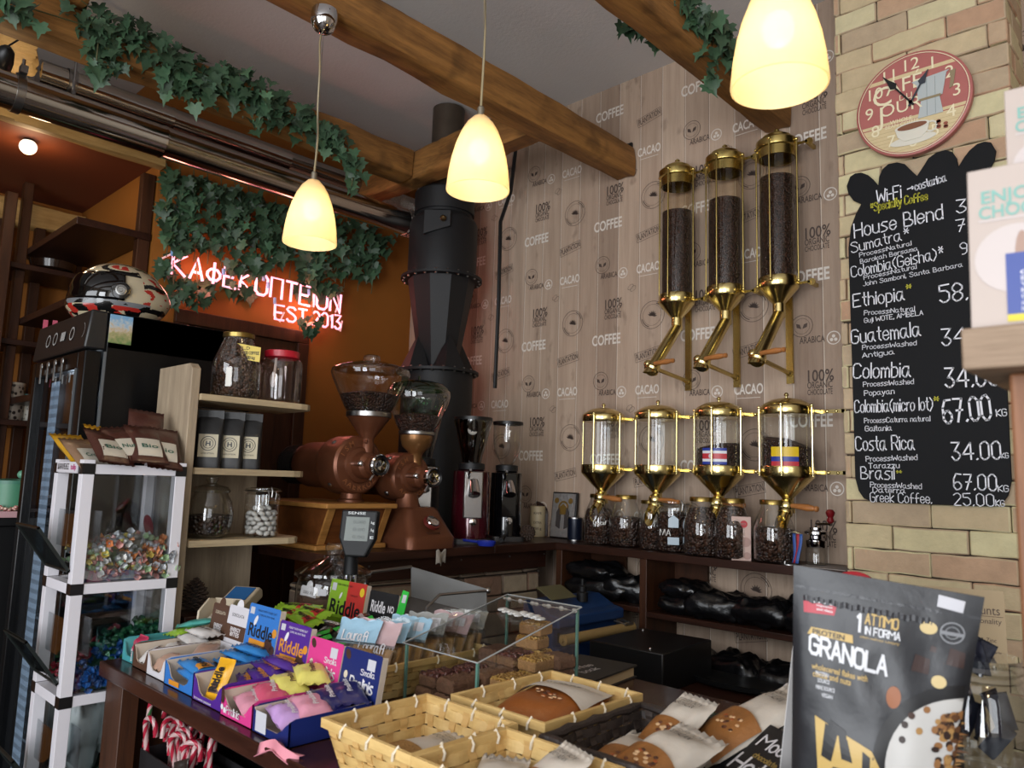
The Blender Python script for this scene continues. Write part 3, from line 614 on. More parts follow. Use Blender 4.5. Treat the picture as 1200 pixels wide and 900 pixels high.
# chalkboard
BXc, BY = -.635, YB-.012
half = [(992, 218), (996, 207), (1002, 203), (1009, 202), (1017, 205), (1023, 210), (1029, 217), (1030, 207), (1034, 198), (1041, 192), (1051, 190), (1060, 192), (1066, 198), (1070, 207)]
P = lambda q: (lambda w: (w.x, w.z))(on(*q, y=BY-.004))
L_ = [P(q) for q in [(1009, 239), (1000, 235), (994, 227)]+half]; low = [P(q) for q in [(1036, 589), (1022, 588), (1012, 584), (1006, 575), (1002, 560), (998, 420), (994, 290), (997, 266), (1003, 250)]]
hp = low+L_; xs = BXc-hp[-1][0]; hp[-1] = (BXc, hp[-1][1])
pol = hp+[(2*BXc-x, z) for x, z in hp[::-1][1:]]
# straighten the lower edge to the level of both halves
t = thing('chalk_menu_board', 'black chalkboard price list with scalloped top on the brick pillar', 'chalkboard', (BXc, BY, 1.8))
b = MB(); b.prism([(x-BXc, z-1.8) for x, z in pol], 0, .008, face(0, .004, 0)); b.build('board', mk('chalkboard_black', '#0d0e11', .7, 0, .25, bump=.05, bscale=20, var=.2, vscale=6), t, ang=60, bev=.0015)
LINES = [('Wi-Fi', 1027.8, 238, 1056, 231.5, 15, 0), ('->costarica', 1064, 226, 1109, 212, 9, 0), ('*Specialty Coffee', 1020, 248.5, 1087, 234, 9.5, 1), ('House Blend', 1001.5, 278.6, 1105, 256, 16, 0), ('Sumatra*', 998, 296.5, 1066, 279, 12, 0), ('Process:Natural', 1007.4, 300, 1068, 286, 6.5, 0), ('Barokah Bersama', 1008.4, 307.5, 1075.6, 292, 6.5, 0),
 ('Colombia(Geisha)*', 998, 325, 1106, 302, 12.5, 0), ('Process:Natural', 1012.5, 326.5, 1074, 313.5, 6.5, 0), ('John Samboni, Santa Barbara', 1011.7, 334, 1128, 311, 6.5, 0), ('Ethiopia', 1000, 360, 1060, 351.5, 15, 0), ('*', 1061, 343, 1068, 342, 9, 1), ('58.', 1101.7, 355, 1134, 350.5, 20, 0), ('Process:Natural', 1012.7, 368, 1071.7, 363, 7, 0), ('Guji WOTE, AMBELA', 1013, 377, 1081.7, 367.5, 7, 0),
 ('Guatemala', 998, 403, 1079, 393.5, 16, 0), ('34.00', 1104, 405, 1168, 399, 19, 0), ('Process:Washed', 1010.7, 408.5, 1074, 403, 7, 0), ('Antigua', 1010.7, 418, 1048, 413.5, 7.5, 0), ('Colombia', 1000, 443.5, 1067, 441.5, 17, 0), ('34.00', 1108, 454.5, 1170, 451, 23, 0), ('Process:Washed', 1011.7, 452, 1070.7, 448.5, 7.5, 0), ('Popayan', 1013, 462.5, 1048, 460, 8, 0),
 ('Colombia(micro lot)', 1001.7, 483.5, 1093, 480.5, 14, 0), ('*', 1093, 474, 1100, 474, 9, 1), ('67.00', 1106.7, 496, 1162, 491, 27, 0), ('KG', 1168, 488, 1180, 487, 8, 0), ('Process:Caturra natural', 1013, 494.5, 1090, 492, 7.5, 0), ('Gaitania', 1014, 504, 1045, 503, 8, 0), ('Costa Rica', 1003, 528, 1071.7, 526.7, 16, 0), ('34.00', 1116, 539, 1173, 538, 20, 0), ('KG', 1174, 537, 1182, 536.7, 6, 0),
 ('Process:Washed', 1015, 539.5, 1075, 537.5, 8, 0), ('Tarazzu', 1018, 547.5, 1054, 547, 8, 0), ('Brasil', 1009, 561, 1048, 561.7, 14, 0), ('*', 1049, 556, 1057, 556, 8, 1), ('67.00', 1118, 573.5, 1168, 575, 18, 0), ('KG', 1170, 576, 1182, 576, 7, 0), ('Process:Washed', 1020, 569.5, 1080, 571.7, 8, 0), ('Daterra', 1023, 575.6, 1061, 576.6, 8, 0), ('Greek Coffee.', 1020, 588, 1092, 590, 11, 0), ('25.00', 1118, 592, 1165, 593.5, 14, 0), ('KG', 1167, 593, 1177, 593.5, 7, 0),
 ('3', 1121, 250, 1132, 248, 15, 0), ('7', 1121, 272, 1131, 270, 14, 0), ('9', 1125, 298, 1133, 297, 13, 0)]
b = MB()
for s, x0, y0, x1, y1, cap, mi in LINES:
    if cap <= 8 and s != 'KG': cap *= .74; y0 += 1.3; y1 += 1.3
    a = on(x0, y0, y=BY-.006); c = on(x1, y1, y=BY-.006); up = on(x0, y0-cap, y=BY-.006); d = c-a; L = d.length; ang = math.atan2(d.z, d.x); hh = (up-a).length
    b.mat(mi).strokes(s, hh, T(a.x-BXc, -.0062, a.z-1.8, PI/2) @ T(rz=ang), .14 if cap < 10 else .085, L, jit=.15)
b.build('chalk_writing', [mk('white_chalk', '#e4e4ea', .8), mk('green_chalk', '#b9b43a', .8)], t, smooth=False)
# ================================================================== FURNITURE ALONG THE WALLS
ZC = 1.165
# dark wall counter with open compartments under the dispensers
t = thing('wall_counter', 'dark brown wall counter with open compartments under the brass dispensers', 'counter', (-2.0, 2.36, 0))
b = MB(); b.box(0, 0, ZC-.028, 1.131, .212, ZC); b.build('worktop', DARKWX, t, bev=.002)
for i, xx in enumerate((0.0, .395)):
    b = MB(); b.box(xx, .006, 0, xx+.03, .21, ZC-.028); b.build('side_panel', DARKWZ, t, bev=.002)
b = MB(); b.box(.425, .006, .935, 1.13, .21, .955); b.build('shelf', DARKWX, t, bev=.002)
b = MB(); b.box(.425, .006, .725, 1.13, .21, .745); b.build('shelf', DARKWX, t, bev=.002)
b = MB(); b.box(.03, .006, .945, .395, .21, .965); b.build('shelf', DARKWX, t, bev=.002)
b = MB(); b.box(.03, .195, .965, .20, .21, ZC-.028); b.build('back_panel', DARKWZ, t); b = MB(); b.box(.425, .195, .955, .56, .21, ZC-.028); b.build('back_panel', DARKWZ, t)
# grinder counter
t = thing('grinder_counter', 'dark brown counter carrying the coffee grinders above the rough stone wall', 'counter', (-2.0, 1.3, 0))
b = MB(); b.box(-.62, 0, ZC-.03, 0, .72, ZC); b.box(-.43, .72, ZC-.03, 0, 1.27, ZC); b.build('worktop', DARKW, t, bev=.002)
b = MB(); b.box(-.07, 0, ZC-.10, -.05, 1.06, ZC-.03); b.build('fascia', DARKW, t)
b = MB()
for y in (.35, .75, 1.0, 1.2): b.ball((-.049, y-.15, ZC-.05), .004, 6, 4)
b.build('screw_head', CHROME2, t)
# stone half wall
b = MB(); rr = random.Random(9); z = 0
while z < ZC-.1:
    h = rr.choice((.06, .075, .09, .05)); y = 1.31-rr.uniform(0, .1); z1 = min(z+h, ZC-.101)
    while y < 2.355:
        ln = rr.uniform(.10, .24); ye = min(y+ln, 2.357); ya = max(y, 1.305)
        if ye > ya+.02:
            f = lambda: rr.uniform(-.006, .006)
            b.hexa([(-2.2, ya+.003, z+.003), (-2.075+f(), ya+.004, z+.003), (-2.075+f(), ye-.003, z+.003+f()*.5), (-2.2, ye-.003, z+.003)], [(-2.2, ya+.003, z1-.003), (-2.08+f(), ya+.004, z1-.003), (-2.08+f(), ye-.003, z1-.004), (-2.2, ye-.003, z1-.003)])
        y = ye
    z += h
o = struct(b.build('wall_stone', island('rough_stones', ['#8f7f6c', '#a5947a', '#7d6c5e', '#9a8872', '#8a6e5c', '#ad9c84'], .9, 0, 1, 40, .2, .35, 18), bev=.008))
b = MB(); b.box(-2.19, 1.31, 0, -2.09, 2.357, ZC-.101); b.build('mortar', mk('stone_mortar', '#3a322b', .95), o, smooth=False)

# ------------------------------------------------------------------ brass dispensers
BRASS = mk('brass', '#d8c588', .2, 1, var=.12, vscale=25); BRASSR = mk('aged_brass', '#bfa968', .27, 1, var=.2, vscale=14)
CLR = glass('clear_glass', (.97, .98, .97), .045, .5, 3.0); SILOG = glass('silo_plastic', (.93, .90, .84), .05, .5, 2.6)
HANDLEW = wood('turned_handle_wood', '#8a5428', '#b87a45', 0, 9, 8, .4, .1)
BEANS = beans_mat('roasted_beans', '#1d100b', '#4a2e22', 150); BEANSL = beans_mat('roasted_beans_coarse', '#160c08', '#4d3022', 110)
def orient(a, c):
    d = Vector(c)-Vector(a); return Matrix.Translation(a) @ d.to_track_quat('Z', 'Y').to_matrix().to_4x4(), d.length
def handle(parent, a, c, s=1.0):
    m, L = orient(a, c); b = MB()
    b.lathe([(0, 0), (.006, 0), (.0075, .1*L), (.010*s, .4*L), (.0115*s, .62*L), (.009*s, .80*L), (.007*s, .86*L), (.0095*s, .9*L), (.0085*s, .97*L), (0, L)], 16, m); return b.build('handle', HANDLEW, parent)
def low_dispenser(x, label, tail=True):
    y = 2.445; z0 = 1.2; t = thing('coffee_dispenser', label, 'coffee dispenser', (x, y, z0), group=None); Z = lambda z: z-z0
    b = MB(); b.lathe([(.080, Z(1.474)), (.0795, Z(1.64))], 40, caps=False); b.build('glass_cylinder', CLR, t)
    b = MB(); b.lathe([(.0, Z(1.643)), (.083, Z(1.643)), (.085, Z(1.646)), (.085, Z(1.668)), (.0835, Z(1.671)), (.075, Z(1.680)), (.05, Z(1.694)), (.02, Z(1.7005)), (.0, Z(1.702))], 44, caps=False)
    b.lathe([(.004, Z(1.70)), (.004, Z(1.706)), (.0075, Z(1.710)), (.0075, Z(1.714)), (.004, Z(1.719)), (0, Z(1.720))], 14); b.build('lid', BRASS, t)
    b = MB(); b.lathe([(.070, Z(1.475)), (.085, Z(1.475)), (.086, Z(1.471)), (.086, Z(1.443)), (.083, Z(1.438)), (.022, Z(1.377)), (.018, Z(1.372)), (.018, Z(1.343)), (.023, Z(1.338)), (.023, Z(1.325)), (0, Z(1.322))], 44, caps=False); b.build('funnel', BRASS, t)
    for k, a in enumerate((-.15, -1.35, 3.3)):
        b = MB(); cx, cy = .0905*math.cos(a), .0905*math.sin(a); b.tube([(cx, cy, Z(1.445)), (cx, cy, Z(1.668))], .0032, 8); b.ball((cx, cy, Z(1.672)), .006, 8, 6); b.ball((cx, cy, Z(1.452)), .006, 8, 6); b.build('tie_rod', BRASS, t)
    for z in (1.655, 1.458):
        b = MB(); b.box(.075, .035, Z(z-.006), .175, .041, Z(z+.006)); b.box(.165, .035, Z(z-.007), .18, .126, Z(z+.007)); b.box(.07, .0, Z(z-.004), .095, .04, Z(z+.004)); b.ball((.12, .034, Z(z)), .006, 8, 6); b.ball((.15, .034, Z(z)), .005, 8, 6); b.build('wall_bracket', BRASS, t)
    tip = Vector((-.002, -.052, Z(1.285))); a0 = Vector((0, .004, Z(1.355))); m, L = orient(a0, tip)
    b = MB(); b.lathe([(.019, 0), (.019, L*.35)], 24, m); b.lathe([(.021, L*.3), (.023, L*.34), (.023, L*.46), (.021, L*.5)], 24, m)
    vs = []; n = 24
    for i in range(n):
        a = 2*PI*i/n; vs += [(.0195*math.cos(a), .0195*math.sin(a), L*.45), (.0205*math.cos(a), .0205*math.sin(a), L*(1.0-.28*math.sin(a)))]
    b.add(vs, [(2*i, (2*i+2) % (2*n), (2*i+3) % (2*n), 2*i+1) for i in range(n)], m); b.build('chute', BRASS, t)
    b = MB(); b.ball((0, -.012, Z(1.348)), .026, 16, 10); b.lathe([(.007, 0), (.007, .04)], 10, T(.015, -.018, Z(1.348), ry=PI/2)); b.build('valve', BRASS, t)
    handle(t, (.018, -.02, Z(1.35)), (.112, -.028, Z(1.342)))
    return t
lows = [(-1.836, 'wall-mounted brass dispenser with empty glass, nearest the framed icon'), (-1.583, 'empty brass and glass dispenser, second from the framed icon'), (-1.331, 'brass and glass dispenser marked with the Costa Rica flag'), (-1.085, 'brass and glass dispenser marked with the Colombia flag')]
L4 = [low_dispenser(x, l) for x, l in lows]
t5 = low_dispenser(-.795, 'brass dispenser mostly hidden behind the brick pillar edge'); t5.location.y = 2.478; t5.scale = (1, .75, 1)
def flag(par, bands, ang, name, lab, z0, h, wid, extra=None):
    b = MB(); r = .0815; tot = sum(w for _, w in bands); z = z0; mats = []
    for i, (c, w) in enumerate(bands[::-1]):
        dz = h*w/tot; n = 8; mats.append(c); b.mat(i)
        vs = []
        for k in range(n+1):
            a = ang+(k/n-.5)*wid/r; vs += [(r*math.cos(a), r*math.sin(a), z), (r*math.cos(a), r*math.sin(a), z+dz)]
        b.add(vs, [(2*k, 2*k+2, 2*k+3, 2*k+1) for k in range(n)]); z += dz
    if extra:
        mats.append(extra); b.mat(len(mats)-1); a = ang-.15; b.lathe([(0, 0), (.006, 0)], 14, T((r+.0006)*math.cos(a), (r+.0006)*math.sin(a), z0+h*.5, 0, 0, a) @ T(ry=PI/2) @ T(s=(1.3, 1, 1)), caps=False)
    b.build(name, mats, par, lab, smooth=True)
FB, FWh, FR, FYe = mk('flag_blue', '#20358f', .4), mk('flag_white', '#d8d8dc', .4), mk('flag_red', '#b83039', .4), mk('flag_yellow', '#d9b514', .4)
flag(L4[2], [(FB, 1), (FWh, 1), (FR, 2), (FWh, 1), (FB, 1)], -1.28, 'flag_sticker', 'Costa Rica flag sticker', 1.478-1.2, .056, .086, mk('flag_crest', '#cfc5c5', .5))
flag(L4[3], [(FYe, 2), (FB, 1), (FR, 1)], -1.25, 'flag_sticker', 'Colombia flag sticker', 1.474-1.2, .062, .088)
def beans(x, y, z, r, h, label, slope=0, m=None, group=None):
    b = MB(); n = 28
    def f(u, v):
        a = 2*PI*u
        if v < .5: rr_ = r; zz = h*(v/.5)*(1)+slope*(v/.5)*math.cos(a)
        else: k = (v-.5)/.5; rr_ = r*(1-k); zz = h+slope*math.cos(a)*(1-k)+.012*k+.003*math.sin(7*a)*k*(1-k)
        return (rr_*math.cos(a), rr_*math.sin(a), max(zz, .001))
    b.surf(f, n, 10, True); b.add([(r*math.cos(2*PI*i/n), r*math.sin(2*PI*i/n), 0) for i in range(n)], [tuple(range(n))[::-1]])
    o = b.build('coffee_beans', m or BEANS, ang=50); o.location = (x, y, z); return tag(o, label, 'coffee beans', group, 'stuff')
beans(-1.331, 2.445, 1.476, .077, .066, 'roasted beans half filling the dispenser with the Costa Rica flag', .012)
beans(-1.085, 2.445, 1.476, .077, .080, 'roasted beans in the dispenser with the Colombia flag', -.02)
for x, lb in ((-1.836, 'few beans'), (-1.583, 'few beans')): pass
def silo(x, top, label, blabel):
    z0 = 1.75; y = 2.48; t = thing('bean_silo', label, 'coffee dispenser', (x, y, z0)); Z = lambda z: z-z0
    b = MB(); b.lathe([(.060, Z(2.118)), (.060, Z(2.60))], 40, caps=False); b.build('glass_tube', SILOG, t)
    b = MB(); b.lathe([(.061, Z(2.552)), (.063, Z(2.552)), (.063, Z(2.585)), (.070, Z(2.588)), (.071, Z(2.592)), (.071, Z(2.612)), (.067, Z(2.617)), (.052, Z(2.621)), (.050, Z(2.632)), (.035, Z(2.640)), (.028, Z(2.645)), (.014, Z(2.648)), (.010, Z(2.653)), (.010, Z(2.660)), (.004, Z(2.666)), (0, Z(2.667))], 44, caps=False); b.build('lid', BRASSR, t)
    b = MB(); b.lathe([(.058, Z(2.122)), (.066, Z(2.122)), (.068, Z(2.118)), (.068, Z(2.088)), (.064, Z(2.082)), (.024, Z(2.036)), (.021, Z(2.032)), (.021, Z(1.985)), (0, Z(1.97))], 44, caps=False); b.build('funnel', BRASS, t)
    for a in (-.1, -1.5, 3.25):
        b = MB(); cx, cy = .074*math.cos(a), .074*math.sin(a); b.tube([(cx, cy, Z(2.10)), (cx, cy, Z(2.602))], .0032, 8); b.ball((cx, cy, Z(2.604)), .007, 8, 6); b.ball((cx, cy, Z(2.103)), .006, 8, 6); b.build('tie_rod', BRASSR, t)
    for z in (2.60, 2.10):
        b = MB(); b.box(.06, .02, Z(z-.004), .10, .026, Z(z+.004)); b.box(.092, .02, Z(z-.006), .102, .09, Z(z+.006)); b.lathe([(.012, 0), (.012, .006)], 12, T(.105, .03, Z(z), rx=PI/2)); b.build('wall_bracket', BRASSR, t)
    a0 = Vector((0, -.004, Z(1.992))); tip = Vector((0, -.192, Z(1.79))); m, L = orient(a0, tip)
    b = MB(); n = 28; vs = []
    for i in range(n):
        a = 2*PI*i/n; vs += [(.021*math.cos(a), .021*math.sin(a), -.012), (.022*math.cos(a), .022*math.sin(a), L-.015+.02*math.sin(a))]
    b.add(vs, [(2*i, (2*i+2) % (2*n), (2*i+3) % (2*n), 2*i+1) for i in range(n)], m); b.lathe([(.022, L*.80), (.027, L*.82), (.027, L*.90), (.022, L*.92)], 24, m); b.build('chute', BRASS, t)
    q = a0.lerp(tip, .84); b = MB(); b.ball((q.x-.012, q.y-.012, q.z+.012), .016, 12, 8); b.tube([(q.x, q.y, q.z), (q.x+.02, q.y-.01, q.z+.014)], .006, 8); b.build('valve', BRASS, t)
    handle(t, (q.x+.012, q.y-.012, q.z+.012), (q.x+.105, q.y-.025, q.z+.014), .9)
    b = MB(); b.box(-.012, .078, Z(1.765), .012, .088, Z(2.09)); b.tube([(0, .08, Z(1.80)), (.0, q.y, q.z)], .008, 8); b.ball((0, .07, Z(1.80)), .011, 10, 6); b.ball((0, q.y+.01, q.z), .012, 10, 6); b.build('wall_strut', BRASSR, t)
    beans(x, y, 2.10, .0575, top-2.10-.008, blabel)
silo(-1.524, 2.455, 'tall glass bean silo with brass fittings, nearest the roaster', 'roasted beans filling the tall silo nearest the roaster')
silo(-1.322, 2.455, 'tall glass bean silo with brass fittings, middle of the three', 'roasted beans filling the middle tall silo')
silo(-1.122, 2.49, 'tall glass bean silo with brass fittings, nearest the brick pillar', 'roasted beans filling the tall silo nearest the brick pillar')

# ------------------------------------------------------------------ jars on the wall counter
GOLD = mk('gold_lid', '#8f7a46', .3, 1); WHITEP = mk('white_print', '#d8d6d0', .6)
JG = glass('jar_glass', (.96, .97, .96), .07, .75, 2.4)
def jar(px, py, label, H=.19, R=.062, fill=.6, kind='milk', bl=None, mark=None, zc=ZC, yaxis=None, lidm=None, bm=None, rz=0):
    p = on(px, py, z=zc); d = Vector((p.x, p.y, 0)).normalized(); x, y = p.x+d.x*R*.95, p.y+d.y*R*.95
    if yaxis: x = x+(yaxis-y)*p.x/p.y*0; y = yaxis
    t = thing('storage_jar', label, 'jar', (x, y, zc+.0005))
    if kind == 'milk': prof = [(R*.9, .002), (R, .012), (R, H*.52), (R*.93, H*.62), (R*.62, H*.88), (R*.60, H*.93)]; rl = R*.62
    elif kind == 'straight': prof = [(R*.9, .002), (R, .012), (R, H*.72), (R*.9, H*.82), (R*.82, H*.88), (R*.82, H*.93)]; rl = R*.84
    else: prof = [(R*.93, .002), (R, .01), (R, H*.84), (R*.9, H*.88), (R*.92, H*.92)]; rl = R*.95
    b = MB(); b.lathe(prof, 36); b.build('glass_body', JG, t)
    b = MB()
    if kind == 'clip':
        b.lathe([(rl, H*.925), (rl*1.06, H*.94), (rl*1.06, H*.965), (rl*.8, H*.985), (rl*.4, H*.99), (0, H*.99)], 32); b.build('lid', JG, t)
        b = MB(); b.tube([(rl*1.08*math.cos(a), rl*1.08*math.sin(a), H*.915) for a in [i*PI/12 for i in range(24)]], .0018, 6, True); c0 = .0; b.tube([(rl*1.08, .012, H*.915), (rl*1.2, .012, H*.86), (rl*1.14, .01, H*.74), (rl*1.14, -.01, H*.74), (rl*1.2, -.012, H*.86), (rl*1.08, -.012, H*.915)], .0018, 6); b.tube([(rl*1.1, 0, H*.80), (rl*1.15, 0, H*.93), (rl*.98, 0, H*1.0)], .0018, 6); b.build('wire_clip', CHROME2, t); t.rotation_euler = (0, 0, rz)
    else:
        b.lathe([(rl, H*.92), (rl*1.05, H*.925), (rl*1.05, H*.985), (rl*1.0, H), (0, H)], 32); b.build('lid', lidm or GOLD, t)
    if mark:
        b = MB(); dz = H*.42 if kind != 'clip' else H*.5; a = math.atan2(-y, -x); b.text(mark[0], mark[1], T((R+.001)*math.cos(a), (R+.001)*math.sin(a), mark[2], 0, 0, a+PI/2) @ T(rx=PI/2), .01, mark[3] if len(mark) > 3 else None); b.build('white_lettering', WHITEP, t, smooth=False)
    if bl:
        q = [(r*.955, z) for r, z in prof if z < fill*H*.98]; zt = fill*H
        # radius at the fill level
        for (r0, z0), (r1, z1) in zip(prof, prof[1:]):
            if z0 <= zt <= z1: q.append(((r0+(r1-r0)*(zt-z0)/(z1-z0))*.95, zt))
        q = [(0, .004)]+[(r, max(z, .004)) for r, z in q]+[(q[-1][0]*.5, zt+.005), (0, zt+.007)]
        b = MB(); b.lathe(q, 32, caps=False); o = b.build('coffee_beans', bm or BEANSL, ang=60); o.location = t.location; tag(o, bl, 'coffee beans', None, 'stuff')
    return t
jar(702, 639, 'bean jar labelled decaf, nearest the framed icon on the wall counter', .195, .060, .70, bl='roasted beans in the jar labelled decaf', mark=('Decaf', .022, .085))
jar(733, 642, 'tapered bean jar lettered M with a gold lid', .195, .064, .56, bl='roasted beans in the tapered jar lettered M', mark=('M', .020, .085))
jar(764, 645, 'narrow jar lettered with a Greek pi behind the second chute', .18, .048, .52, 'straight', bl='roasted beans in the narrow jar lettered pi', mark=('\u03a0', .032, .095))
t = jar(789, 648, 'clip-top glass jar with pale stickers and white letters MA', .185, .060, .74, 'clip', bl='roasted beans in the clip-top jar with stickers', mark=('\u039c\u0391', .03, .068), rz=-.5)
b = MB(); a = math.atan2(-t.location.y, -t.location.x)+.5
m = lambda z, da=0: T(.0606*math.cos(a+da), .0606*math.sin(a+da), z, 0, 0, a+da+PI/2) @ T(rx=PI/2)
b.prism([(-.018, 0), (.018, 0), (.018, .03), (0, .044), (-.018, .03)], 0, .0008, m(.088)); b.prism([(-.02, 0), (.02, 0), (.02, .026), (-.02, .026)], 0, .0008, m(.028)); b.build('pale_sticker', mk('pale_blue_sticker', '#a9b9c4', .3), t, smooth=False)
jar(823, 653, 'full bean jar lettered K left of the third chute', .20, .066, .80, bl='roasted beans filling the jar lettered K', mark=('K', .018, .085))
jar(859, 657, 'full bean jar standing behind the pink packet', .20, .062, .84, bl='roasted beans filling the jar behind the pink packet')
jar(907, 661, 'half-full bean jar under the Colombia dispenser chute', .20, .066, .54, bl='roasted beans in the half-full jar under the Colombia dispenser', mark=('o', .016, .085))
# pink packet
PINK = mk('dusty_pink_card', '#c4a79c', .5)
p = on(871, 661, z=ZC); t = thing('coffee_packet', 'small dusty pink packet with a red dot leaning on the bean jar', 'packet', (p.x*1.05, 2.372, ZC+.0005), rz=.62)
b = MB(); b.box(-.031, -.008, 0, .031, .008, .142); b.build('carton', PINK, t, bev=.001)
b = MB(); m = T(0, -.0085, 0, PI/2)
b.mat(0); ring(b, 0, .012, 18, m @ T(.008, .118, 0)); b.mat(1)
for q in ((-.016, .078, .014), (.014, .06, .016), (-.014, .03, .016), (.018, .016, .012)): ring(b, 0, q[2], 20, m @ T(q[0], q[1], 0))
b.mat(2).text('GO CHOCO', .008, m @ T(-.008, .118, .0002)); b.build('print', [mk('red_dot', '#b3323a', .4), mk('pink_dots', '#ab8a80', .5), mk('teal_letter', '#4f8f86', .5)], t, smooth=False)
# hand grinder with ribbon
p = on(960, 664, z=ZC); t = thing('hand_grinder', 'small glass and chrome hand grinder with a dark red knob by the brick pillar', 'grinder', (p.x-.02, p.y+.03, ZC+.0005))
b = MB(); b.lathe([(.03, .002), (.033, .006), (.033, .05), (.028, .058)], 24); b.build('glass_base', JG, t)
b = MB(); b.lathe([(.029, .056), (.031, .06), (.031, .078), (.02, .084), (.02, .092), (.036, .098), (.036, .106), (.02, .112), (.02, .118)], 24); b.tube([(0, 0, .11), (0, 0, .128), (.05, -.01, .132)], .0045, 8); b.build('metal_mill', mk('chrome', '#c9c9cc', .06, 1), t)
b = MB(); b.lathe([(.006, 0), (.012, .006), (.008, .018), (.013, .028), (.014, .034), (.009, .042), (0, .044)], 16, T(.05, -.01, .134)); b.build('crank_knob', mk('dark_red_knob', '#6e1218', .3), t)
p = on(935, 664, z=ZC); t = thing('keychain', 'key ring with blue and red ribbons hanging on a wire stand', 'keychain', (p.x-.02, p.y+.03, ZC+.0005))
b = MB(); b.tube([(-.035, 0, 0), (-.035, 0, .085), (-.025, 0, .10), (.0, 0, .102), (.02, 0, .095)], .003, 8); b.lathe([(.0, 0), (.03, .0), (.03, .003), (0, .003)], 20, T(-.02, .0, 0)); b.build('stand', CHROME2, t)
for k, (dx, c) in enumerate(((0, '#2a4b8f'), (.012, '#9c2030'), (.022, '#2d5296'))):
    b = MB(); b.surf(lambda u, v, dx=dx, k=k: (dx+(u-.5)*.010+.008*math.sin(v*3+k)*v, -.008-.01*v*(1+k*.3), .098-(.09)*v), 3, 10); b.build('ribbon', mk('ribbon_%s' % 'abc'[k], c, .5), t, solid=.001)
# grey card lying at the counter end
p = on(975, 672, z=ZC); t = MB(); t.cb((0, 0, .001), (.15, .11, .002)); o = t.build('paper_sheet', mk('grey_paper', '#8f8782', .7)); o.location = (-.95, 2.42, ZC+.0005); tag(o, 'grey sheet of paper lying on the wall counter against the brick pillar', 'paper')

# ------------------------------------------------------------------ black coffee bags in the compartments
FOILB = mk('black_foil_bag', '#0d0d0f', .28, 0, .6, bump=.8, bscale=30)
def bag_mesh(name, w, d, h, seed, m=None):
    b = MB()
    def f(u, v):
        a = 2*PI*u; q = PI*(v-.5); cx = math.cos(q); e = .55
        x = math.copysign(abs(math.cos(a)*1)**e, math.cos(a))*cx**.35 if cx > 0 else 0; y = math.copysign(abs(math.sin(a))**e, math.sin(a))*cx**.35 if cx > 0 else 0
        k = noise.noise(Vector((x*2+seed, y*2, v*2)))*.26+noise.noise(Vector((x*5+seed, y*5, v*4)))*.14+noise.noise(Vector((x*11+seed, y*11, v*9)))*.05
        taper = 1-.55*max(0, abs(x)-.6)/.4
        return (x*w/2*(1+k*.4), y*d/2*(1+k*.4), h/2+h/2*math.sin(q)*(1+k*2)*taper)
    b.surf(f, 56, 26, True); return b.build(name, m or FOILB, ang=70)
BG = 'black coffee bags in the wall counter'
spots = [(-1.83, 2.46, .966, .30, .17, .075, .1, 'glossy black coffee bag at the bottom of the corner compartment pile'), (-1.86, 2.45, 1.035, .26, .16, .06, -.1, 'black coffee bag on top of the corner compartment pile'), (-1.72, 2.47, .966, .20, .15, .09, .3, 'crumpled black coffee bag at the right side of the corner compartment'),
 (-1.47, 2.46, .956, .18, .17, .06, .1, 'black coffee bag on the middle shelf, against the dark divider'), (-1.47, 2.46, 1.012, .17, .16, .055, -.1, 'black coffee bag lying on another one beside the dark divider'), (-1.33, 2.45, .956, .22, .17, .085, .15, 'black coffee bag with a bright fold, second along the middle shelf'), (-1.16, 2.45, .956, .22, .17, .085, -.1, 'black coffee bag third along the middle shelf'), (-1.0, 2.455, .956, .2, .17, .075, .1, 'black coffee bag at the pillar end of the middle shelf'), (-.985, 2.46, 1.028, .18, .16, .05, -.15, 'small black coffee bag on top at the pillar end of the middle shelf'),
 (-1.45, 2.46, .746, .2, .17, .09, .05, 'black coffee bag on the lowest shelf beside the divider'), (-1.27, 2.455, .746, .22, .17, .1, -.1, 'black coffee bag in the middle of the lowest shelf'), (-1.06, 2.455, .746, .24, .17, .1, .1, 'black coffee bag at the pillar end of the lowest shelf')]
for i, (x, y, z, w, d, h, rz, lb) in enumerate(spots):
    o = bag_mesh('coffee_bag', w, d, h, i*3.7); o.location = (x, y, z); o.rotation_euler = (0, 0, rz); tag(o, lb, 'coffee bag', BG)
# worktable, bag sealer and steel box in the dark corner
t = thing('workbench', 'dark workbench low behind the counter below the black bags', 'table', (-1.95, 1.93, 0))
b = MB(); b.box(0, 0, .77, 1.05, .42, .80); b.build('top', DARKWX, t, bev=.002)
for x, y in ((.02, .02), (1.0, .02), (.02, .37), (1.0, .37)): b = MB(); b.box(x, y, 0, x+.035, y+.035, .77); b.build('leg', DARKWZ, t)
BLUE = mk('machine_blue', '#1c3a68', .4, .1)
t = thing('bag_sealer', 'blue heat sealing machine with a tan roller on the dark workbench', 'sealing machine', (-1.63, 1.95, .8005))
b = MB(); b.prism([(-.16, 0), (0, 0), (0, .07), (-.03, .07), (-.03, .13), (0, .13), (0, .165), (-.04, .172), (-.11, .205), (-.16, .205)], 0, .36, T(0, .0, 0, PI/2) @ T(0, 0, -.36)); b.build('housing', BLUE, t, smooth=False, bev=.006)
b = MB(); b.box(-.135, .02, .0, -.055, .15, .003, T(0, 0, .19, 0, .43)); b.build('control_panel', mk('sealer_panel', '#5a563a', .5), t, bev=.001)
b = MB(); b.tube([(.035, -.02, .105), (.035, .36, .105)], .017, 16); b.tube([(.035, -.03, .105), (.035, .37, .105)], .006, 8); b.build('roller', mk('tan_roller', '#a08454', .5), t)
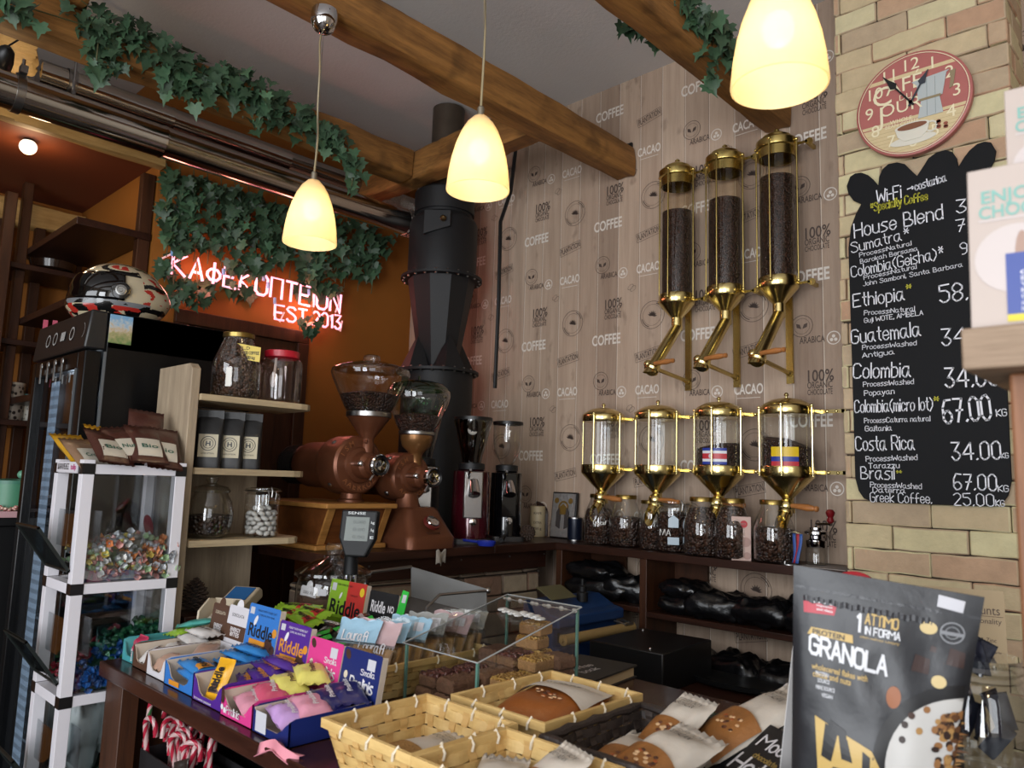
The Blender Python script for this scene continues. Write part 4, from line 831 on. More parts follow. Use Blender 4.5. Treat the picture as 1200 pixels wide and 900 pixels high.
b = MB(); b.box(0, -.005, .09, .03, 0, .12); b.box(0, .36, .09, .05, .365, .12); b.tube([(.0, .30, .125), (.05, .30, .12), (.05, .34, .12), (0, .34, .125)], .005, 6); b.build('roller_bracket', CHROME2, t)
b = MB(); b.lathe([(.02, 0), (.02, .03), (.012, .034), (.012, .05), (.006, .055), (.006, .075), (0, .078)], 16, T(-.08, .22, .19)); b.build('adjusting_knob', BLACKM, t)
t = thing('steel_box', 'low dark steel box beside the blue sealing machine', 'box', (-1.42, 2.02, .8005), rz=.05)
b = MB(); b.box(-.1, -.05, 0, .16, .26, .115); b.build('body', mk('dark_steel', '#2b2a2a', .35, .7), t, bev=.004)
b = MB(); b.ball((.1, -.02, .116), .005, 8, 6); b.ball((-.07, .22, .116), .005, 8, 6); b.build('screw_head', CHROME2, t)
# steel sheet and rods in front of the stone wall
t = thing('steel_splash_guard', 'bent stainless steel sheet with thin rods in front of the stone wall', 'splash guard', (0, 0, 0))
A = on(482, 664, x=-1.86); B_ = on(570, 690, x=-1.60); C_ = on(571, 722, x=-1.60); D_ = on(482, 700, x=-1.86); E_ = on(520, 742, x=-1.45); base = (A+C_)/2; t.location = base
b = MB(); b.add([A-base, B_-base, C_-base, D_-base], [(0, 1, 2, 3)]); b.build('sheet', mk('brushed_stainless', '#bdbdbb', .4, .8, bump=.1, bscale=40), t, solid=.003, smooth=False)
b = MB(); P_ = on(340, 676, x=-1.92); b.tube([A-base, on(430, 671, x=-1.86)-base], .005, 8); b.build('rod', CHROME2, t)
b = MB(); Q = [on(572, 692, x=-1.6), on(515, 697, x=-1.62), on(500, 712, x=-1.62), on(497, 728, x=-1.62)]; b.tube([q-base for q in Q], .004, 8); b.ball(Q[0]-base, .009, 8, 6); b.build('rod', CHROME2, t)
b = MB(); F0, F1, F2, F3 = D_-base, C_-base, on(560, 740, x=-1.5)-base, on(440, 715, x=-1.75)-base; b.add([F0, F1, F2, F3], [(0, 1, 2, 3)]); b.build('tray', mk('brown_tray', '#4b4037', .4, .5), t, solid=.004, smooth=False)
o = MB(); o.surf(lambda u, v: (.03*math.sin(u*6)*v*.3, (u-.5)*.045, -.045*v+.006*math.sin(u*9)), 10, 5); o = o.build('cloth_rag', mk('grey_rag', '#8b8378', .9), solid=.002); o.location = (-2.0+.012, 1.75, ZC-.006); tag(o, 'small crumpled grey rag hanging from the grinder counter edge', 'cloth')
# ================================================================== LEFT SIDE: NICHE SHELVES, FRIDGE, HELMET
t = thing('wall_shelving', 'tall dark wooden shelving filling the orange niche at the far left', 'shelving', (-4.2, .9, 0))
o = Vector((-4.2, .9, 0))
for y, zt, xx in ((.845, 2.63, -4.2), (.995, 2.655, -4.2), (1.17, 2.655, -4.2), (.80, 2.60, -3.9), (.62, 2.63, -4.2), (.3, 2.62, -4.2)):
    b = MB(); b.box(xx-o.x, y-.022-o.y, 0, xx-o.x+.04, y+.022-o.y, zt); b.build('upright', DARKWZ, t, bev=.003)
for xx, zt in ((-3.97, 2.69), (-3.30, 2.645)):
    b = MB(); b.box(xx-o.x-.022, .86-o.y, 0, xx-o.x+.022, .90-o.y, zt) if xx < -3.9 else b.box(xx-o.x-.022, 1.135-o.y, 0, xx-o.x+.022, 1.185-o.y, zt); b.build('upright', DARKWZ, t, bev=.003)
for z in (2.30, 1.955, 1.60, 1.215):
    b = MB(); b.box(0, -.9, z-.025, .30, .29, z); b.build('shelf', DARKW, t, bev=.002)
for z in (2.385, 2.06, 1.7):
    b = MB(); b.box(.23, 0, z-.03, .93, .285, z); b.build('shelf', DARKWX, t, bev=.002)
# bowls on the shelf
p = on(62, 311, x=-4.02); t = thing('glass_bowl', 'dark glass bowl with a pale plate and lid on the upper niche shelf', 'bowl', (p.x, p.y, 2.301))
b = MB(); b.lathe([(.04, 0), (.09, .02), (.10, .06), (.095, .06), (.085, .024), (0, .012)], 28); b.build('bowl', mk('dark_glaze', '#2a1a12', .15), t)
b = MB(); b.lathe([(.11, .062), (.115, .068), (.03, .072), (.028, .085), (0, .087)], 28); b.build('lid', mk('pale_lid', '#8a7a66', .3), t)
# polka dot tins
def spots(name, bg, fg, scale):
    t = NT(name); v = t.n('ShaderNodeTexVoronoi', {'Vector': t.co(), 'Scale': scale}).outputs['Distance']
    return t.done(t.bsdf(t.mix(t.math('LESS_THAN', v, .33), srgb(bg), srgb(fg)), .4))
SP = spots('spotted_tin', '#9c9184', '#2a2320', 40); SP2 = spots('spotted_tin_small', '#a8a293', '#7a7264', 70)
for (px, py, z, r, h, lb, m) in ((8, 478, 1.601, .058, .085, 'spotted cream tin on the niche shelf, upper of a stacked pair', 1), (8, 492, 1.601, .060, .085, 'spotted cream tin on the niche shelf, lower of a stacked pair', 0)):
    p = on(8, 492, x=-4.03); zz = z+(.0865 if m else 0); t = thing('storage_tin', lb, 'tin', (p.x, p.y, zz))
    b = MB(); b.lathe([(0, 0), (r, 0), (r, h-.008)], 28, caps=False); b.build('body', SP, t); b = MB(); b.lathe([(r+.001, h-.01), (r+.002, h), (0, h)], 28, caps=False); b.build('rim', mk('tin_rim', '#b3a99a', .35), t)
p = on(32, 500, x=-4.03); t = thing('storage_tin', 'slim patterned tin with teal lid behind the fridge edge', 'tin', (p.x, p.y, 1.601))
b = MB(); b.lathe([(0, 0), (.035, 0), (.035, .10)], 24, caps=False); b.build('body', SP2, t); b = MB(); b.lathe([(.037, .1), (.037, .125), (0, .127)], 24, caps=False); b.build('lid', mk('teal_lid', '#4f7f78', .4), t)
# black side table, green tin and candy box
t = thing('side_table', 'black table at the left picture edge carrying a mint green tin', 'table', (-3.45, .55, 0))
b = MB(); b.box(-.15, -.1, 1.185, .25, .4, 1.215); b.build('top', BLACKP, t, bev=.003)
b = MB(); b.box(-.13, -.08, 0, .23, .38, 1.185); b.build('cabinet', BLACKP, t, bev=.003)
p = on(10, 600, x=-3.33); t = thing('biscuit_tin', 'mint green round tin with knob lid on the black table', 'tin', (p.x, p.y, 1.2155))
b = MB(); b.lathe([(.0, 0), (.075, 0), (.078, .004), (.078, .12)], 32, caps=False); b.build('body', mk('mint_green', '#4d8a6b', .4), t)
b = MB(); b.lathe([(.08, .118), (.08, .13), (.03, .136), (0, .136)], 32, caps=False); b.build('lid', mk('mint_green_lid', '#47806a', .4), t); b = MB(); b.ball((0, .03, .152), .016, 12, 8); b.build('knob', mk('mint_knob', '#6ba58a', .4), t)
p = on(14, 607, x=-3.22); t = thing('sweet_box', 'small open pink box of wrapped sweets before the green tin', 'box', (p.x-.02, p.y, 1.2155))
b = MB(); b.box(-.04, -.05, 0, .04, .05, .022); b.build('tray', mk('pale_pink_card', '#c59a9d', .5), t, bev=.001)
b = MB(); rr = random.Random(4)
for i in range(34): b.ball((rr.uniform(-.033, .033), rr.uniform(-.043, .043), .026+rr.uniform(0, .012)), (.009, .007, .006), 7, 5)
b.build('sweets', island('pink_sweets', ['#c8837f', '#d9c0a8', '#a8504e', '#cfae9c'], .3), t, kind='stuff')
p = on(57, 388, x=-3.3)
for k, (px, dx) in enumerate(((53, 0), (64, .02))):
    p = on(px, 390, x=-3.35+dx); t = thing('pink_frame', ['pink frame standing behind the fridge, nearer the picture edge', 'pink frame standing behind the fridge, tucked behind the helmet'][k], 'frame', (p.x, p.y, 1.70), rz=-.3)
    b = MB()
    for q in ((-.05, 0, .05, .02), (-.05, .24, .05, .26), (-.05, .02, -.03, .24), (.03, .02, .05, .24)): b.box(q[0], -.008, q[1], q[2], .008, q[3])
    b.build('frame', mk('hot_pink_frame', '#b03a55', .5), t, smooth=False); b = MB(); b.box(-.03, -.002, .02, .03, .004, .24); b.build('picture', mk('dim_picture', '#4a1f22', .6), t, smooth=False)
# ---------------- fridge
FXa, FXb, FYa, FYb, FH = -2.89, -2.382, .707, 1.225, 1.857
t = thing('drinks_fridge', 'tall black glass-door drinks fridge behind the white candy rack', 'fridge', (FXb, FYa, 0))
FB_ = mk('fridge_black', '#060607', .3, .0, .3); w = FXb-FXa; d_ = FYb-FYa
b = MB(); b.box(-.03, .06, .06, 0, d_, FH); b.box(-w, .06, .06, -w+.03, d_, FH); b.box(-w, d_-.03, .06, 0, d_, FH); b.box(-w, .06, FH-.11, 0, d_, FH); b.box(-w, .06, .06, 0, d_, .16); b.build('body', FB_, t, bev=.004)
b = MB(); b.hexa([(-w, .0, FH-.115), (0, .0, FH-.115), (0, .06, FH-.115), (-w, .06, FH-.115)], [(-w, .012, FH), (0, .012, FH), (0, .06, FH), (-w, .06, FH)]); b.build('header', mk('fridge_header', '#161617', .4), t, bev=.006)
b = MB(); m = T(0, -.0005, 0, PI/2-.0)
for cx in (-.36, -.29, -.13): ring(b, .016, .021, 24, T(cx, .003, FH-.06, PI/2-.104))
b.add([(-.235, -.014, 0), (-.195, -.014, 0), (-.195, .014, 0), (-.235, .014, 0)], [(0, 1, 2, 3)], T(0, .003, FH-.06, PI/2-.104)); ring(b, .022, .024, 18, T(-.04, .003, FH-.06, PI/2-.104), -1.2, 1.2); b.build('control_marks', mk('grey_marks', '#9a9a98', .4), t, smooth=False)
b = MB(); dt = FH-.12
for q in ((-w, .12, -w+.035, dt), (-.06, .12, 0, dt), (-w+.035, dt-.05, -.06, dt), (-w+.035, .12, -.06, .2)): b.box(q[0], .005, q[1], q[2], .05, q[3])
dr = b.build('door', FB_, t, bev=.004)
b = MB(); b.box(-w+.035, .02, .2, -.06, .026, dt-.05); b.build('door_glass', glass('dark_door_glass', (.75, .78, .80), .04, .5), dr, smooth=False)
b = MB(); b.box(-.062, .0, .2, -.058, .006, dt-.05); b.box(-.006, .055, .1, .001, .062, FH-.12); b.build('seal', mk('grey_seal', '#55585a', .5), t, smooth=False)
t2 = NT('fridge_led'); cc = t2.n('ShaderNodeSeparateXYZ', {0: t2.n('ShaderNodeTexCoord').outputs['Object']}).outputs[2]
e = t2.n('ShaderNodeEmission', {0: (.52, .68, .9, 1), 1: t2.math('ADD', .6, t2.math('MULTIPLY', t2.math('GREATER_THAN', t2.math('FRACT', t2.math('MULTIPLY', cc, 34.0)), .45), .4))}).outputs[0]; LED = t2.done(e)
b = MB(); b.box(-w+.04, .055, .25, -w+.115, .058, dt-.06); b.build('light_strip', LED, t, smooth=False)
for z in (.55, .92, 1.30): b = MB(); b.box(-w+.03, .07, z, -.03, d_-.04, z+.008); b.build('wire_shelf', CHROME2, t)
for q in range(4): b = MB(); b.ball((-w+.12+q*.07, -.001, dt-.02), (.011, .004, .011), 10, 6); b.box(-w+.117+q*.07, -.004, dt-.075, -w+.123+q*.07, 0, dt-.02); b.build('key', mk('key_steel', '#a5a6a4', .3, .9), t)
l = bpy.data.lights.new('fridge_light', 'POINT'); l.energy = .55; l.color = (.75, .86, 1); l.shadow_soft_size = .03; lo = bpy.data.objects.new('fridge_light', l); COL.objects.link(lo); lo.parent = t; lo.location = (-w+.16, .10, dt-.1)
GLD = mk('bottle_dark', '#1a1412', .15); rr = random.Random(5)
for i, (x, y, z, h, lb, c) in enumerate(((-.36, .13, 1.308, .2, 'pale carton on the top shelf inside the fridge', '#8f877c'), (-.25, .12, 1.308, .22, 'cream carton inside the fridge, nearest the door seal', '#7d7468'), (-.30, .12, .928, .24, 'bottle with blue label inside the fridge on the middle shelf', '#2d4b66'), (-.22, .13, .928, .24, 'bottle with amber label inside the fridge on the middle shelf', '#a8622a'), (-.14, .12, .928, .24, 'bottle with white label inside the fridge on the middle shelf', '#8e8e8c'))):
    q = thing('fridge_carton' if i < 2 else 'fridge_bottle', lb, 'carton' if i < 2 else 'bottle', (FXb+x, FYa+y, z+.001)); b = MB()
    if i < 2:
        b.box(-.035, -.03, 0, .035, .03, h*.8); b.hexa([(-.035, -.03, h*.8), (.035, -.03, h*.8), (.035, .03, h*.8), (-.035, .03, h*.8)], [(-.035, -.003, h), (.035, -.003, h), (.035, .003, h), (-.035, .003, h)]); b.build('carton', mk('carton_%d' % i, c, .5), q, smooth=False)
        b = MB(); b.box(-.03, -.0308, h*.2, .03, -.03, h*.35); b.build('band', mk('band_red', '#7a2f33', .5), q, smooth=False)
    else:
        b.lathe([(0, 0), (.03, 0), (.032, .006), (.032, h*.55), (.014, h*.75), (.013, h*.95), (0, h*.95)], 20); b.build('glass_body', GLD, q); b = MB(); b.lathe([(.0325, h*.15), (.0325, h*.45)], 20, caps=False); b.build('paper_label', mk('bottle_label_%d' % i, c, .5), q)
        b = MB(); b.lathe([(.0145, h*.93), (.0145, h), (0, h)], 14, caps=False); b.build('cap', CHROME2, q)
# sticker on the fridge side
mcl = NT('landscape_print'); sc_ = mcl.n('ShaderNodeSeparateXYZ', {0: mcl.n('ShaderNodeTexCoord').outputs['Object']}).outputs[2]; nn_ = mcl.noise(mcl.co(), 90, 3)
fz = mcl.math('ADD', mcl.math('MULTIPLY', sc_, 11.0), mcl.math('MULTIPLY', mcl.math('SUBTRACT', nn_, .5), .9)); LS = mcl.done(mcl.bsdf(mcl.ramp(fz, [(0, srgb('#5d7a45')), (.3, srgb('#9a9468')), (.45, srgb('#b7a58c')), (.6, srgb('#a9b4b8')), (.85, srgb('#6d9cc0'))]), .35))
p = on(140, 400, x=FXb); b = MB(); b.box(0, -.032, 0, .003, .032, .085); o = b.build('fridge_magnet', LS, smooth=False, bev=.001); o.location = (FXb+.0005, p.y, p.z-.008); tag(o, 'landscape picture magnet stuck on the black fridge side', 'magnet')
# ---------------- motorcycle helmet
t = thing('motorcycle_helmet', 'red, black and cream motorcycle helmet with dark visor on top of the fridge', 'helmet', (-2.69, .885, FH+.001), rz=-PI/2-.25)
HC = [mk('helmet_cream', '#b5a88c', .18, coat=.5), mk('helmet_black', '#0d0d0e', .15, coat=.5), mk('helmet_red', '#a32a22', .2, coat=.5), mk('helmet_grey', '#6f7174', .25, coat=.3)]
def hpt(u, v):
    az = (u-.5)*2*PI; el = (v-.42)*PI*.95; el = max(el, -1.15)
    ca, sa = math.cos(az), math.sin(az); ce, se = math.cos(el), math.sin(el)
    x = .135*ce*ca; y = .108*ce*sa; z = .118*se
    if x > 0 and z < .01: x += .028*ca*max(0, min(1, (.02-z)/.07))*ce     # chin bar
    if x < 0: x *= 1.13+.10*max(0, 1-abs(z+.0)/.06)*abs(ca)**3            # tail
    return (x, y, z+.105)
b = MB(); nu, nv = 220, 130; vs = [hpt(i/nu, j/nv) for j in range(nv+1) for i in range(nu)]
fs = []; ms = []
for j in range(nv):
    for i in range(nu):
        fs.append((j*nu+i, j*nu+(i+1) % nu, (j+1)*nu+(i+1) % nu, (j+1)*nu+i))
        u, v = (i+.5)/nu, (j+.5)/nv; az = (u-.5)*2*PI; el = math.degrees((v-.42)*PI*.95); A = abs(math.degrees(az))
        c = 0; n1 = noise.noise(Vector((A*.05, el*.09, 3))); n2 = noise.noise(Vector((A*.06+5, el*.11, 1)))
        if A < 98-abs(el-8)*.5 and -12 < el < 32: c = 1
        elif -20 < el <= -12 and A < 130: c = 3 if n2 > -.05 else 1
        elif el <= -20 and A < 120: c = 2 if n2 > .12 else (1 if n1 > -.05 else 0)
        elif A > 118: c = 1 if abs(((el+40) % 38)-19) < 4+4*n1 else (2 if (n2 > .15 and el > -12) else 0)
        elif el >= 32:
            q = math.hypot((A-92)/38, (el-52)/14); c = 2 if q < .6 and n2 > -.12 else (0 if q < .8 else (1 if q < 1.15 else 0))
            if el < 37: c = 1
        ms.append(c)
b.v = vs; b.f = fs; b.mi = ms; o = b.build('shell', HC, t, ang=60)
b = MB()
for i in range(26):
    pass
def vpt(u, v):
    az = (u-.5)*math.radians(190); el = math.radians(-12+44*v); k = 1.03
    ca, sa = math.cos(az), math.sin(az); ce, se = math.cos(el), math.sin(el); return (.139*ce*ca*k+(.02*ca*max(0, -se*2)), .111*ce*sa*k, .118*se*k+.105)
b.surf(vpt, 40, 10); b.build('visor', mk('visor_black', '#050506', .06, 0, .8), t, solid=.003)
for sg in (1, -1):
    b = MB(); m = T(.0, sg*.108, .112, -sg*PI/2); b.lathe([(.03, 0), (.028, .010), (.02, .012), (.0, .012)], 28, m); pv = b.build('visor_pivot', HC[1], t); b = MB(); b.lathe([(.017, .011), (.017, .015), (.012, .016), (.011, .014), (.006, .014), (.005, .017), (0, .017)], 24, m); b.build('pivot_cap', mk('pivot_silver', '#9a9a98', .25, .8), pv)
b = MB(); b.tube([(-.05, -.075, .005), (0, -.095, .0), (.07, -.07, .0), (.11, 0, .002), (.07, .07, 0), (0, .095, 0), (-.05, .075, .005), (-.09, 0, .008)], .008, 8, True); b.build('neck_trim', BLACKP, t)

# ================================================================== WHITE CANDY RACK
RX0, RX1, RY0, RY1 = -2.235, -2.02, .625, .875
t = thing('candy_rack', 'white framed candy display rack with clear sides left of the counter', 'display rack', (RX1, RY0, 0))
WHP = mk('white_frame', '#d2cfd4', .45); w = RX1-RX0; d_ = RY1-RY0; s_ = .027
tiers = [(1.125, 1.41), (.868, 1.125), (.61, .868), (.35, .61)]
RG = glass('rack_acrylic', (.86, .88, .89), .05, .45, 3)
cxs = [(-s_/2, s_/2), (-w+s_/2, s_/2), (-s_/2, d_-s_/2), (-w+s_/2, d_-s_/2)]
for k, (cx, cy) in enumerate(cxs): b = MB(); b.cb((cx, cy, .71), (s_, s_, 1.42)); b.build('post', WHP, t, smooth=False, bev=.001)
for z0 in (1.41, 1.125, .868, .61, .35):
    b = MB(); h = .024
    b.box(-s_, s_, z0-h, 0, d_-s_, z0); b.build('rail', WHP, t, smooth=False, bev=.001)
    b = MB(); b.box(-w, s_, z0-h, -w+s_, d_-s_, z0); b.build('rail', WHP, t, smooth=False, bev=.001)
    b = MB(); b.box(-w+s_, 0, z0-h, -s_, s_, z0); b.build('rail', WHP, t, smooth=False, bev=.001)
    b = MB(); b.box(-w+s_, d_-s_, z0-h, -s_, d_, z0); b.build('rail', WHP, t, smooth=False, bev=.001)
    for cx, cy in cxs: b = MB(); b.cb((cx, cy, z0-h/2), (s_+.002, s_+.002, h+.002)); b.build('corner_joint', BLACKP, t, smooth=False)
for z0, z1 in tiers:
    b = MB(); b.box(-.006, s_, z0+.003, -.003, d_-s_, z1-.027); b.build('side_pane', RG, t, smooth=False); b = MB(); b.box(-w+.003, s_, z0+.003, -w+.006, d_-s_, z1-.027); b.build('side_pane', RG, t, smooth=False)
    b = MB(); b.box(-w+s_, d_-.006, z0+.003, -s_, d_-.003, z1-.027); b.build('back_pane', RG, t, smooth=False)
    b = MB(); b.box(-w+.004, .004, z0-.012, -.004, d_-.004, z0-.006); b.build('tray', BLACKP, t, smooth=False)
    b = MB(); L = .13; b.box(-.09, -.0035, 0, .09, .0, L); m = T(-w/2, .0, z0+.03, rx=.62); q = MB(); q.box(-.09, -.0035, 0, .09, 0, L, m); fl = q.build('flap', glass('flap_acrylic', (.30, .36, .36), .1, .5), t, smooth=False)
    q = MB()
    for a in ((-.092, 0, .092, .004), (-.092, L-.004, .092, L), (-.092, 0, -.088, L), (.088, 0, .092, L)): q.box(a[0], -.006, a[1], a[2], .001, a[3], m)
    q.build('flap_edge', mk('flap_edge', '#1e2423', .3), fl, smooth=False)
    for k in range(2): b = MB(); b.box(-w+.03, .012+.05*k, z0+.08, -.03, .014+.05*k, z0+.17, T(0, 0, 0)); b.build('inner_pane', RG, t, smooth=False)
b = MB(); b.box(-w+.03, -.004, 1.388, -.03, -.001, 1.414); sg = b.build('sign_strip', mk('sign_white', '#c9c6cb', .4), t, smooth=False)
b = MB(); b.mat(0).text('\u039a\u0391\u03a1\u0391\u039c\u0395\u039b\u0395\u03a3', .020, T(-w/2-.025, -.0046, 1.401, PI/2), .01, .085); b.mat(1).text('tulip', .019, T(-w/2+.052, -.0046, 1.401, PI/2), .02, .04); b.build('sign_lettering', [BLACKP, mk('sign_pink', '#b5487a', .5)], sg, smooth=False)
b = MB(); b.lathe([(0, 0), (.03, 0), (.03, .002), (0, .002)], 24, T(-w/2-.03, d_-.03, 1.25, PI/2+.2)); b.lathe([(0, .002), (.022, .002), (.022, .003), (0, .003)], 24, T(-w/2-.03, d_-.03, 1.25, PI/2+.2)); b.build('round_tag', mk('red_round_tag', '#7a3a40', .4), t)
# candies
def candy_mesh(m):
    b = MB(); b.ball((0, 0, 0), (.0105, .0085, .0085), 8, 6)
    for sg in (1, -1):
        vs = [(sg*.009, 0, 0)]+[(sg*.021, .009*math.cos(a), .009*math.sin(a)+.002*math.sin(3*a)) for a in [i*PI/4 for i in range(8)]]; b.add(vs, [(0, 1+i, 1+(i+1) % 8) for i in range(8)])
    return b.build('wrapped_candy', m, ang=50)
def foilmat(name, c, rough=.22): return mk(name, c, rough, .25, .8, bump=.3, bscale=300)
def heap(kind, cols, n, x0, x1, y0, y1, z0, hfn, lab, group, seed, moundcol, moundlabel):
    rr = random.Random(seed); b = MB()
    b.surf(lambda u, v: (x0+.008+(x1-x0-.018)*u, y0+.008+(y1-y0-.016)*v, z0+(hfn(u, v)-.012+.004*math.sin(23*u+9*v) if 0 < u < 1 and 0 < v < 1 else .001)), 16, 16)
    o = b.build('candy_mound', island(kind+'_mound', [moundcol], .3, bump=1, bscale=70)); tag(o, moundlabel, 'candies', None, 'stuff')
    srcs = []
    for k, c in enumerate(cols): srcs.append(None)
    for i in range(n):
        u, v = rr.random(), rr.random(); dz = rr.uniform(-.008, .006)
        if i % 2: u = 1-.02*rr.random(); dz = -rr.random()*(hfn(u, v)-.012)
        elif i % 7 == 0: v = .02*rr.random(); dz = -rr.random()*(hfn(u, v)-.012)
        k = cols_pick(rr, u, v, cols); loc = (x0+(x1-x0)*u, y0+(y1-y0)*v, z0+hfn(u, v)+dz); rot = (rr.uniform(0, 6), rr.uniform(-.7, .7), rr.uniform(0, 6))
        cname, chex = cols[k][:2]
        if srcs[k] is None: o = candy_mesh(foilmat('foil_%s_%s' % (kind, cname), chex)); srcs[k] = o
        else: o = srcs[k].copy(); COL.objects.link(o)
        o.location = loc; o.rotation_euler = rot; tag(o, lab.replace('#', cname), 'candy', group.replace('#', cname))
def cols_pick(rr, u, v, cols):
    if len(cols[0]) > 2:
        c = [i for i, q in enumerate(cols) if q[2](u, v)]
        return rr.choice(c) if c else 0
    return rr.randrange(len(cols))
heap('pastel', [('orange', '#c9804f'), ('yellow', '#c2ad5a'), ('clear', '#b3b3b0'), ('pale green', '#9db58e'), ('pink', '#bf8a82'), ('silver', '#a9abae')], 150, RX0+.02, RX1-.012, RY0+.045, RY1-.012, 1.127, lambda u, v: .060+.045*math.sin(PI*min(1, v*.8+.1))*(.6+.4*u), '# wrapped sweet in the pastel heap on the top rack tier', '# sweets in the pastel heap', 1, '#a09a8c', 'packed pastel sweets under the heap on the top rack tier')
heap('jewel', [('green', '#2d6b45', lambda u, v: v > .35 or u < .3), ('dark green', '#1f4a36', lambda u, v: v > .35), ('red', '#8c2836', lambda u, v: u < .55 and v < .55), ('blue', '#1f4f8c', lambda u, v: v < .62 and u > .35)], 130, RX0+.02, RX1-.012, RY0+.045, RY1-.012, .870, lambda u, v: .03+.10*v**.8, '# foil sweet in the heap on the second rack tier', '# foil sweets on the second tier', 2, '#27503c', 'packed green foil sweets under the heap on the second rack tier')
heap('low', [('green', '#3c6b4a'), ('white', '#a5a8a4')], 20, RX0+.02, RX1-.012, RY0+.045, RY1-.012, .612, lambda u, v: .03+.05*v, '# sweet in the lowest visible rack tier', '# sweets on the third tier', 3, '#3d5a48', 'packed sweets under the heap on the third rack tier')
o = bag_mesh('plastic_bag', .13, .10, .19, 12, mk('white_plastic', '#a7adab', .35, bump=.5, bscale=18)); o.location = (-2.17, .73, .66); tag(o, 'crumpled white plastic bag standing in the third rack tier', 'bag')
# snack bags on top of the rack
def pillow(b, w, h, th, m, sd=0, nu=14, nv=18, crimp=.12):
    def f(sg):
        def g(u, v):
            x = (u-.5)*w; y = (v-.5)*h; k = max(0, 1-(2*u-1)**4); e = min(v, 1-v); q = min(1, max(0, (e-crimp*.5)/.3)); t_ = th/2*k*math.sin(q*PI/2)
            t_ += th*.10*noise.noise(Vector((u*4+sd, v*5, sd+sg)))*min(1, q*3)
            zz = sg*t_+(.003*math.sin(u*40)*(1 if e < crimp*.4 else 0)); return (x*(1-.06*(k < .5)*1), y, zz)
        return g
    b.surf(f(1), nu, nv, m=m); b.surf(f(-1), nu, nv, m=m); return b
def pack(name, label, cat, loc, rot, w, h, th, mats, deco=None, group=None, sd=0, scale=1):
    t = thing(name, label, cat, loc, group=group); t.rotation_euler = rot; b = MB(); pillow(b, w, h, th, None, sd); b.build('wrapper', mats, t, ang=70)
    if deco: deco(t, w, h, th)
    return t
def film(name, c, rough=.3): return mk(name, c, rough, 0, .6, bump=.35, bscale=35)
def patch(parent, name, m, z, w, h, cx, cy, th, W_, H_, txt=None, tm=None, ts=.02, tw=None):
    """a printed patch lying on the swollen face of a pack"""
    b = MB(); n = 8
    def zf(x, y): u = x/W_+.5; v = y/H_+.5; k = max(0, 1-(2*u-1)**4); e = min(v, 1-v); q = min(1, max(0, (e-.06)/.3)); return th/2*k*math.sin(q*PI/2)*1.03+th*.05+z
    b.surf(lambda u, v: (cx+(u-.5)*w, cy+(v-.5)*h, zf(cx+(u-.5)*w, cy+(v-.5)*h)), n, n); q = b.build(name, m, parent, ang=70)
    if txt:
        b = MB(); vs, fs = font_mesh(txt, .015); sx = (tw or w*.8)/max(1e-3, max(v.x for v in vs)-min(v.x for v in vs)); b.add([(cx+v.x*sx, cy+v.y*ts, zf(cx+v.x*sx, cy+v.y*ts)+.0012) for v in vs], fs); b.build('lettering', tm or BLACKP, q, smooth=False)
    return q
zt = 1.412
BRN, CRM, YEL, TRN = film('brown_film', '#3f1f17'), film('cream_film', '#b9b2a3'), film('yellow_film', '#b98a1c'), film('clear_brown_film', '#7a5f49')
sb = [((-2.18, .66), (1.0, .0, 1.9), YEL, None, 'yellow snack bag lying flat at the back of the rack top, nearest the fridge door'), ((-2.15, .72), (1.05, .1, 1.75), YEL, None, 'yellow snack bag leaning behind the brown and white bags'), ((-2.09, .655), (.95, 0, 1.8), TRN, CRM, 'see-through brown snack bag at the near corner of the rack top'), ((-2.055, .69), (1.0, .1, 1.7), BRN, CRM, 'brown and white snack bag, second from the near rack corner'), ((-2.065, .735), (1.05, -.1, 1.6), BRN, CRM, 'brown and white snack bag in the middle of the rack top'), ((-2.055, .78), (1.1, .05, 1.55), BRN, CRM, 'brown and white snack bag, second from the wooden shelf'), ((-2.06, .825), (1.2, .1, 1.5), BRN, CRM, 'brown and white snack bag leaning on the wooden shelf side'), ((-2.12, .80), (1.35, .1, 1.4), BRN, None, 'dark brown snack bag standing tallest against the wooden shelf')]
for k, ((x, y), rot, m, pm, lb) in enumerate(sb):
    t = pack('snack_bag', lb, 'snack bag', (x, y, zt+(.03, .052, .02, .042, .05, .052, .045, .085)[k]), (rot[0]-.38, rot[1], rot[2]), .095, .15, .026, m, sd=k*2.1)
    if pm: patch(t, 'print_panel', pm, .0, .06, .06, 0, -.022, .026, .095, .15, ['Crops', 'Bio', 'Nuts', 'Bio', 'Bio'][k-2], mk('green_letter', '#2f5a4a', .5), .02, .04)

# ================================================================== PALE WOODEN SHELF UNIT AND ITS JARS
GW = wood('limed_wood', '#7a6a58', '#a8977f', 2, 6, 12, .6, .15); GWY = wood('limed_wood_y', '#8c7a60', '#b9a685', 1, 6, 12, .6, .15)
t = thing('shelf_unit', 'pale limed wooden shelf unit with rounded shelves between candy rack and grinders', 'shelf unit', (-2.05, .885, 0))
b = MB(); b.prism([(-.23, 0), (-.01, 0), (-.01, 1.68), (-.03, 1.695), (-.23, 1.695)], -.025, 0, T(0, 0, 0, PI/2)); b.build('side_panel', GW, t, smooth=False, bev=.002)
b = MB(); b.box(-.235, 0.025, 0, -.22, .325, 1.59); b.build('back_panel', GW, t, smooth=False)
SZ = (1.612, 1.41, 1.215)
for z, ye in zip(SZ, (.385, .375, .37)):
    b = MB(); b.prism([(-.22, .026), (0, .026), (0, ye-.05), (-.006, ye-.025), (-.02, ye-.008), (-.045, ye), (-.22, ye)], z-.018, z); b.build('shelf', GWY, t, smooth=False, bev=.0015)
def spot(px, py, z, R):
    p = on(px, py, z=z); d = Vector((p.x, p.y, 0)).normalized(); return p.x+d.x*R, p.y+d.y*R
x, y = -2.135, 1.01
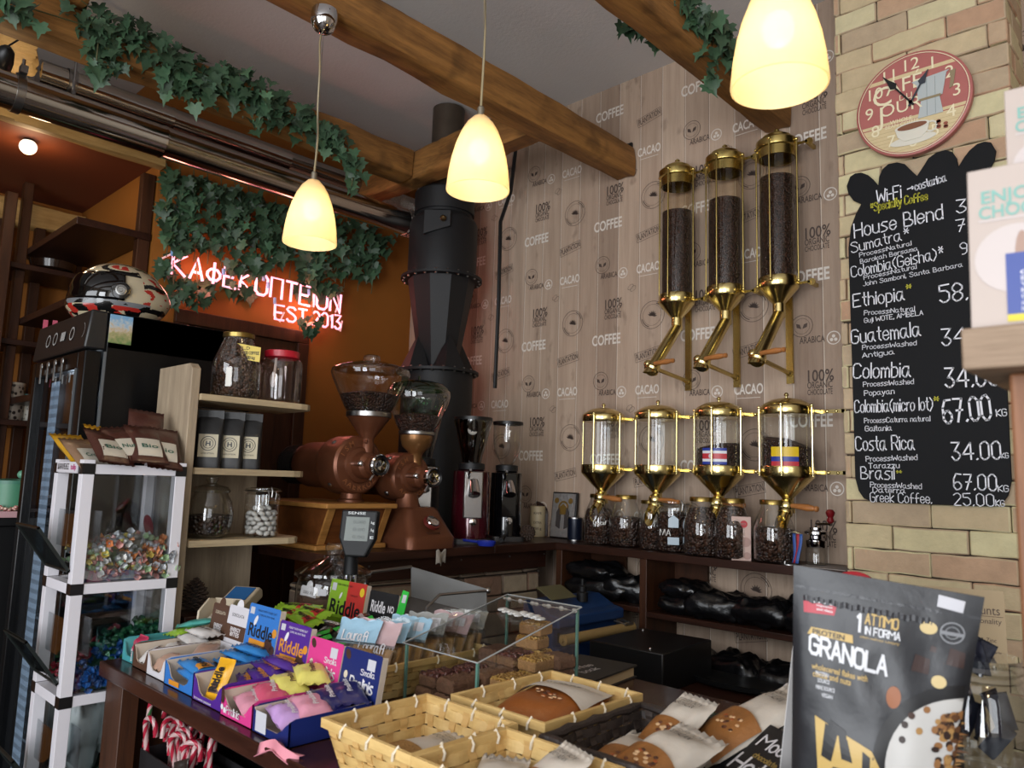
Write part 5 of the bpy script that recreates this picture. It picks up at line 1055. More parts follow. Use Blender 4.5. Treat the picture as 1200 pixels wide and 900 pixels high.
def on_shelf(px, xx): p = on(px, 500, x=xx); return p.y
t = jar(272, 466, 'large tapered jar of dark beans with yellow note on the top shelf', .195, .070, .95, 'milk', bl='dark beans filling the large tapered jar on the top shelf', zc=SZ[0])
for ob in list(bpy.data.objects):
    if ob.get('label', '') in ('large tapered jar of dark beans with yellow note on the top shelf', 'dark beans filling the large tapered jar on the top shelf'): ob.location = (-2.13, on_shelf(272, -2.13), SZ[0]+.0008)
b = MB(); b.add([(-.035, 0, -.012), (.035, 0, -.022), (.035, .0, .022), (-.035, .0, .032)], [(0, 1, 2, 3)], T(.062, .0, .128, -.1, 0, .9)); b.build('yellow_note', mk('yellow_note', '#c9b356', .6), t, solid=.001, smooth=False)
b = MB()
for k, s in enumerate(('OLD', 'GOOD COFFEE', '38.00 kg')): b.strokes(s, .008, T(.062, .0, .128, -.1, 0, .9) @ T(-.026+.008*k, -.0012, .014-.014*k, PI/2), .18, .03+.02*(k == 1))
b.build('note_writing', BLACKP, t, smooth=False); b = MB(); b.box(-.008, -.001, .03, .008, .001, .085, T(.052, -.047, 0, 0, 0, .75)); b.build('white_strip', WHITEP, t, smooth=False)
RG2 = glass('pinkish_plastic', (.97, .90, .88), .06, .55, 2.4)
t = thing('candy_jar', 'wide clear jar with red lid and a scoop inside, on the top shelf', 'jar', (-2.12, on_shelf(325, -2.12), SZ[0]+.0008))
b = MB(); b.lathe([(.055, .002), (.062, .008), (.064, .02), (.064, .115), (.060, .13), (.046, .14), (.046, .146)], 36, caps=False); b.lathe([(0, .003), (.055, .003)], 36, caps=False); b.build('glass_body', RG2, t)
b = MB(); b.lathe([(.050, .138), (.052, .14), (.052, .158), (.049, .160), (0, .160)], 40, caps=False); b.build('lid', mk('red_lid', '#a8182a', .3), t)
b = MB(); b.tube([(.02, -.03, .135), (.022, -.034, .09)], .004, 8); b.ball((.022, -.036, .068), (.016, .008, .024), 14, 10); b.build('scoop', mk('white_scoop', '#b8b3ae', .4), t)
BLKB = mk('matt_black_bag', '#0f0e0f', .45, bump=.3, bscale=25); LBL = mk('bag_label_cream', '#b3a98e', .5)
def coffee_pouch(loc, rz, label):
    t = thing('coffee_pouch', label, 'coffee bag', loc, rz, 'small black coffee bags on the shelf'); b = MB(); w, d, h = .074, .045, .145
    def f(u, v):
        a = 2*PI*u; x = math.copysign(abs(math.cos(a))**.4, math.cos(a))*w/2; y = math.copysign(abs(math.sin(a))**.4, math.sin(a))*d/2
        k = 1 if v < .62 else 1-.85*((v-.62)/.38); return (x*(1-.05*v), y*k+.002*noise.noise(Vector((x*50, v*6, rz))), v*h)
    b.surf(f, 32, 14, True); b.box(-w*.47, -.004, h-.006, w*.47, .004, h+.018); b.build('bag', BLKB, t, ang=50)
    b = MB(); m = T(0, -d/2-.0012, .062, PI/2); b.mat(0).prism([(-.026, -.032), (.026, -.032), (.026, .032), (-.026, .032)], 0, .0006, m); b.mat(1); m2 = m @ T(0, .006, .001)
    ring(b, .0185, .0205, 28, m2); ring(b, .0125, .014, 24, m2)
    for sx in (-1, 1): b.add([(sx*.003, -.007, 0), (sx*.007, -.007, 0), (sx*.006, .007, 0), (sx*.003, .007, 0)], [(0, 1, 2, 3)], m2)
    b.add([(-.006, -.0015, 0), (.006, -.0015, 0), (.006, .0015, 0), (-.006, .0015, 0)], [(0, 1, 2, 3)], m2); b.text('KAFEKOPTEION', .006, m @ T(0, -.022, .001), .01, .034); b.build('front_sticker', [LBL, BLACKP], t, smooth=False); return t
for px, lb, rz in ((247, 'small black coffee bag with round emblem label, leaning at the shelf side panel', 1.0), (272, 'small black coffee bag with round emblem label, middle of the three on the shelf', 1.0), (293, 'small black coffee bag with round emblem label, nearest the grinders', 1.05)):
    coffee_pouch((-2.12, on_shelf(px, -2.12), SZ[1]+.0008), rz, lb)
t = thing('glass_pot', 'round-bellied glass jar with glass lid and dark beans on the lowest shelf', 'jar', (-2.13, on_shelf(254, -2.13), SZ[2]+.0008)); pr = [(.040, .002), (.055, .012), (.062, .04), (.064, .07), (.058, .10), (.046, .122), (.045, .128)]
b = MB(); b.lathe(pr, 36); b.build('glass_body', JG, t); b = MB(); b.lathe([(.05, .126), (.052, .132), (.045, .142), (.02, .148), (.012, .153), (.018, .162), (.018, .168), (0, .17)], 30); b.build('lid', JG, t)
b = MB(); b.lathe([(0, .005), (.038, .006), (.052, .014), (.059, .04), (.060, .062), (.03, .066), (0, .067)], 30, caps=False); o = b.build('coffee_beans', beans_mat('chocolate_beans', '#120b08', '#35221a', 95)); o.location = t.location; tag(o, 'large dark glossy beans in the round-bellied glass jar', 'coffee beans', None, 'stuff')
t = jar(313, 632, 'clip-top glass jar of white sugared almonds on the lowest shelf', .145, .050, .6, 'clip', zc=SZ[2]); t.location = (-2.11, on_shelf(314, -2.11), SZ[2]+.0008)
AL = mk('sugared_almond_white', '#b9b6b2', .3); rr = random.Random(8); src = None
for lv in range(6):
    for k in range(11 if lv < 5 else 8):
        a = k*2*PI/11+lv*.3; r = .037 if lv < 5 else .02; loc = t.location+Vector((r*math.cos(a), r*math.sin(a), .013+lv*.0135+rr.uniform(-.003, .003)))
        if src is None: b = MB(); b.ball((0, 0, 0), (.0118, .0078, .0068), 12, 8); o = b.build('sugared_almond', AL); src = o
        else: o = src.copy(); COL.objects.link(o)
        o.location = loc; o.rotation_euler = (rr.uniform(-.5, .5), rr.uniform(-.6, .6), a+PI/2+rr.uniform(-.6, .6)); tag(o, 'white sugared almond in the clip-top jar on the lowest shelf', 'almond', 'sugared almonds in the jar')

# ================================================================== GRINDERS
COP = mk('copper_paint', '#6b402b', .36, .5, var=.12, vscale=10); COPD = mk('dark_copper', '#4c2a1b', .4, .5); HG = glass('hopper_plastic', (.93, .92, .90), .06, .6, 2.2)
OAK = wood('drawer_wood', '#4d2a12', '#6b3d1b', 1, 7, 10, .45, .1); OAKL = wood('drawer_edge_wood', '#7f5426', '#a87840', 1, 7, 10, .45, .1)
CHR = mk('chrome', '#c9c9cc', .06, 1)
def arc_text(b, s, r, a0, da, m, size):
    for i, ch in enumerate(s): a = a0-i*da; b.text(ch, size, m @ T(r*math.cos(a), r*math.sin(a), 0, 0, 0, a-PI/2), .02)
def arc_text_low(b, s, r, a0, da, m, size):
    for i, ch in enumerate(s): a = a0+i*da; b.text(ch, size, m @ T(r*math.cos(a), r*math.sin(a), 0, 0, 0, a+PI/2), .02)
def grinder_body(t, x, y, z, R, s):
    m = T(x, y, z, 0, PI/2, 0); b = MB(); b.lathe([(R*.70, -.30*s), (R*.80, -.27*s), (R*.82, -.12*s), (R*.97, -.10*s), (R, -.085*s), (R, .0), (R*.98, .012), (R*.90, .02), (R*.62, .022), (R*.58, .03), (R*.45, .034), (R*.42, .075), (R*.30, .085), (R*.28, .12), (0, .12)], 44, m); b.build('body', COP, t)
    b = MB(); b.lathe([(0, -.42*s), (R*.6, -.42*s), (R*.72, -.40*s)]+[q for k in range(7) for q in ((R*.72, (-.39+k*.012)*s), (R*.62, (-.388+k*.012)*s), (R*.62, (-.382+k*.012)*s), (R*.72, (-.38+k*.012)*s))]+[(R*.70, -.29*s)], 36, m, caps=False); b.build('motor', mk('motor_black', '#171312', .4, .4), t)
    b = MB(); mf = T(x+.0215, y, z, PI/2, 0, PI/2); arc_text(b, 'ISM', R*.76, 2.7, .32, mf, R*.26); arc_text_low(b, 'AAERKOZ', R*.76, -2.35, .27, mf, R*.26); b.build('raised_letters', mk('copper_letter', '#a36b48', .3, .6), t, smooth=False)
    b = MB()
    for a in (.8, 2.3, 3.9, 5.5): b.ball((x-.04, y+R*.96*math.cos(a), z+R*.96*math.sin(a)), (.012, .01, .01), 10, 6)
    b.build('bolt', CHROME2, t)
    b = MB(); b.lathe([(.030*s, .118), (.036*s, .121), (.037*s, .135), (.033*s, .14), (.026*s, .134), (.018*s, .134), (.016*s, .142), (0, .143)], 28, m); wv = b.build('adjusting_wheel', CHR, t); b = MB()
    b.lathe([(.033*s, .1405), (.026*s, .1355)], 28, m, caps=False); b.build('black_ring', BLACKP, wv)
    b = MB(); b.tube([(x+.12, y+.03*s, z+.03*s), (x+.13, y-.035*s, z-.05*s)], .004, 8); b.build('wheel_clip', CHR, t)
    b = MB(); b.tube([(x+.01, y-R*.35, z+.004), (x+.085, y-R*.42, z+.004)], [.008, .010], 12); b.ball((x+.086, y-R*.42, z+.004), .010, 10, 6); b.build('lever', CHR, t)
GX, GY = -2.2, 1.53
t = thing('coffee_grinder', 'large copper coffee grinder with clear hopper standing on a wooden drawer box', 'coffee grinder', (GX, GY, ZC+.0005))
b = MB(); b.box(-.34, -.20, .132, .15, .075, .148); b.box(-.34, -.20, 0, .10, .072, .016); b.build('drawer_boards', OAKL, t, smooth=False, bev=.004)
b = MB(); b.hexa([(-.33, -.17, .016), (.065, -.17, .016), (.065, .066, .016), (-.33, .066, .016)], [(-.33, -.17, .132), (.12, -.17, .132), (.12, .066, .132), (-.33, .066, .132)]); b.build('drawer_box', OAK, t, smooth=False)
b = MB()
for ya, yb in ((-.173, -.150), (.046, .069)): b.hexa([(.06, ya, .016), (.070, ya, .016), (.070, yb, .016), (.06, yb, .016)], [(.115, ya, .132), (.125, ya, .132), (.125, yb, .132), (.115, yb, .132)])
b.build('drawer_edge', OAKL, t, smooth=False)
b = MB(); b.tube([(.095, -.07, .075), (.115, -.045, .07), (.11, -.02, .075)], .005, 8); b.build('drawer_pull', CHR, t)
b = MB(); b.lathe([(.045, .148), (.045, .155), (.036, .16), (.034, .20)], 28, T(.0, -.01, 0)); b.build('pedestal', COP, t)
grinder_body(t, .02, -.01, .272, .10, 1.0)
m = T(.035, .02, 0); b = MB(); b.lathe([(.024, .30), (.024, .345), (.021, .352), (.023, .365), (.045, .395), (.070, .43), (.074, .438)], 36, m); b.ball((.055, .0, .352), .007, 8, 6); b.build('funnel', COP, t)
b = MB(); b.lathe([(.0735, .435), (.077, .437), (.077, .452), (.073, .455)], 40, m); b.build('steel_ring', CHROME2, t)
b = MB(); b.lathe([(.074, .452), (.085, .47), (.132, .572), (.136, .588), (.133, .600), (.124, .606), (.10, .615), (.06, .626), (.03, .632), (.028, .648), (.022, .652), (0, .652)], 48, m, caps=False); b.lathe([(.133, .598), (.128, .600), (.08, .612)], 48, m, caps=False); b.build('hopper', HG, t)
b = MB(); b.lathe([(0, .455), (.07, .455), (.083, .474), (.100, .512), (.06, .522), (0, .526)], 36, caps=False); o = b.build('coffee_beans', BEANS, ang=60); o.location = Vector((GX+.035, GY+.02, ZC)); tag(o, 'roasted beans in the clear hopper of the large copper grinder', 'coffee beans', None, 'stuff')
b = MB(); rr = random.Random(2)
GX2, GY2 = -2.12, 1.72
t = thing('coffee_grinder', 'copper coffee grinder with green-lidded hopper and flared base', 'coffee grinder', (GX2, GY2, ZC+.0005))
def sect(w, d, r=.03): return [(sx*(w/2-r)+r*math.cos(a), sy*(d/2-r)+r*math.sin(a)) for sx, sy, a0 in ((1, 1, 0), (-1, 1, PI/2), (-1, -1, PI), (1, -1, 1.5*PI)) for a in [a0+i*PI/8 for i in range(5)]]
b = MB(); lv = [(.0, .26, .21), (.035, .26, .21), (.045, .245, .20), (.10, .17, .165), (.125, .15, .145), (.135, .13, .13)]; vs = []; fs = []
for z, w_, d2 in lv: vs += [(p[0], p[1], z) for p in sect(w_, d2)]
K = 20
for j in range(len(lv)-1):
    for i in range(K): fs.append((j*K+i, j*K+(i+1) % K, (j+1)*K+(i+1) % K, (j+1)*K+i))
fs += [tuple(range(K))[::-1], tuple((len(lv)-1)*K+i for i in range(K))]; b.add(vs, fs); b.build('base', COP, t, ang=40)
m = T(.108, .0, .082, 0, PI/2-.85, 0); b = MB(); b.lathe([(.030, 0), (.030, .01), (.024, .012)], 28, m); q = b.build('dial', mk('dial_red', '#5b1d17', .4), t); b = MB(); b.lathe([(.024, .011), (.022, .016), (.01, .018), (0, .018)], 24, m); b.build('dial_centre', CHR, q)
b = MB(); b.tube([(.095, -.05, .06), (.118, -.02, .05), (.118, .03, .05), (.095, .055, .06)], .004, 6); b.build('trim_wire', COPD, t)
b = MB(); b.lathe([(.05, .13), (.04, .15), (.036, .18)], 24, T(0, -.02, 0)); b.build('pedestal', COP, t)
grinder_body(t, .0, -.02, .238, .085, .95)
m = T(.01, .0, 0); b = MB(); b.lathe([(.022, .28), (.022, .315), (.028, .325), (.050, .345), (.057, .37), (.058, .388)], 32, m); b.build('funnel', mk('bronze_bowl', '#7a5430', .3, .6), t)
b = MB(); b.lathe([(.060, .384), (.064, .387), (.064, .396), (.06, .398)], 36, m); b.build('steel_ring', CHROME2, t)
b = MB(); b.lathe([(.060, .396), (.075, .42), (.108, .50), (.114, .525), (.112, .54), (.105, .548)], 44, m, caps=False); b.build('hopper', HG, t)
b = MB(); b.lathe([(.108, .545), (.104, .552), (.09, .565), (.05, .577), (0, .58)], 40, m, caps=False); b.lathe([(.004, .578), (.004, .596), (0, .597)], 8, m); b.build('lid', glass('green_lid_plastic', (.10, .38, .14), .08, .4), t)
b = MB(); b.lathe([(0, .398), (.058, .398), (.073, .424), (.083, .452), (.05, .460), (0, .463)], 32, caps=False); o = b.build('coffee_beans', BEANS, ang=60); o.location = Vector((GX2+.01, GY2, ZC)); tag(o, 'roasted beans in the hopper with the green lid', 'coffee beans', None, 'stuff')
def shop_grinder(x, y, label, body, hop, H, R, face_, hopper_kind):
    t = thing('coffee_grinder', label, 'coffee grinder', (x, y, ZC+.0005), rz=-.62); hb = H*.56
    b = MB(); b.prism(sect(R*2.4, R*2.1, .02), 0, .018); b.build('base', mk('grinder_base_grey', '#3d3b3a', .4, .5), t, ang=40)
    b = MB(); b.lathe([(R*1.0, .018), (R*1.02, hb*.5), (R*.98, hb), (R*.6, hb+.008), (0, hb+.008)], 36); b.build('body', body, t)
    b = MB(); b.hexa([(R*.55, -R*.5, hb*.35), (R*1.08, -R*.5, hb*.35), (R*1.08, R*.5, hb*.35), (R*.55, R*.5, hb*.35)], [(R*.55, -R*.5, hb), (R*1.08, -R*.5, hb), (R*1.08, R*.5, hb), (R*.55, R*.5, hb)]); b.build('front_plate', face_, t, bev=.004)
    b = MB(); b.tube([(R*1.0, 0, hb*.86), (R*1.5, 0, hb*.68)], [.018, .022], 16); b.tube([(R*1.0, -.02, hb*.9), (R*1.75, -.02, hb*1.02)], .005, 8); b.build('dosing_spout', CHR, t)
    b = MB(); b.lathe([(.012, 0), (.013, .012), (0, .013)], 16, T(R*1.08, 0, hb*.3, 0, PI/2)); b.build('switch_knob', CHR, t)
    b = MB(); b.lathe([(R*.72, hb+.008), (R*.72, hb+.03), (R*.5, hb+.034)], 32); b.build('collar', BLACKM, t)
    b = MB()
    if hopper_kind == 'cone': b.lathe([(R*.5, hb+.03), (R*.55, hb+.05), (R*1.05, H-.02), (R*1.06, H-.012)], 36, caps=False)
    else: b.lathe([(R*.3, hb+.03), (R*.5, hb+.045), (R*.8, hb+.085), (R*.93, hb+.13), (R*.95, H-.012)], 36, caps=False)
    b.build('hopper', hop, t); b = MB(); b.lathe([(R*1.06 if hopper_kind == 'cone' else R*.98, H-.014), (R*1.06 if hopper_kind == 'cone' else R*.98, H-.002), (R*.7, H), (0, H)], 36, caps=False); b.build('lid', BLACKP, t)
    return t
SMK = glass('smoked_hopper', (.16, .12, .11), .08, .5, 2.2)
t = shop_grinder(-2.14, 2.02, 'dark red coffee grinder with smoked conical hopper and round badge', mk('wine_red_metal', '#45101a', .15, .3, coat=.5), SMK, .475, .07, mk('steel_plate', '#8f8b88', .25, .8), 'cone')
b = MB(); ring(b, 0, .018, 24, T(.062, -.01, .42, PI/2, 0, PI/2) @ T(rx=-.25)); q = b.build('badge', mk('badge_white', '#b5b0a6', .5), t, smooth=False); b = MB(); b.text('M', .022, T(.0635, -.01, .42, PI/2, 0, PI/2) @ T(rx=-.25), .02); ring(b, .0145, .016, 24, T(.0632, -.01, .42, PI/2, 0, PI/2) @ T(rx=-.25)); b.build('badge_letter', BLACKP, q, smooth=False)
shop_grinder(-2.16, 2.235, 'black coffee grinder with clear bullet-shaped hopper, nearest the wallpaper', mk('gloss_black_metal', '#0b0b0d', .12, .3, coat=.6), HG, .475, .063, mk('gloss_black_metal', '#0b0b0d', .12, .3, coat=.6), 'bullet')
shop_grinder(-2.32, 1.93, 'silver-fronted coffee grinder half hidden between copper and red grinders', mk('graphite_metal', '#3c3836', .3, .5), glass('grey_hopper', (.5, .47, .45), .07, .5, 2.2), .50, .065, mk('silver_plate', '#a6a19a', .3, .6), 'cone')
# things beside the grinders
p = on(572, 641, z=ZC); t = thing('measuring_scoop', 'blue plastic scoop lying in front of the red grinder', 'scoop', (p.x-.01, p.y+.0, ZC+.001), rz=.4)
b = MB(); b.lathe([(0, 0), (.022, .002), (.027, .012), (.028, .02), (.026, .02), (.02, .006), (0, .004)], 20, T(s=(1.3, 1, 1))); b.tube([(-.03, 0, .014), (-.09, 0, .018)], .005, 8); b.build('scoop', mk('royal_blue_plastic', '#1d2c8c', .35), t)
p = on(592, 634, z=ZC); t = thing('portafilter', 'steel portafilter with black handle lying before the black grinder', 'portafilter', (p.x-.02, p.y+.02, ZC+.001), rz=-.9)
b = MB(); b.lathe([(.0, 0), (.028, .0), (.033, .006), (.036, .03), (.034, .034), (.03, .032), (.028, .01), (0, .008)], 26); b.build('basket', CHROME2, t); b = MB(); b.tube([(.034, 0, .022), (.06, 0, .02), (.13, 0, .016), (.16, 0, .012)], [.007, .009, .012, .009], 12); b.build('handle', mk('handle_black', '#141313', .35), t)
def pinecone(x, y, z, label, s=1.0, tilt=(0, 0, 0)):
    t = thing('pine_cone', label, 'pine cone', (x, y, z)); t.rotation_euler = tilt; b = MB(); b.lathe([(0, 0), (.012*s, .008*s), (.020*s, .03*s), (.014*s, .06*s), (0, .085*s)], 14); b.build('core', mk('cone_dark', '#1c120c', .8), t); b = MB()
    for k in range(70):
        v = k/70; a = k*2.39996; r = .030*s*math.sin(PI*min(1, v*.85+.18))**.8; zz = .006*s+v*.078*s; L = .013*s
        b.add([(r*.35, -.007*s, 0), (r*.35, .007*s, 0), (r+L*.3, .006*s, .004*s), (r+L*.5, 0, .007*s), (r+L*.3, -.006*s, .004*s), (r*.6, 0, .006*s)], [(0, 1, 5), (1, 2, 3, 5), (5, 3, 4, 0)], T(0, 0, zz, 0, 0, a))
    b.build('scales', mk('cone_scale_brown', '#3a2a20', .8), t, solid=.002, smooth=False); return t
p = on(612, 634, z=ZC); pinecone(p.x-.02, p.y+.03, ZC+.028, 'small dark pine cone lying on the counter before the cream tin', .9, (PI/2*.9, .2, 1.1))
pinecone(-2.14, on(228, 700, x=-2.14).y, .951+.06, 'dark pine cone standing at the foot of the pale shelf unit', 1.05)
o = MB(); o.box(-.06, -.05, 0, .06, .05, .06); o = o.build('wooden_block', DARKW, bev=.002); o.location = (-2.14, on(228, 700, x=-2.14).y, .951); tag(o, 'dark wooden block under the pine cone by the shelf unit', 'block')
p = on(624, 629, z=ZC); t = thing('cream_tin', 'cream tin with dark print beside the framed icon', 'tin', (p.x-.0, p.y+.03, ZC+.001)); b = MB(); b.lathe([(0, 0), (.034, 0), (.034, .128), (.032, .13), (0, .13)], 28, caps=False); b.build('body', mk('cream_paper_tin', '#b7a684', .5), t)
b = MB()
for k, (s, z) in enumerate((('KAFE', .10), ('EXTRA', .06), ('250 g', .035))): a = -.85; b.text(s, .014, T(.0345*math.cos(a), .0345*math.sin(a), z, 0, 0, a+PI/2) @ T(rx=PI/2), .01, .034)
b.build('dark_print', mk('brown_print', '#40301f', .6), t, smooth=False)
t = thing('arched_box', 'dark brown arched wooden box standing behind the cream tin', 'box', (p.x-.06, p.y+.085, ZC+.001), rz=-.75); b = MB(); arc = [(-.06, 0), (.06, 0), (.06, .09)]+[(.06*math.cos(a), .09+.06*math.sin(a)) for a in [i*PI/12 for i in range(1, 12)]]+[(-.06, .09)]
b.prism(arc, -.05, 0, T(0, 0, 0, PI/2)); b.build('case', mk('dark_mahogany', '#2a1410', .3), t, ang=30, bev=.003); b = MB(); ring(b, .035, .042, 30, T(0, -.001, .088, PI/2)); b.build('brass_ring', BRASSR, t, smooth=False)
q = on(661, 606, y=YW-.03); t = thing('framed_icon', 'small silver relief icon in a dark frame leaning on the wallpaper', 'icon', (q.x, YW-.045, ZC+.001)); t.rotation_euler = (-.1, 0, 0)
b = MB(); b.box(-.067, 0, 0, .067, .012, .195); b.build('frame', BLACKP, t, bev=.002)
SIL = mk('silver_relief', '#a8a6a4', .3, .6, bump=1, bscale=70); b = MB(); b.box(-.061, -.003, .006, .061, 0, .189); b.build('relief', SIL, t)
b = MB(); m = T(0, -.0035, .1, PI/2); b.mat(0).prism([(-.016, .0), (.016, .0), (.02, .03), (.0, .045), (-.02, .03)], 0, .003, m); b.mat(1).prism([(-.034, -.05), (-.012, -.06), (-.010, .01), (-.022, .03), (-.034, .01)], 0, .003, m); b.prism([(.034, -.05), (.012, -.06), (.010, .01), (.022, .03), (.034, .01)], 0, .003, m); b.mat(0)
for sx in (-1, 1): ring(b, 0, .012, 18, m @ T(sx*.038, .058, .002))
ring(b, .02, .028, 24, m @ T(0, .03, .001)); b.build('figures', [mk('icon_gold', '#8a6d35', .4, .5), mk('icon_dark', '#3b3533', .6)], t, smooth=False)
q = on(671, 634, z=ZC); t = thing('dark_can', 'dark blue cylindrical can before the framed icon', 'can', (q.x-.005, q.y+.02, ZC+.001)); b = MB(); b.lathe([(0, 0), (.030, 0), (.031, .004), (.031, .092), (0, .093)], 28, caps=False); b.build('body', mk('navy_tin', '#151b2b', .3, .3), t)
b = MB(); b.lathe([(.0315, .0), (.0315, .005)], 28, caps=False); b.lathe([(.0315, .089), (.0315, .094), (.028, .095), (0, .094)], 28, caps=False); b.build('rims', CHROME2, t)
# ================================================================== FRONT COUNTER
CX0, CX1, CY0, CY1, CZ = -1.985, .35, .692, 1.56, .95
t = thing('shop_counter', 'dark brown shop counter with an open compartment under its top', 'counter', (CX0, CY0, 0))
b = MB(); b.box(0, 0, CZ-.034, CX1-CX0, CY1-CY0, CZ); b.build('worktop', wood('counter_wood', '#24130f', '#42251c', 0, 7, 12, .22, .06), t, bev=.003)
b = MB(); b.box(.0, .02, 0, .10, .06, CZ-.034); b.box(0, .06, 0, .03, CY1-CY0, CZ-.034); b.build('end_panel', DARKWZ, t, bev=.002)
b = MB(); b.box(.03, .40, 0, CX1-CX0, .42, CZ-.034); b.build('inner_panel', DARKWX, t)
b = MB(); b.box(.03, .03, .615, CX1-CX0, .40, .64); b.build('shelf', DARKWX, t, bev=.002)
# candy canes in black boxes
BLKC = mk('black_card', '#151416', .5)
for k, (x0, x1, y0, y1, zt, lb) in enumerate(((-1.85, -1.60, .75, .83, .775, 'black box holding striped candy canes under the counter top'), (-1.84, -1.50, .85, .93, .785, 'second black box behind the candy canes under the counter top'))):
    t = thing('cane_box', lb, 'box', (x0, y0, .6405)); b = MB(); w, d, h = x1-x0, y1-y0, zt-.6405
    b.box(0, 0, 0, w, .003, h); b.box(0, d-.003, 0, w, d, h); b.box(0, .003, 0, .003, d-.003, h); b.box(w-.003, .003, 0, w, d-.003, h); b.box(.003, .003, 0, w-.003, d-.003, .003); b.build('carton', BLKC, t, smooth=False)
    if k == 0: b = MB(); b.surf(lambda u, v: (.19+.05*u, -.004-.006*math.sin(u*5), h+.0+.04*(v-.5)+.02*u), 8, 3); b.build('bow', mk('dark_ribbon', '#2b2320', .3), t, solid=.002)
CRED, CWHT, CGRN = mk('cane_red', '#a01f35', .25), mk('cane_white', '#b99a98', .25), mk('cane_green', '#3a6b3f', .25)
def cane(two):
    b = MB(); pts = [(0, 0, z*.01) for z in range(12)]+[(.018-.018*math.cos(a), 0, .115+.018*math.sin(a)) for a in [i*PI/10 for i in range(11)]]+[(.036, 0, .105), (.036, 0, .095)]
    n = 10; r = .0062; P_ = [Vector(p) for p in pts]; vs = []; fs = []; N = len(P_)
    for i, p in enumerate(P_):
        tn = (P_[min(i+1, N-1)]-P_[max(i-1, 0)]).normalized(); up = Vector((0, 1, 0)); w = tn.cross(up)
        for k in range(n): a = 2*PI*k/n+i*.62; vs.append(p+(up*math.cos(a)+w*math.sin(a))*r)
    b.v = [tuple(v) for v in vs]
    for i in range(N-1):
        for k in range(n): b.f.append((i*n+k, i*n+(k+1) % n, (i+1)*n+(k+1) % n, (i+1)*n+k)); b.mi.append(0 if k in (0, 1, 2) else 2 if (two and k in (5, 6)) else 0 if (k in (5, 6)) else 1)
    b.f += [tuple(range(n))[::-1], tuple((N-1)*n+k for k in range(n))]; b.mi += [1, 1]
    return b.build('candy_cane', [CRED, CWHT, CGRN], ang=60)
rr = random.Random(6); src = cane(False); srcg = cane(True); first = True
for i in range(26):
    x = -1.835+.215*((i*.618) % 1); y = .765+.05*((i*.377) % 1); o = src if i == 0 else (srcg if i == 3 else (srcg if i == 9 else src).copy())
    if o.name not in COL.objects: COL.objects.link(o)
    o.location = (x, y, .70+rr.uniform(-.02, .025)) if i != 3 else (-1.86, .762, .745); o.rotation_euler = (rr.uniform(-.15, .2), rr.uniform(-.3, .3), rr.choice((0, PI, .6, 2.6, -1.2))+rr.uniform(-.4, .4)) if i != 3 else (0, .05, .7)
    if i == 3: tag(o, 'red and green striped candy cane standing tallest at the left of the cane box', 'candy cane', 'candy canes')
    elif i == 9: tag(o, 'red, white and green candy cane among the red ones in the box', 'candy cane', 'candy canes')
    else: tag(o, 'red and white striped candy cane in the black box under the counter', 'candy cane', 'candy canes')
# ------------------------------------------------------------------ bar boxes
BEIGE = mk('box_inside_card', '#b9aa9a', .6)
def bar(loc, rz, mats, label, w=.034, L=.105, th=.014, tilt=0, roll=0, deco=None, group='snack bars on the counter', name='snack_bar'):
    t = thing(name, label, 'snack bar', loc, group=group); t.rotation_euler = (tilt, roll, rz); b = MB(); pillow(b, w, L, th, None, loc[0]*31+loc[1]*17, 10, 16); b.build('wrapper', mats, t, ang=70)
    if deco:
        txt, tm, sz = deco[:3]; b = MB(); vs, fs = font_mesh(txt, .03); W_ = max(v.x for v in vs)-min(v.x for v in vs); s = L*.55/W_; b.add([(v.y*sz*-1, v.x*s, th/2+.0015) for v in vs], fs); b.build('lettering', tm, t, smooth=False)
        if len(deco) > 3: b = MB(); b.surf(lambda u, v: ((u-.5)*w*.86, L*(-.30+.25*v), th/2*max(0, 1-(2*u-1)**4)+.0006), 6, 6); b.build('picture', deco[3], t)
    return t
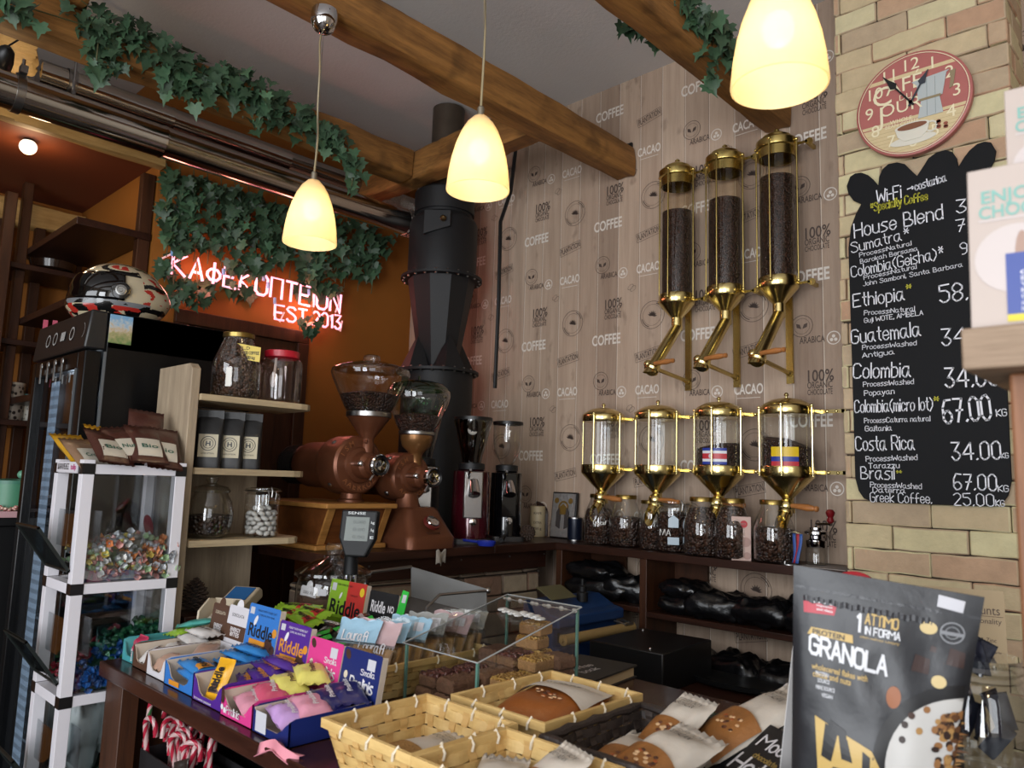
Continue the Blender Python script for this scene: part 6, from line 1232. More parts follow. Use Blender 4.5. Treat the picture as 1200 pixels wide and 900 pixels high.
def dbox(label, x0, x1, colm, panelm, ph, inner=BEIGE, L=.168, fh=.036, sh=.051, notch=True, y0=.722, rz=0, deco=None, lean=.02, frontdeco=None, sidedeco=None, panelw=None, name='display_box'):
    w = x1-x0; t = thing(name, label, 'display box', (x0, y0, CZ+.0005), rz); b = MB(); g = .0015
    # outer walls
    sp = [(0, 0), (L, 0), (L, sh), (.03, sh), (0, sh)] if not notch else [(0, 0), (L, 0), (L, sh), (.012, sh), (0, sh-.004)]
    for xx in (0, w-g): b.prism(sp, xx, xx+g, Matrix(((0, 0, 1, 0), (1, 0, 0, 0), (0, 1, 0, 0), (0, 0, 0, 1))))
    fr = [(0, 0), (w, 0), (w, sh-.004), (w*.90, sh-.012), (w*.80, fh*.55), (w*.68, fh*.36), (w*.32, fh*.36), (w*.20, fh*.55), (w*.10, sh-.012), (0, sh-.004)]
    b.prism(fr, -g, 0, T(0, 0, 0, PI/2)); b.box(0, L-g, 0, w, L, sh); b.box(0, 0, 0, w, L, g); b.build('tray', colm, t, smooth=False)
    b = MB(); e = g+.0003
    for xx in (e, w-e-g): b.prism([(e, e), (L-e, e), (L-e, sh+.0008), (e, sh-.003)], xx, xx+g, Matrix(((0, 0, 1, 0), (1, 0, 0, 0), (0, 1, 0, 0), (0, 0, 0, 1))))
    b.prism(fr, -e-g, -e, T(0, 0, 0, PI/2) @ T(s=(1, 1, 1))); b.box(e, e, g, w-e, L-e, g+.001); b.build('lining', inner, t, smooth=False)
    pw = panelw or w; ang = math.atan2(lean, ph); pm = T(w/2, L+.0005, 0, PI/2-ang)
    b = MB(); b.prism([(-pw/2, 0), (pw/2, 0), (pw/2, ph-.004), (pw/2-.004, ph), (-pw/2+.004, ph), (-pw/2, ph-.004)], 0, .0016, pm); b.build('back_panel', panelm, t, smooth=False)
    b = MB(); b.prism([(pw/2-.001, 0), (pw/2+.0005, 0), (pw/2+.0005, ph-.006), (pw/2-.001, ph-.002)], -.012, .001, pm); b.build('panel_fold', inner, t, smooth=False)
    if deco: deco(t, pm @ T(0, 0, .0019), pw, ph)
    if frontdeco: frontdeco(t, T(0, -.0019, 0, PI/2), w, fh)
    if sidedeco: sidedeco(t, T(w+.0004, 0, 0, PI/2, 0, PI/2), L, sh)
    return t
def dtext(parent, items, mats, name='lettering'):
    b = MB()
    for it in items: mi, s, h, m, bold, wd = it[:6]; b.mat(mi); b.text(s, h, m, bold, wd, it[6] if len(it) > 6 else 0)
    return b.build(name, mats, parent, smooth=False)
def rects(parent, items, mats, name):
    b = MB()
    for mi, x, y, w, h, m in items: b.mat(mi).add([(x-w/2, y-h/2, 0), (x+w/2, y-h/2, 0), (x+w/2, y+h/2, 0), (x-w/2, y+h/2, 0)], [(0, 1, 2, 3)], m)
    return b.build(name, mats, parent, smooth=False)
WH, BK = mk('print_white_card', '#d5d2d4', .45), mk('print_black', '#121114', .45); STK = mk('price_sticker', '#b9b9bf', .5)
cB, cP, cK, cN, cT, cBr, cG, cR = (mk('card_blue', '#2f6fb8', .4), mk('card_purple', '#4a2482', .4), mk('card_pink', '#c93a80', .4), mk('card_navy', '#16245f', .38), mk('card_teal', '#3f8f94', .45), mk('card_brown', '#4d3122', .5), mk('card_lime', '#7fa628', .45), mk('card_red', '#b0302a', .45))
OR, YE, BRP, CRE = mk('print_orange', '#c98528', .45), mk('print_yellow', '#d3b32a', .45), mk('print_brown', '#3e251c', .5), mk('print_cream', '#c9bda6', .5)
def ovals(parent, items, mats, name):
    b = MB()
    for mi, x, y, rx, ry, m, rot in items: b.mat(mi); ring(b, 0, 1, 20, m @ T(x, y, 0, 0, 0, rot) @ T(s=(rx, ry, 1)))
    return b.build(name, mats, parent, smooth=False)
def riddle(c1, ora):
    def f(t, m, w, h):
        rects(t, [(0, -w*.38, h*.90, w*.14, h*.10, m)], [STK], 'price_sticker')
        dtext(t, [(1, 'READY WITH MORE OAT', .007, m @ T(w*.10, h*.92, 0), 0, w*.6), (1, 'CAKE IN ANY BAR', .006, m @ T(w*.10, h*.86, 0), 0, w*.5), (0, 'Riddle', h*.26, m @ T(-w*.02, h*.62, .0003), .02, w*.78), (0, 'Riddle', h*.16, m @ T(w*.05, h*.16, .0003), .02, w*.4)], [ora, BK if c1 != 'p' else WH])
        ovals(t, [(0, w*.28, h*.47, w*.13, w*.11, m, 0), (0, w*.42, h*.42, w*.08, w*.08, m, 0), (1, -w*.22, h*.77, w*.045, w*.09, m, -.5), (2, w*.42, h*.66, w*.07, w*.07, m, 0)], [BRP, WH, OR], 'pictures')
        rects(t, [(0, -w*.08, h*.47, w*.52, h*.07, m)], [OR], 'flavour_band')
    return f
def sokolata(c_txt, band):
    def f(t, m, w, h):
        dtext(t, [(0, 'SOKOLATA', .011, m @ T(0, h*.84, 0), 0, w*.62), (1, 'ENERGY', .013, m @ T(0, h*.60, .0004), .02, w*.5), (1, 'BITES', .013, m @ T(0, h*.52, .0004), .02, w*.45)], [c_txt, WH])
        rects(t, [(0, 0, h*.56, w*.98, h*.24, m @ T(0, 0, .0002))], [band], 'flavour_band') if band else None
        ovals(t, [(0, w*(-.4+.16*k), h*.28, w*.06, h*.055, m @ T(0, 0, .0002), 0) for k in range(6)], [cBr if band else CRE], 'pictures')
        b = MB(); ring(b, 0, .016, 20, m @ T(0, h, -.001)); b.build('round_tab', WH if band else cBr, t, smooth=False)
    return f
def pral(t, m, w, h):
    rects(t, [(0, w*.26, h*.83, w*.2, h*.16, m)], [STK], 'price_sticker')
    b = MB(); b.strokes('Smolla', h*.08, m @ T(w*.02, h*.66, .0002), .16, w*.36); b.strokes('Pralinis', h*.17, m @ T(-w*.22, h*.43, .0002), .17, w*.6); b.build('script_lettering', WH, t, smooth=False)
    rects(t, [(0, w*.02, h*.37, w*.42, h*.025, m)], [WH], 'small_print')
    ovals(t, [(0, -w*.30, h*.16, w*.12, w*.16, m, .4), (1, -w*.12, h*.10, w*.06, w*.09, m, .5), (0, -w*.38, h*.9, w*.06, w*.09, m, .8), (1, -w*.36, h*.60, w*.05, w*.06, m, 0)], [BRP, CRE], 'pictures')
# teal box
tb = dbox('small teal open box at the left end of the row on the counter', -1.965, -1.895, cT, cT, .055, mk('teal_inside', '#4f9c9c', .5), L=.165, y0=.735, rz=0.03)
dtext(tb, [(0, 'snack', .014, T(.055, -.0022, .02, PI/2) @ T(rz=PI/2), .01, .03)], [WH])
dbox('brown open box of oat bars with a dark back panel, second in the row', -1.888, -1.803, cBr, cBr, .128, deco=sokolata(CRE, None), y0=.730)
dbox('white and brown open box of energy bars with a tall white back panel', -1.798, -1.702, mk('card_white', '#c9c6ca', .45), mk('card_white', '#c9c6ca', .45), .135, deco=sokolata(BK, cBr), y0=.727)
bx = dbox('bright blue open box of bars with black lettering on its back panel', -1.695, -1.558, cB, cB, .152, deco=riddle('b', BK), y0=.724, frontdeco=lambda t, m, w, h: rects(t, [(0, w*.38, .010, w*.36, .010, m)], [OR], 'front_band'))
px_ = dbox('purple open box of bars with orange lettering on its back panel', -1.548, -1.425, cP, cP, .135, deco=riddle('p', OR), y0=.720, frontdeco=lambda t, m, w, h: dtext(t, [(0, 'brownie peanut', .008, m @ T(w*.4, .007, .0003), 0, w*.6)], [WH]), sidedeco=lambda t, m, L, h: dtext(t, [(0, 'Peanut', .012, m @ T(L*.78, h*.75, .0006), .01, .03), (0, 'salted', .011, m @ T(L*.3, h*.65, .0006), .01, .026)], [WH]))
def fpral(t, m, w, h):
    b = MB(); b.strokes('Pralinis', .013, m @ T(w*.22, .008, .0003), .16, w*.42); b.build('front_lettering', WH, t, smooth=False)
    ovals(t, [(0, w*.08, .036, .006, .014, m, 0), (1, w*.07, .016, .005, .005, m, 0), (1, w*.16, .012, .005, .005, m, 0)], [BRP, WH], 'front_pictures')
dbox('hot pink open box of pralines with white script on its back panel', -1.418, -1.300, cK, cK, .122, deco=pral, sh=.046, fh=.04, y0=.716, frontdeco=fpral)
nv = dbox('navy blue open box of pralines with white script, nearest the straw basket', -1.293, -1.172, cN, cN, .122, deco=pral, sh=.044, fh=.04, y0=.714, frontdeco=lambda t, m, w, h: rects(t, [(0, w*.26, .022, w*.3, .034, m)], [STK], 'info_label'))
o = MB(); o.surf(lambda u, v: (.10*u, -.012-.03*v*(1-.5*u)+.006*math.sin(7*u), .002+.02*v*math.sin(PI*u)-.02*(v > .8)), 12, 6); o = o.build('tissue_paper', mk('pink_tissue', '#c9808c', .7), solid=.001); o.location = (-1.22, .722, CZ+.002); tag(o, 'crumpled pink tissue paper before the navy box', 'paper')
FBL, FPU, FYL, FPK, FLI, FNV, FWH, FTAN = film('blue_film', '#2f78b8'), film('purple_film', '#43227a'), film('lemon_film', '#d0c566'), film('pink_film', '#c8889a'), film('lilac_film', '#b590c4'), film('navy_film', '#1d1d52'), film('white_film', '#c4c0bd'), film('tan_film', '#a98876')
FGR, FTL, FOY, FRD = film('lime_film', '#86ad2f'), film('teal_film', '#4a9a90'), film('orange_film', '#d19a1e'), film('raspberry_film', '#a82a4a')
z0 = CZ+.012
bar((-1.935, .765, z0+.02), .05, FRD, 'raspberry wrapped bar standing at the front of the teal box', .05, .05, .03, 1.3)
bar((-1.93, .865, z0+.045), .3, FGR, 'lime green wrapper lying in the teal box', .05, .09, .014, .1); bar((-1.925, .895, z0+.062), -.5, FTL, 'teal wrapper lying on the lime one in the teal box', .05, .10, .014, .15)
bar((-1.845, .765, z0+.014), .05, FWH, 'white wrapped bar at the front of the brown box', .062, .065, .03, .35, deco=('oat', cBr, .014))
for k, (y, zz) in enumerate(((.82, .022), (.85, .040), (.87, .055))): bar((-1.845+.01*(k-1), y, z0+zz), 1.3+.2*k, FWH, ['white wrapper low in the brown box', 'white wrapper second from the top in the brown box', 'white wrapper on top in the brown box'][k], .055, .10, .018, .05, deco=('oat bar', cBr, .012))
bar((-1.75, .758, z0+.016), .0, FTAN, 'tan wrapped bar in the front opening of the white box', .07, .06, .034, .4); bar((-1.748, .835, z0+.032), .9, FTAN, 'tan wrapped bar deeper inside the white box', .05, .10, .018, .1)
for k in range(2): bar((-1.628, .768, z0+.010+.017*k), PI/2, FBL, ['blue wrapped bar at the front of the blue box, lower one', 'blue wrapped bar at the front of the blue box, upper one'][k], .058, .118, .022, .1, deco=('Riddle', BK, .02, OR))
for k in range(4): bar((-1.63+.012*(k % 2), .815+.024*k, z0+.012+.012*k), PI/2+.1*k, FBL, 'blue wrapped bar further back in the blue box, number %s from the front' % ('one', 'two', 'three', 'four')[k], .045, .11, .016, .1, deco=('Riddle', BK, .018))
bar((-1.500, .752, z0+.028), .25, FOY, 'yellow wrapped bar standing in the front opening of the purple box', .05, .085, .016, 1.15, deco=('Riddle', BK, .03, cBr))
for k in range(4): bar((-1.48+.012*(k % 2)*1.2, .80+.024*k, z0+.018+.010*k), 1.2+.25*k, FPU, 'purple wrapped bar in the purple box, number %s from the front' % ('one', 'two', 'three', 'four')[k], .04, .095, .018, .2, deco=('Riddle', OR, .016))
for k, (x, y, zz, rz, m, lb) in enumerate(((-1.365, .755, .012, 1.3, FPK, 'pink wrapped praline at the front of the pink box'), (-1.355, .785, .026, 1.2, film('rose_film', '#bf4f6a'), 'rose red wrapped praline behind the front one in the pink box'), (-1.362, .825, .036, 1.25, FYL, 'lemon yellow wrapped praline in the pink box, lower one'), (-1.352, .865, .050, 1.15, FYL, 'lemon yellow wrapped praline on top at the back of the pink box'), (-1.235, .752, .020, 1.35, FLI, 'lilac wrapped praline at the front of the navy box'), (-1.228, .79, .030, 1.3, FPK, 'pink wrapped praline second in the navy box'), (-1.232, .828, .034, 1.25, FNV, 'dark navy wrapped praline third in the navy box'), (-1.226, .862, .040, 1.2, FNV, 'dark navy wrapped praline at the back of the navy box'))):
    bar((x, y, z0+zz), rz, m, lb, .066, .104, .03, .12, deco=('Pralinis', cBr if m in (FYL,) else WH, .014))
# ------------------------------------------------------------------ second row: tray of bars
DT = mk('dark_tray', '#191512', .5)
t = thing('bar_tray', 'dark low tray under the heaps of green and black bars', 'tray', (-1.93, .935, CZ+.0005)); b = MB(); b.box(0, 0, 0, .47, .25, .02); b.box(0, .1, .02, .47, .25, .035); b.build('tray', DT, t, smooth=False, bev=.003)
def greenred(t, m, w, h):
    rects(t, [(0, w*.25, h*.5, w*.5, h, m)], [cR], 'red_half'); rects(t, [(0, -w*.38, h*.84, w*.12, h*.16, m @ T(0, 0, .0004))], [STK], 'price_sticker')
    dtext(t, [(0, 'Riddle', h*.42, m @ T(0, h*.42, .0006), .02, w*.84), (0, 'SUPER MORE OAT BAR', .007, m @ T(-w*.1, h*.9, .0006), 0, w*.42), (0, 'CHOCOLATE', .006, m @ T(w*.2, h*.72, .0006), 0, w*.2)], [BK]); ovals(t, [(0, w*.40, h*.82, w*.06, w*.07, m @ T(0, 0, .0005), 0), (1, -w*.16, h*.68, w*.025, w*.06, m @ T(0, 0, .0007), -.5)], [YE, WH], 'pictures')
q = dbox('lime green and red bar box panel with black lettering in the second row', -1.845, -1.680, cG, cG, .125, L=.02, fh=.03, sh=.03, y0=1.19, deco=greenred); q.location.z += .045
def blackno(t, m, w, h):
    rects(t, [(0, 0, h*.16, w*.98, h*.18, m)], [mk('neon_green_card', '#2fae3d', .45)], 'green_band')
    dtext(t, [(0, 'Riddle', h*.34, m @ T(-w*.14, h*.66, .0004), .02, w*.5), (0, 'NO', h*.20, m @ T(w*.30, h*.66, .0004), .03, w*.2), (0, 'Peanut Walnut', h*.10, m @ T(-w*.16, h*.40, .0004), .01, w*.48), (0, 'ADDED SUGAR', h*.07, m @ T(w*.28, h*.46, .0004), .01, w*.26), (0, 'PROTEIN', h*.12, m @ T(w*.2, h*.16, .0006), .02, w*.4), (1, 'EXTRA', h*.12, m @ T(-w*.26, h*.16, .0006), .02, w*.3)], [WH, BK])
    b = MB(); b.prism([(w*.5, h*.55), (w*.74, h*.55), (w*.80, h*1.1), (w*.60, h*1.12)], 0, .002, m); b.mat(1).prism([(w*.62, h*.86), (w*.74, h*.86), (w*.76, h*1.03), (w*.64, h*1.03)], .002, .0024, m); b.build('green_flap', [mk('neon_green_card', '#2fae3d', .45), STK], t, smooth=False)
q = dbox('black bar box panel with white lettering and bright green flap in the second row', -1.665, -1.545, BLKC, BLKC, .115, L=.02, fh=.03, sh=.03, y0=1.19, deco=blackno); q.location.z += .045
q = dbox('small white box panel with a round tab before the glass cookie jar', -1.965, -1.885, WH, WH, .11, L=.02, fh=.03, sh=.03, y0=1.17, deco=sokolata(BK, cBr)); q.location.z += .03
rr = random.Random(12)
FBK = film('black_film', '#17161a'); NG = mk('neon_green_card', '#2fae3d', .45)
for k in range(14):
    u = (k*.618) % 1; v = k/16; lb = 'lime green chocolate bar in the heap before the green box panel'
    bar((-1.87+.15*u, .985+.185*v, CZ+.042+.05*v+.012*(k % 3)), 1.75+rr.uniform(-.4, .4), FGR, lb, .05, .135, .018, rr.uniform(-.1, .1), -.30+rr.uniform(-.12, .12), deco=('Riddle', BK, .016, cR), group='lime green bars in the heap')
for k in range(18):
    u = (k*.618) % 1; v = k/18; lb = 'black and green protein bar in the heap before the black box panel'
    t = bar((-1.67+.14*u, .975+.195*v, CZ+.038+.04*v+.012*(k % 3)), 1.2+rr.uniform(-.4, .4), FBK, lb, .048, .13, .018, rr.uniform(-.1, .1), -.28+rr.uniform(-.12, .12), deco=('Riddle', WH, .016), group='black protein bars in the heap')
    b = MB(); b.surf(lambda u, v: ((u-.5)*.046, -.064+.026*v, .0015+.0055*v), 4, 3); b.build('green_end', NG, t)
    if k in (15, 16): b = MB(); b.box(-.009, -.03, .0088, .009, -.012, .0094); b.build('price_sticker', STK, t, smooth=False)
# cookie jar, terminal, pole display
t = thing('cookie_jar', 'wide glass cookie jar with a knobbed glass lid behind the small white box', 'jar', (-1.925, 1.285, CZ+.0005))
b = MB(); b.lathe([(.08, .002), (.098, .01), (.104, .04), (.104, .14), (.098, .16), (.094, .165)], 40); b.build('glass_body', JG, t)
b = MB(); b.lathe([(.108, .162), (.112, .168), (.110, .176), (.095, .184), (.055, .205), (.028, .214), (.018, .222), (.026, .236), (.028, .246), (.02, .256), (0, .258)], 40); b.build('lid', JG, t)
b = MB(); b.lathe([(0, .004), (.09, .004), (.10, .02), (.10, .11), (0, .12)], 30, caps=False); b.build('cookies', mk('dark_cookies', '#4a3222', .8, bump=1, bscale=40), t, kind='stuff'); b = MB(); a = -.85; b.box(-.012, -.0012, -.009, .012, 0, .009, T(.105*math.cos(a), .105*math.sin(a), .13, 0, 0, a+PI/2)); b.build('price_sticker', STK, t, smooth=False)
t = thing('card_terminal', 'beige card payment terminal with blue screen behind the white box panel', 'card terminal', (-1.985, 1.01, CZ+.0005), rz=.55)
PLW = mk('beige_plastic', '#a89a83', .4); PLD = mk('terminal_grey', '#6d665d', .5); m = T(0, .01, .072, .42)
b = MB(); b.box(-.03, -.04, 0, .03, .05, .075); b.build('stand', PLD, t, bev=.004)
b = MB(); b.prism([(-.095, 0), (.09, 0), (.095, .02), (.085, .034), (0, .032), (-.02, .026), (-.095, .022)], -.04, .04, m @ Matrix(((0, 0, 1, 0), (1, 0, 0, 0), (0, 1, 0, 0), (0, 0, 0, 1)))); b.build('housing', PLW, t, bev=.004)
b = MB(); b.box(-.031, .02, .0335, .031, .078, .0355, m); b.build('screen', mk('terminal_screen', '#27517f', .2, emit=.12), t, smooth=False)
b = MB()
for sx in (-1, 1): b.prism([(-.09, .02), (-.005, .025), (-.005, .05), (-.03, .066), (-.08, .06), (-.095, .035)], sx*.038-.003, sx*.038+.003, m @ Matrix(((0, 0, 1, 0), (1, 0, 0, 0), (0, 1, 0, 0), (0, 0, 0, 1))))
b.box(-.038, -.008, .025, .038, -.003, .052, m); b.build('pin_shield', mk('shield_beige', '#b8ab96', .45), t, bev=.0015)
b = MB()
for i in range(3):
    for j in range(4): b.mat(1 if (i == 2 and j == 0) else 0).box(-.028+i*.02, -.085+j*.018, .024, -.014+i*.02, -.074+j*.018, .029, m)
b.build('key_pad', [mk('keypad_grey', '#c4c1b8', .5), mk('key_green', '#2f7a4a', .5)], t, bev=.001)
b = MB(); b.tube([(.03, .04, .02), (.06, .09, .03), (.08, .12, .06), (.09, .16, .04), (.1, .2, .0)], .003, 6); b.build('cord', mk('grey_cord', '#8a8580', .5), t)
p = on(421, 622, y=1.25); t = thing('pole_display', 'black weight display on a chrome pole standing behind the bar boxes', 'scale display', (p.x-.03, 1.25, CZ+.0005))
hd = p-t.location; hm = T(hd.x+.0, hd.y, hd.z, 0, 0, .62) @ T(rx=-.12)
b = MB(); b.lathe([(.05, 0), (.05, .008), (.015, .014), (0, .014)], 24); b.build('base', BLACKP, t)
b = MB(); b.tube([(-.012, 0, .01), (-.012, 0, hd.z-.08)], .009, 14); b.tube([(.012, .005, .01), (.012, .005, hd.z-.08)], .005, 10); b.build('pole', CHR, t)
b = MB(); b.lathe([(.018, hd.z-.12), (.02, hd.z-.118), (.018, hd.z-.07), (.022, hd.z-.055), (0, hd.z-.05)], 20); b.build('neck', mk('display_black', '#0c0d0f', .5, 0, .3), t)
b = MB(); b.prism([(-.030, -.07), (.026, -.07), (.05, -.02), (.052, .055), (-.05, .055), (-.052, -.02)], -.014, .014, hm @ T(rx=PI/2)); b.build('housing', mk('display_black', '#0c0d0f', .5, 0, .3), t, smooth=False, bev=.005)
b = MB(); b.prism([(-.036, -.028), (.030, -.028), (.032, .036), (-.034, .036)], .0142, .0152, hm @ T(rx=PI/2)); b.build('lcd', mk('lcd_grey', '#4a524a', .25), t, smooth=False)
dtext(t, [(0, 'SENSE', .010, hm @ T(-.006, -.0148, .046, PI/2), .01, .05)]+[(1, s, .012, hm @ T(.004+.0*k, -.0156, .022-.02*k, PI/2), .0, .034) for k, s in enumerate(('0.000', '0.00', '0.00'))]+[(0, s, .010, hm @ T(.041, -.0148, .022-.02*k, PI/2), .01, .010) for k, s in enumerate(('kg', '/kg', 'E'))], [mk('display_white', '#bfc2c2', .5), mk('lcd_digit', '#2c332e', .4)])
# ------------------------------------------------------------------ straw baskets
STRAW = wood('straw', '#b08a4e', '#d8b97c', 0, 10, 5, .5, .15); STRAWY = wood('straw_y', '#b08a4e', '#d8b97c', 1, 10, 5, .5, .15); STRAWD = mk('straw_upright', '#c29c60', .55, var=.15, vscale=30); TIE = mk('straw_tie', '#d3c6ae', .55)
DKB = mk('dark_wicker', '#2a211d', .5, bump=.6, bscale=60, var=.4, vscale=25); DKB2 = mk('dark_wicker_upright', '#352a24', .5, var=.3, vscale=25)
def basket(label, x0, x1, y0, y1, zr=1.03, inset=.022, mats=None, rows=4, dark=False, rz=0):
    cx, cy = (x0+x1)/2, (y0+y1)/2; w, d = x1-x0, y1-y0; h = zr-CZ; t = thing('bread_basket', label, 'basket', (cx, cy, CZ+.0005), rz)
    mx, my, mu = mats or (STRAW, STRAWY, STRAWD); up = MB()
    for ax, sg in (('x', -1), ('x', 1), ('y', -1), ('y', 1)):
        Lt = (w if ax == 'x' else d); D = (d if ax == 'x' else w)/2; n = max(5, int(round(Lt/.032)))
        sb_ = MB()
        def P(u, z, off):
            k = z/h; half = Lt/2-inset*(1-k); dist = D-inset*(1-k)+off; a = (u*2-1)*half
            return (a, sg*dist, z) if ax == 'x' else (sg*dist, a, z)
        for r in range(rows):
            za = h*(.03+.85*r/rows); zb = h*(.03+.85*(r+.9)/rows); M_ = n*4; vs = []
            for i in range(M_+1):
                u = i/M_; off = .0022*math.sin(u*n*PI+r*PI); vs += [P(u, za, off+.0007), P(u, zb, off+.0007), P(u, zb, off-.0007), P(u, za, off-.0007)]
            fs = [];
            for i in range(M_):
                a = 4*i; c = 4*i+4
                for q in range(4): fs.append((a+q, c+q, c+(q+1) % 4, a+(q+1) % 4))
            sb_.add(vs, fs)
        for i in range(n):
            u = (i+.5)/n; du = .0075/Lt; vs = []
            for j in range(rows*3+1):
                z = h*(.01+.9*j/(rows*3)); off = -.0022*math.sin(u*n*PI+((z/h-.03)/.85*rows-.5)*PI)*(-1 if sg*1 < 0 else -1)*-1; off = .0012*math.cos(j*PI/1.5+i*PI)
                vs += [P(u-du, z, off+.0009), P(u+du, z, off+.0009), P(u+du, z, off-.0009), P(u-du, z, off-.0009)]
            fs = []
            for j in range(rows*3):
                a = 4*j; c = a+4
                for q in range(4): fs.append((a+q, c+q, c+(q+1) % 4, a+(q+1) % 4))
            up.add(vs, fs)
        sb_.build('weave', mx if ax == 'x' else my, t, smooth=False)
    up.build('uprights', mu, t, smooth=False)
    b = MB(); b.box(-w/2+inset, -d/2+inset, 0, w/2-inset, d/2-inset, .003); b.build('base', mu, t, smooth=False)
    if dark:
        b = MB(); loop = []
        for (ax_, ay), (bx_, by) in (((-1, -1), (1, -1)), ((1, -1), (1, 1)), ((1, 1), (-1, 1)), ((-1, 1), (-1, -1))):
            for i in range(12): k = i/12; loop.append(((ax_+(bx_-ax_)*k)*w/2, (ay+(by-ay)*k)*d/2, h*.95+.0015*math.sin(i*2.3)))
        b.tube(loop, [.0065+.0015*math.sin(i*1.7) for i in range(len(loop))], 8, True); b.build('rim', DKB, t)
    else:
        for o_ in (.002, -.002):
            e = .0018; W2, D2 = w/2+o_, d/2+o_
            for q in ((-W2-e, -D2-e, W2+e, -D2+e), (-W2-e, D2-e, W2+e, D2+e)): b = MB(); b.box(q[0], q[1], h*.82, q[2], q[3], h); b.build('rim', mx, t, smooth=False, bev=.001)
            for q in ((-W2-e, -D2, -W2+e, D2), (W2-e, -D2, W2+e, D2)): b = MB(); b.box(q[0], q[1], h*.82, q[2], q[3], h); b.build('rim', my, t, smooth=False, bev=.001)
        for ax, sg in (('x', -1), ('x', 1), ('y', -1), ('y', 1)):
            for k in (-.5, .12, .7):
                a, D = (w/2*k, d/2) if ax == 'x' else (d/2*k, w/2); b = MB(); lp = [(a, sg*(D+.006), h*.80), (a+.002, sg*(D+.007), h*.92), (a+.004, sg*D, h*1.025), (a+.004, sg*(D-.007), h*.92), (a+.002, sg*(D-.006), h*.80)]
                if ax == 'y': lp = [(q[1], q[0], q[2]) for q in lp]
                b.tube(lp, .0022, 6); b.build('tie', TIE, t)
    return t
basket('straw basket with one flat white packet, nearest the pink and navy boxes', -1.05, -.84, .70, .905)
basket('straw basket holding a brown-filled pastry packet before the brownie case', -1.02, -.81, .94, 1.20)
basket('straw basket cut by the lower picture edge with clear packets inside', -.832, -.62, .70, .878)
basket('dark wicker basket holding white pastry packets', -.775, -.45, .895, 1.15, 1.03, .02, (DKB, DKB, DKB2), 5, True)
basket('narrow straw basket of biscuit packs between the navy box and the brownie case', -1.43, -1.285, .925, 1.29, 1.02, .012)
# biscuit packs leaning in the narrow basket
CLRF = glass('clear_film', (.96, .96, .95), .06, .4, 2.2, .1); SESAME = mk('seeded_biscuit', '#9c7440', .7, bump=1, bscale=160, var=.35, vscale=90); HB = film('pale_blue_film', '#8fb2c6'); HP = film('mauve_film', '#b59a9c'); HGy = film('silver_film', '#8f908c', .2)
for k in range(11):
    y = .955+.030*k; nm = ['nearest the navy box', 'second from the navy box', 'third from the navy box', 'fourth from the navy box', 'fifth from the navy box', 'sixth from the navy box', 'seventh from the navy box', 'fourth from the far end', 'third from the far end', 'second from the far end', 'at the far end'][k]
    hd = (HB, HP, HB, HGy, HB, HP, HGy, HGy, HP, HGy, HGy)[k]; t = thing('biscuit_pack', 'clear biscuit pack with printed header in the narrow basket, %s' % nm, 'biscuit pack', (-1.358+.006*(k % 2)-(.02 if k == 0 else 0), y, CZ+.012), rz=.42, group='biscuit packs in the narrow basket'); t.rotation_euler = (-.50+.06*math.sin(k*2.3), .05*math.sin(k*1.7), .42+.12*math.sin(k*3.1))
    b = MB(); b.box(-.047, -.006, 0, .047, .006, .088); b.build('biscuit', SESAME, t, bev=.003)
    b = MB(); b.box(-.052, -.0085, -.003, .052, .0085, .10); b.build('film', CLRF, t, smooth=False)
    b = MB(); zz = .094 if k else .098; b.surf(lambda u, v: (.104*(abs(u-.5)*2-.5)*(1 if True else 1), (.0095*(1-v)+.0008+.003*noise.noise(Vector((u*8, v*3, k)))*(.3+v))*(-1 if u < .5 else 1), zz+.050*v+.003*math.sin(u*30+k)*v), 24, 8, True); b.build('header', hd if k in (0, 1, 2, 4) else CLRF if k % 2 else hd, t)
    if k < 3:
        b = MB(); b.strokes('Lourafi', .02, T(-.03, -.0112, .075 if k else .10, PI/2), .13, .06); b.build('script_lettering', WH, t, smooth=False)
        b = MB(); b.lathe([(0, 0), (.018, 0), (.014, .003), (.013, .002), (0, .002)], 20, T(.012, -.0087, .03, PI/2)); b.build('jam_centre', mk('jam_red', '#4a1812', .25), t)
    if k > 1: b = MB(); b.add([(-.012, 0, -.01), (.012, 0, -.01), (.012, 0, .01), (-.012, 0, .01)], [(0, 1, 2, 3)], T(.025, -.0075, .122)); b.build('price_sticker', STK, t, smooth=False)
# ------------------------------------------------------------------ brownie case of clear acrylic
t = thing('brownie_case', 'clear acrylic case with a sloping lid full of brownies and nut bars', 'display case', (-1.27, 1.03, CZ+.0005)); w, d, hf, hbk = .215, .30, .112, .182
EDG = mk('acrylic_edge', '#5c8478', .2); EDW = mk('lid_edge', '#9a9c9a', .25)
AC = glass('case_acrylic', (.985, .99, .985), .03, .3, 3.0); b = MB(); s = Matrix(((0, 0, 1, 0), (1, 0, 0, 0), (0, 1, 0, 0), (0, 0, 0, 1)))
b.box(0, 0, 0, w, .003, hf); b.build('front_pane', AC, t, smooth=False)
for xx in (0, w-.003): b = MB(); b.prism([(0.003, 0), (d-.003, 0), (d-.003, hbk), (0.003, hf)], xx, xx+.003, s); b.build('side_pane', AC, t, smooth=False)
b = MB(); b.box(0, d-.003, 0, w, d, hbk); b.build('back_pane', AC, t, smooth=False)
b = MB(); b.hexa([(-.003, -.003, hf+.0), (w+.003, -.003, hf), (w+.003, d+.003, hbk+.0015), (-.003, d+.003, hbk+.0015)], [(-.003, -.003, hf+.003), (w+.003, -.003, hf+.003), (w+.003, d+.003, hbk+.0045), (-.003, d+.003, hbk+.0045)]); ld = b.build('lid', AC, t, smooth=False)
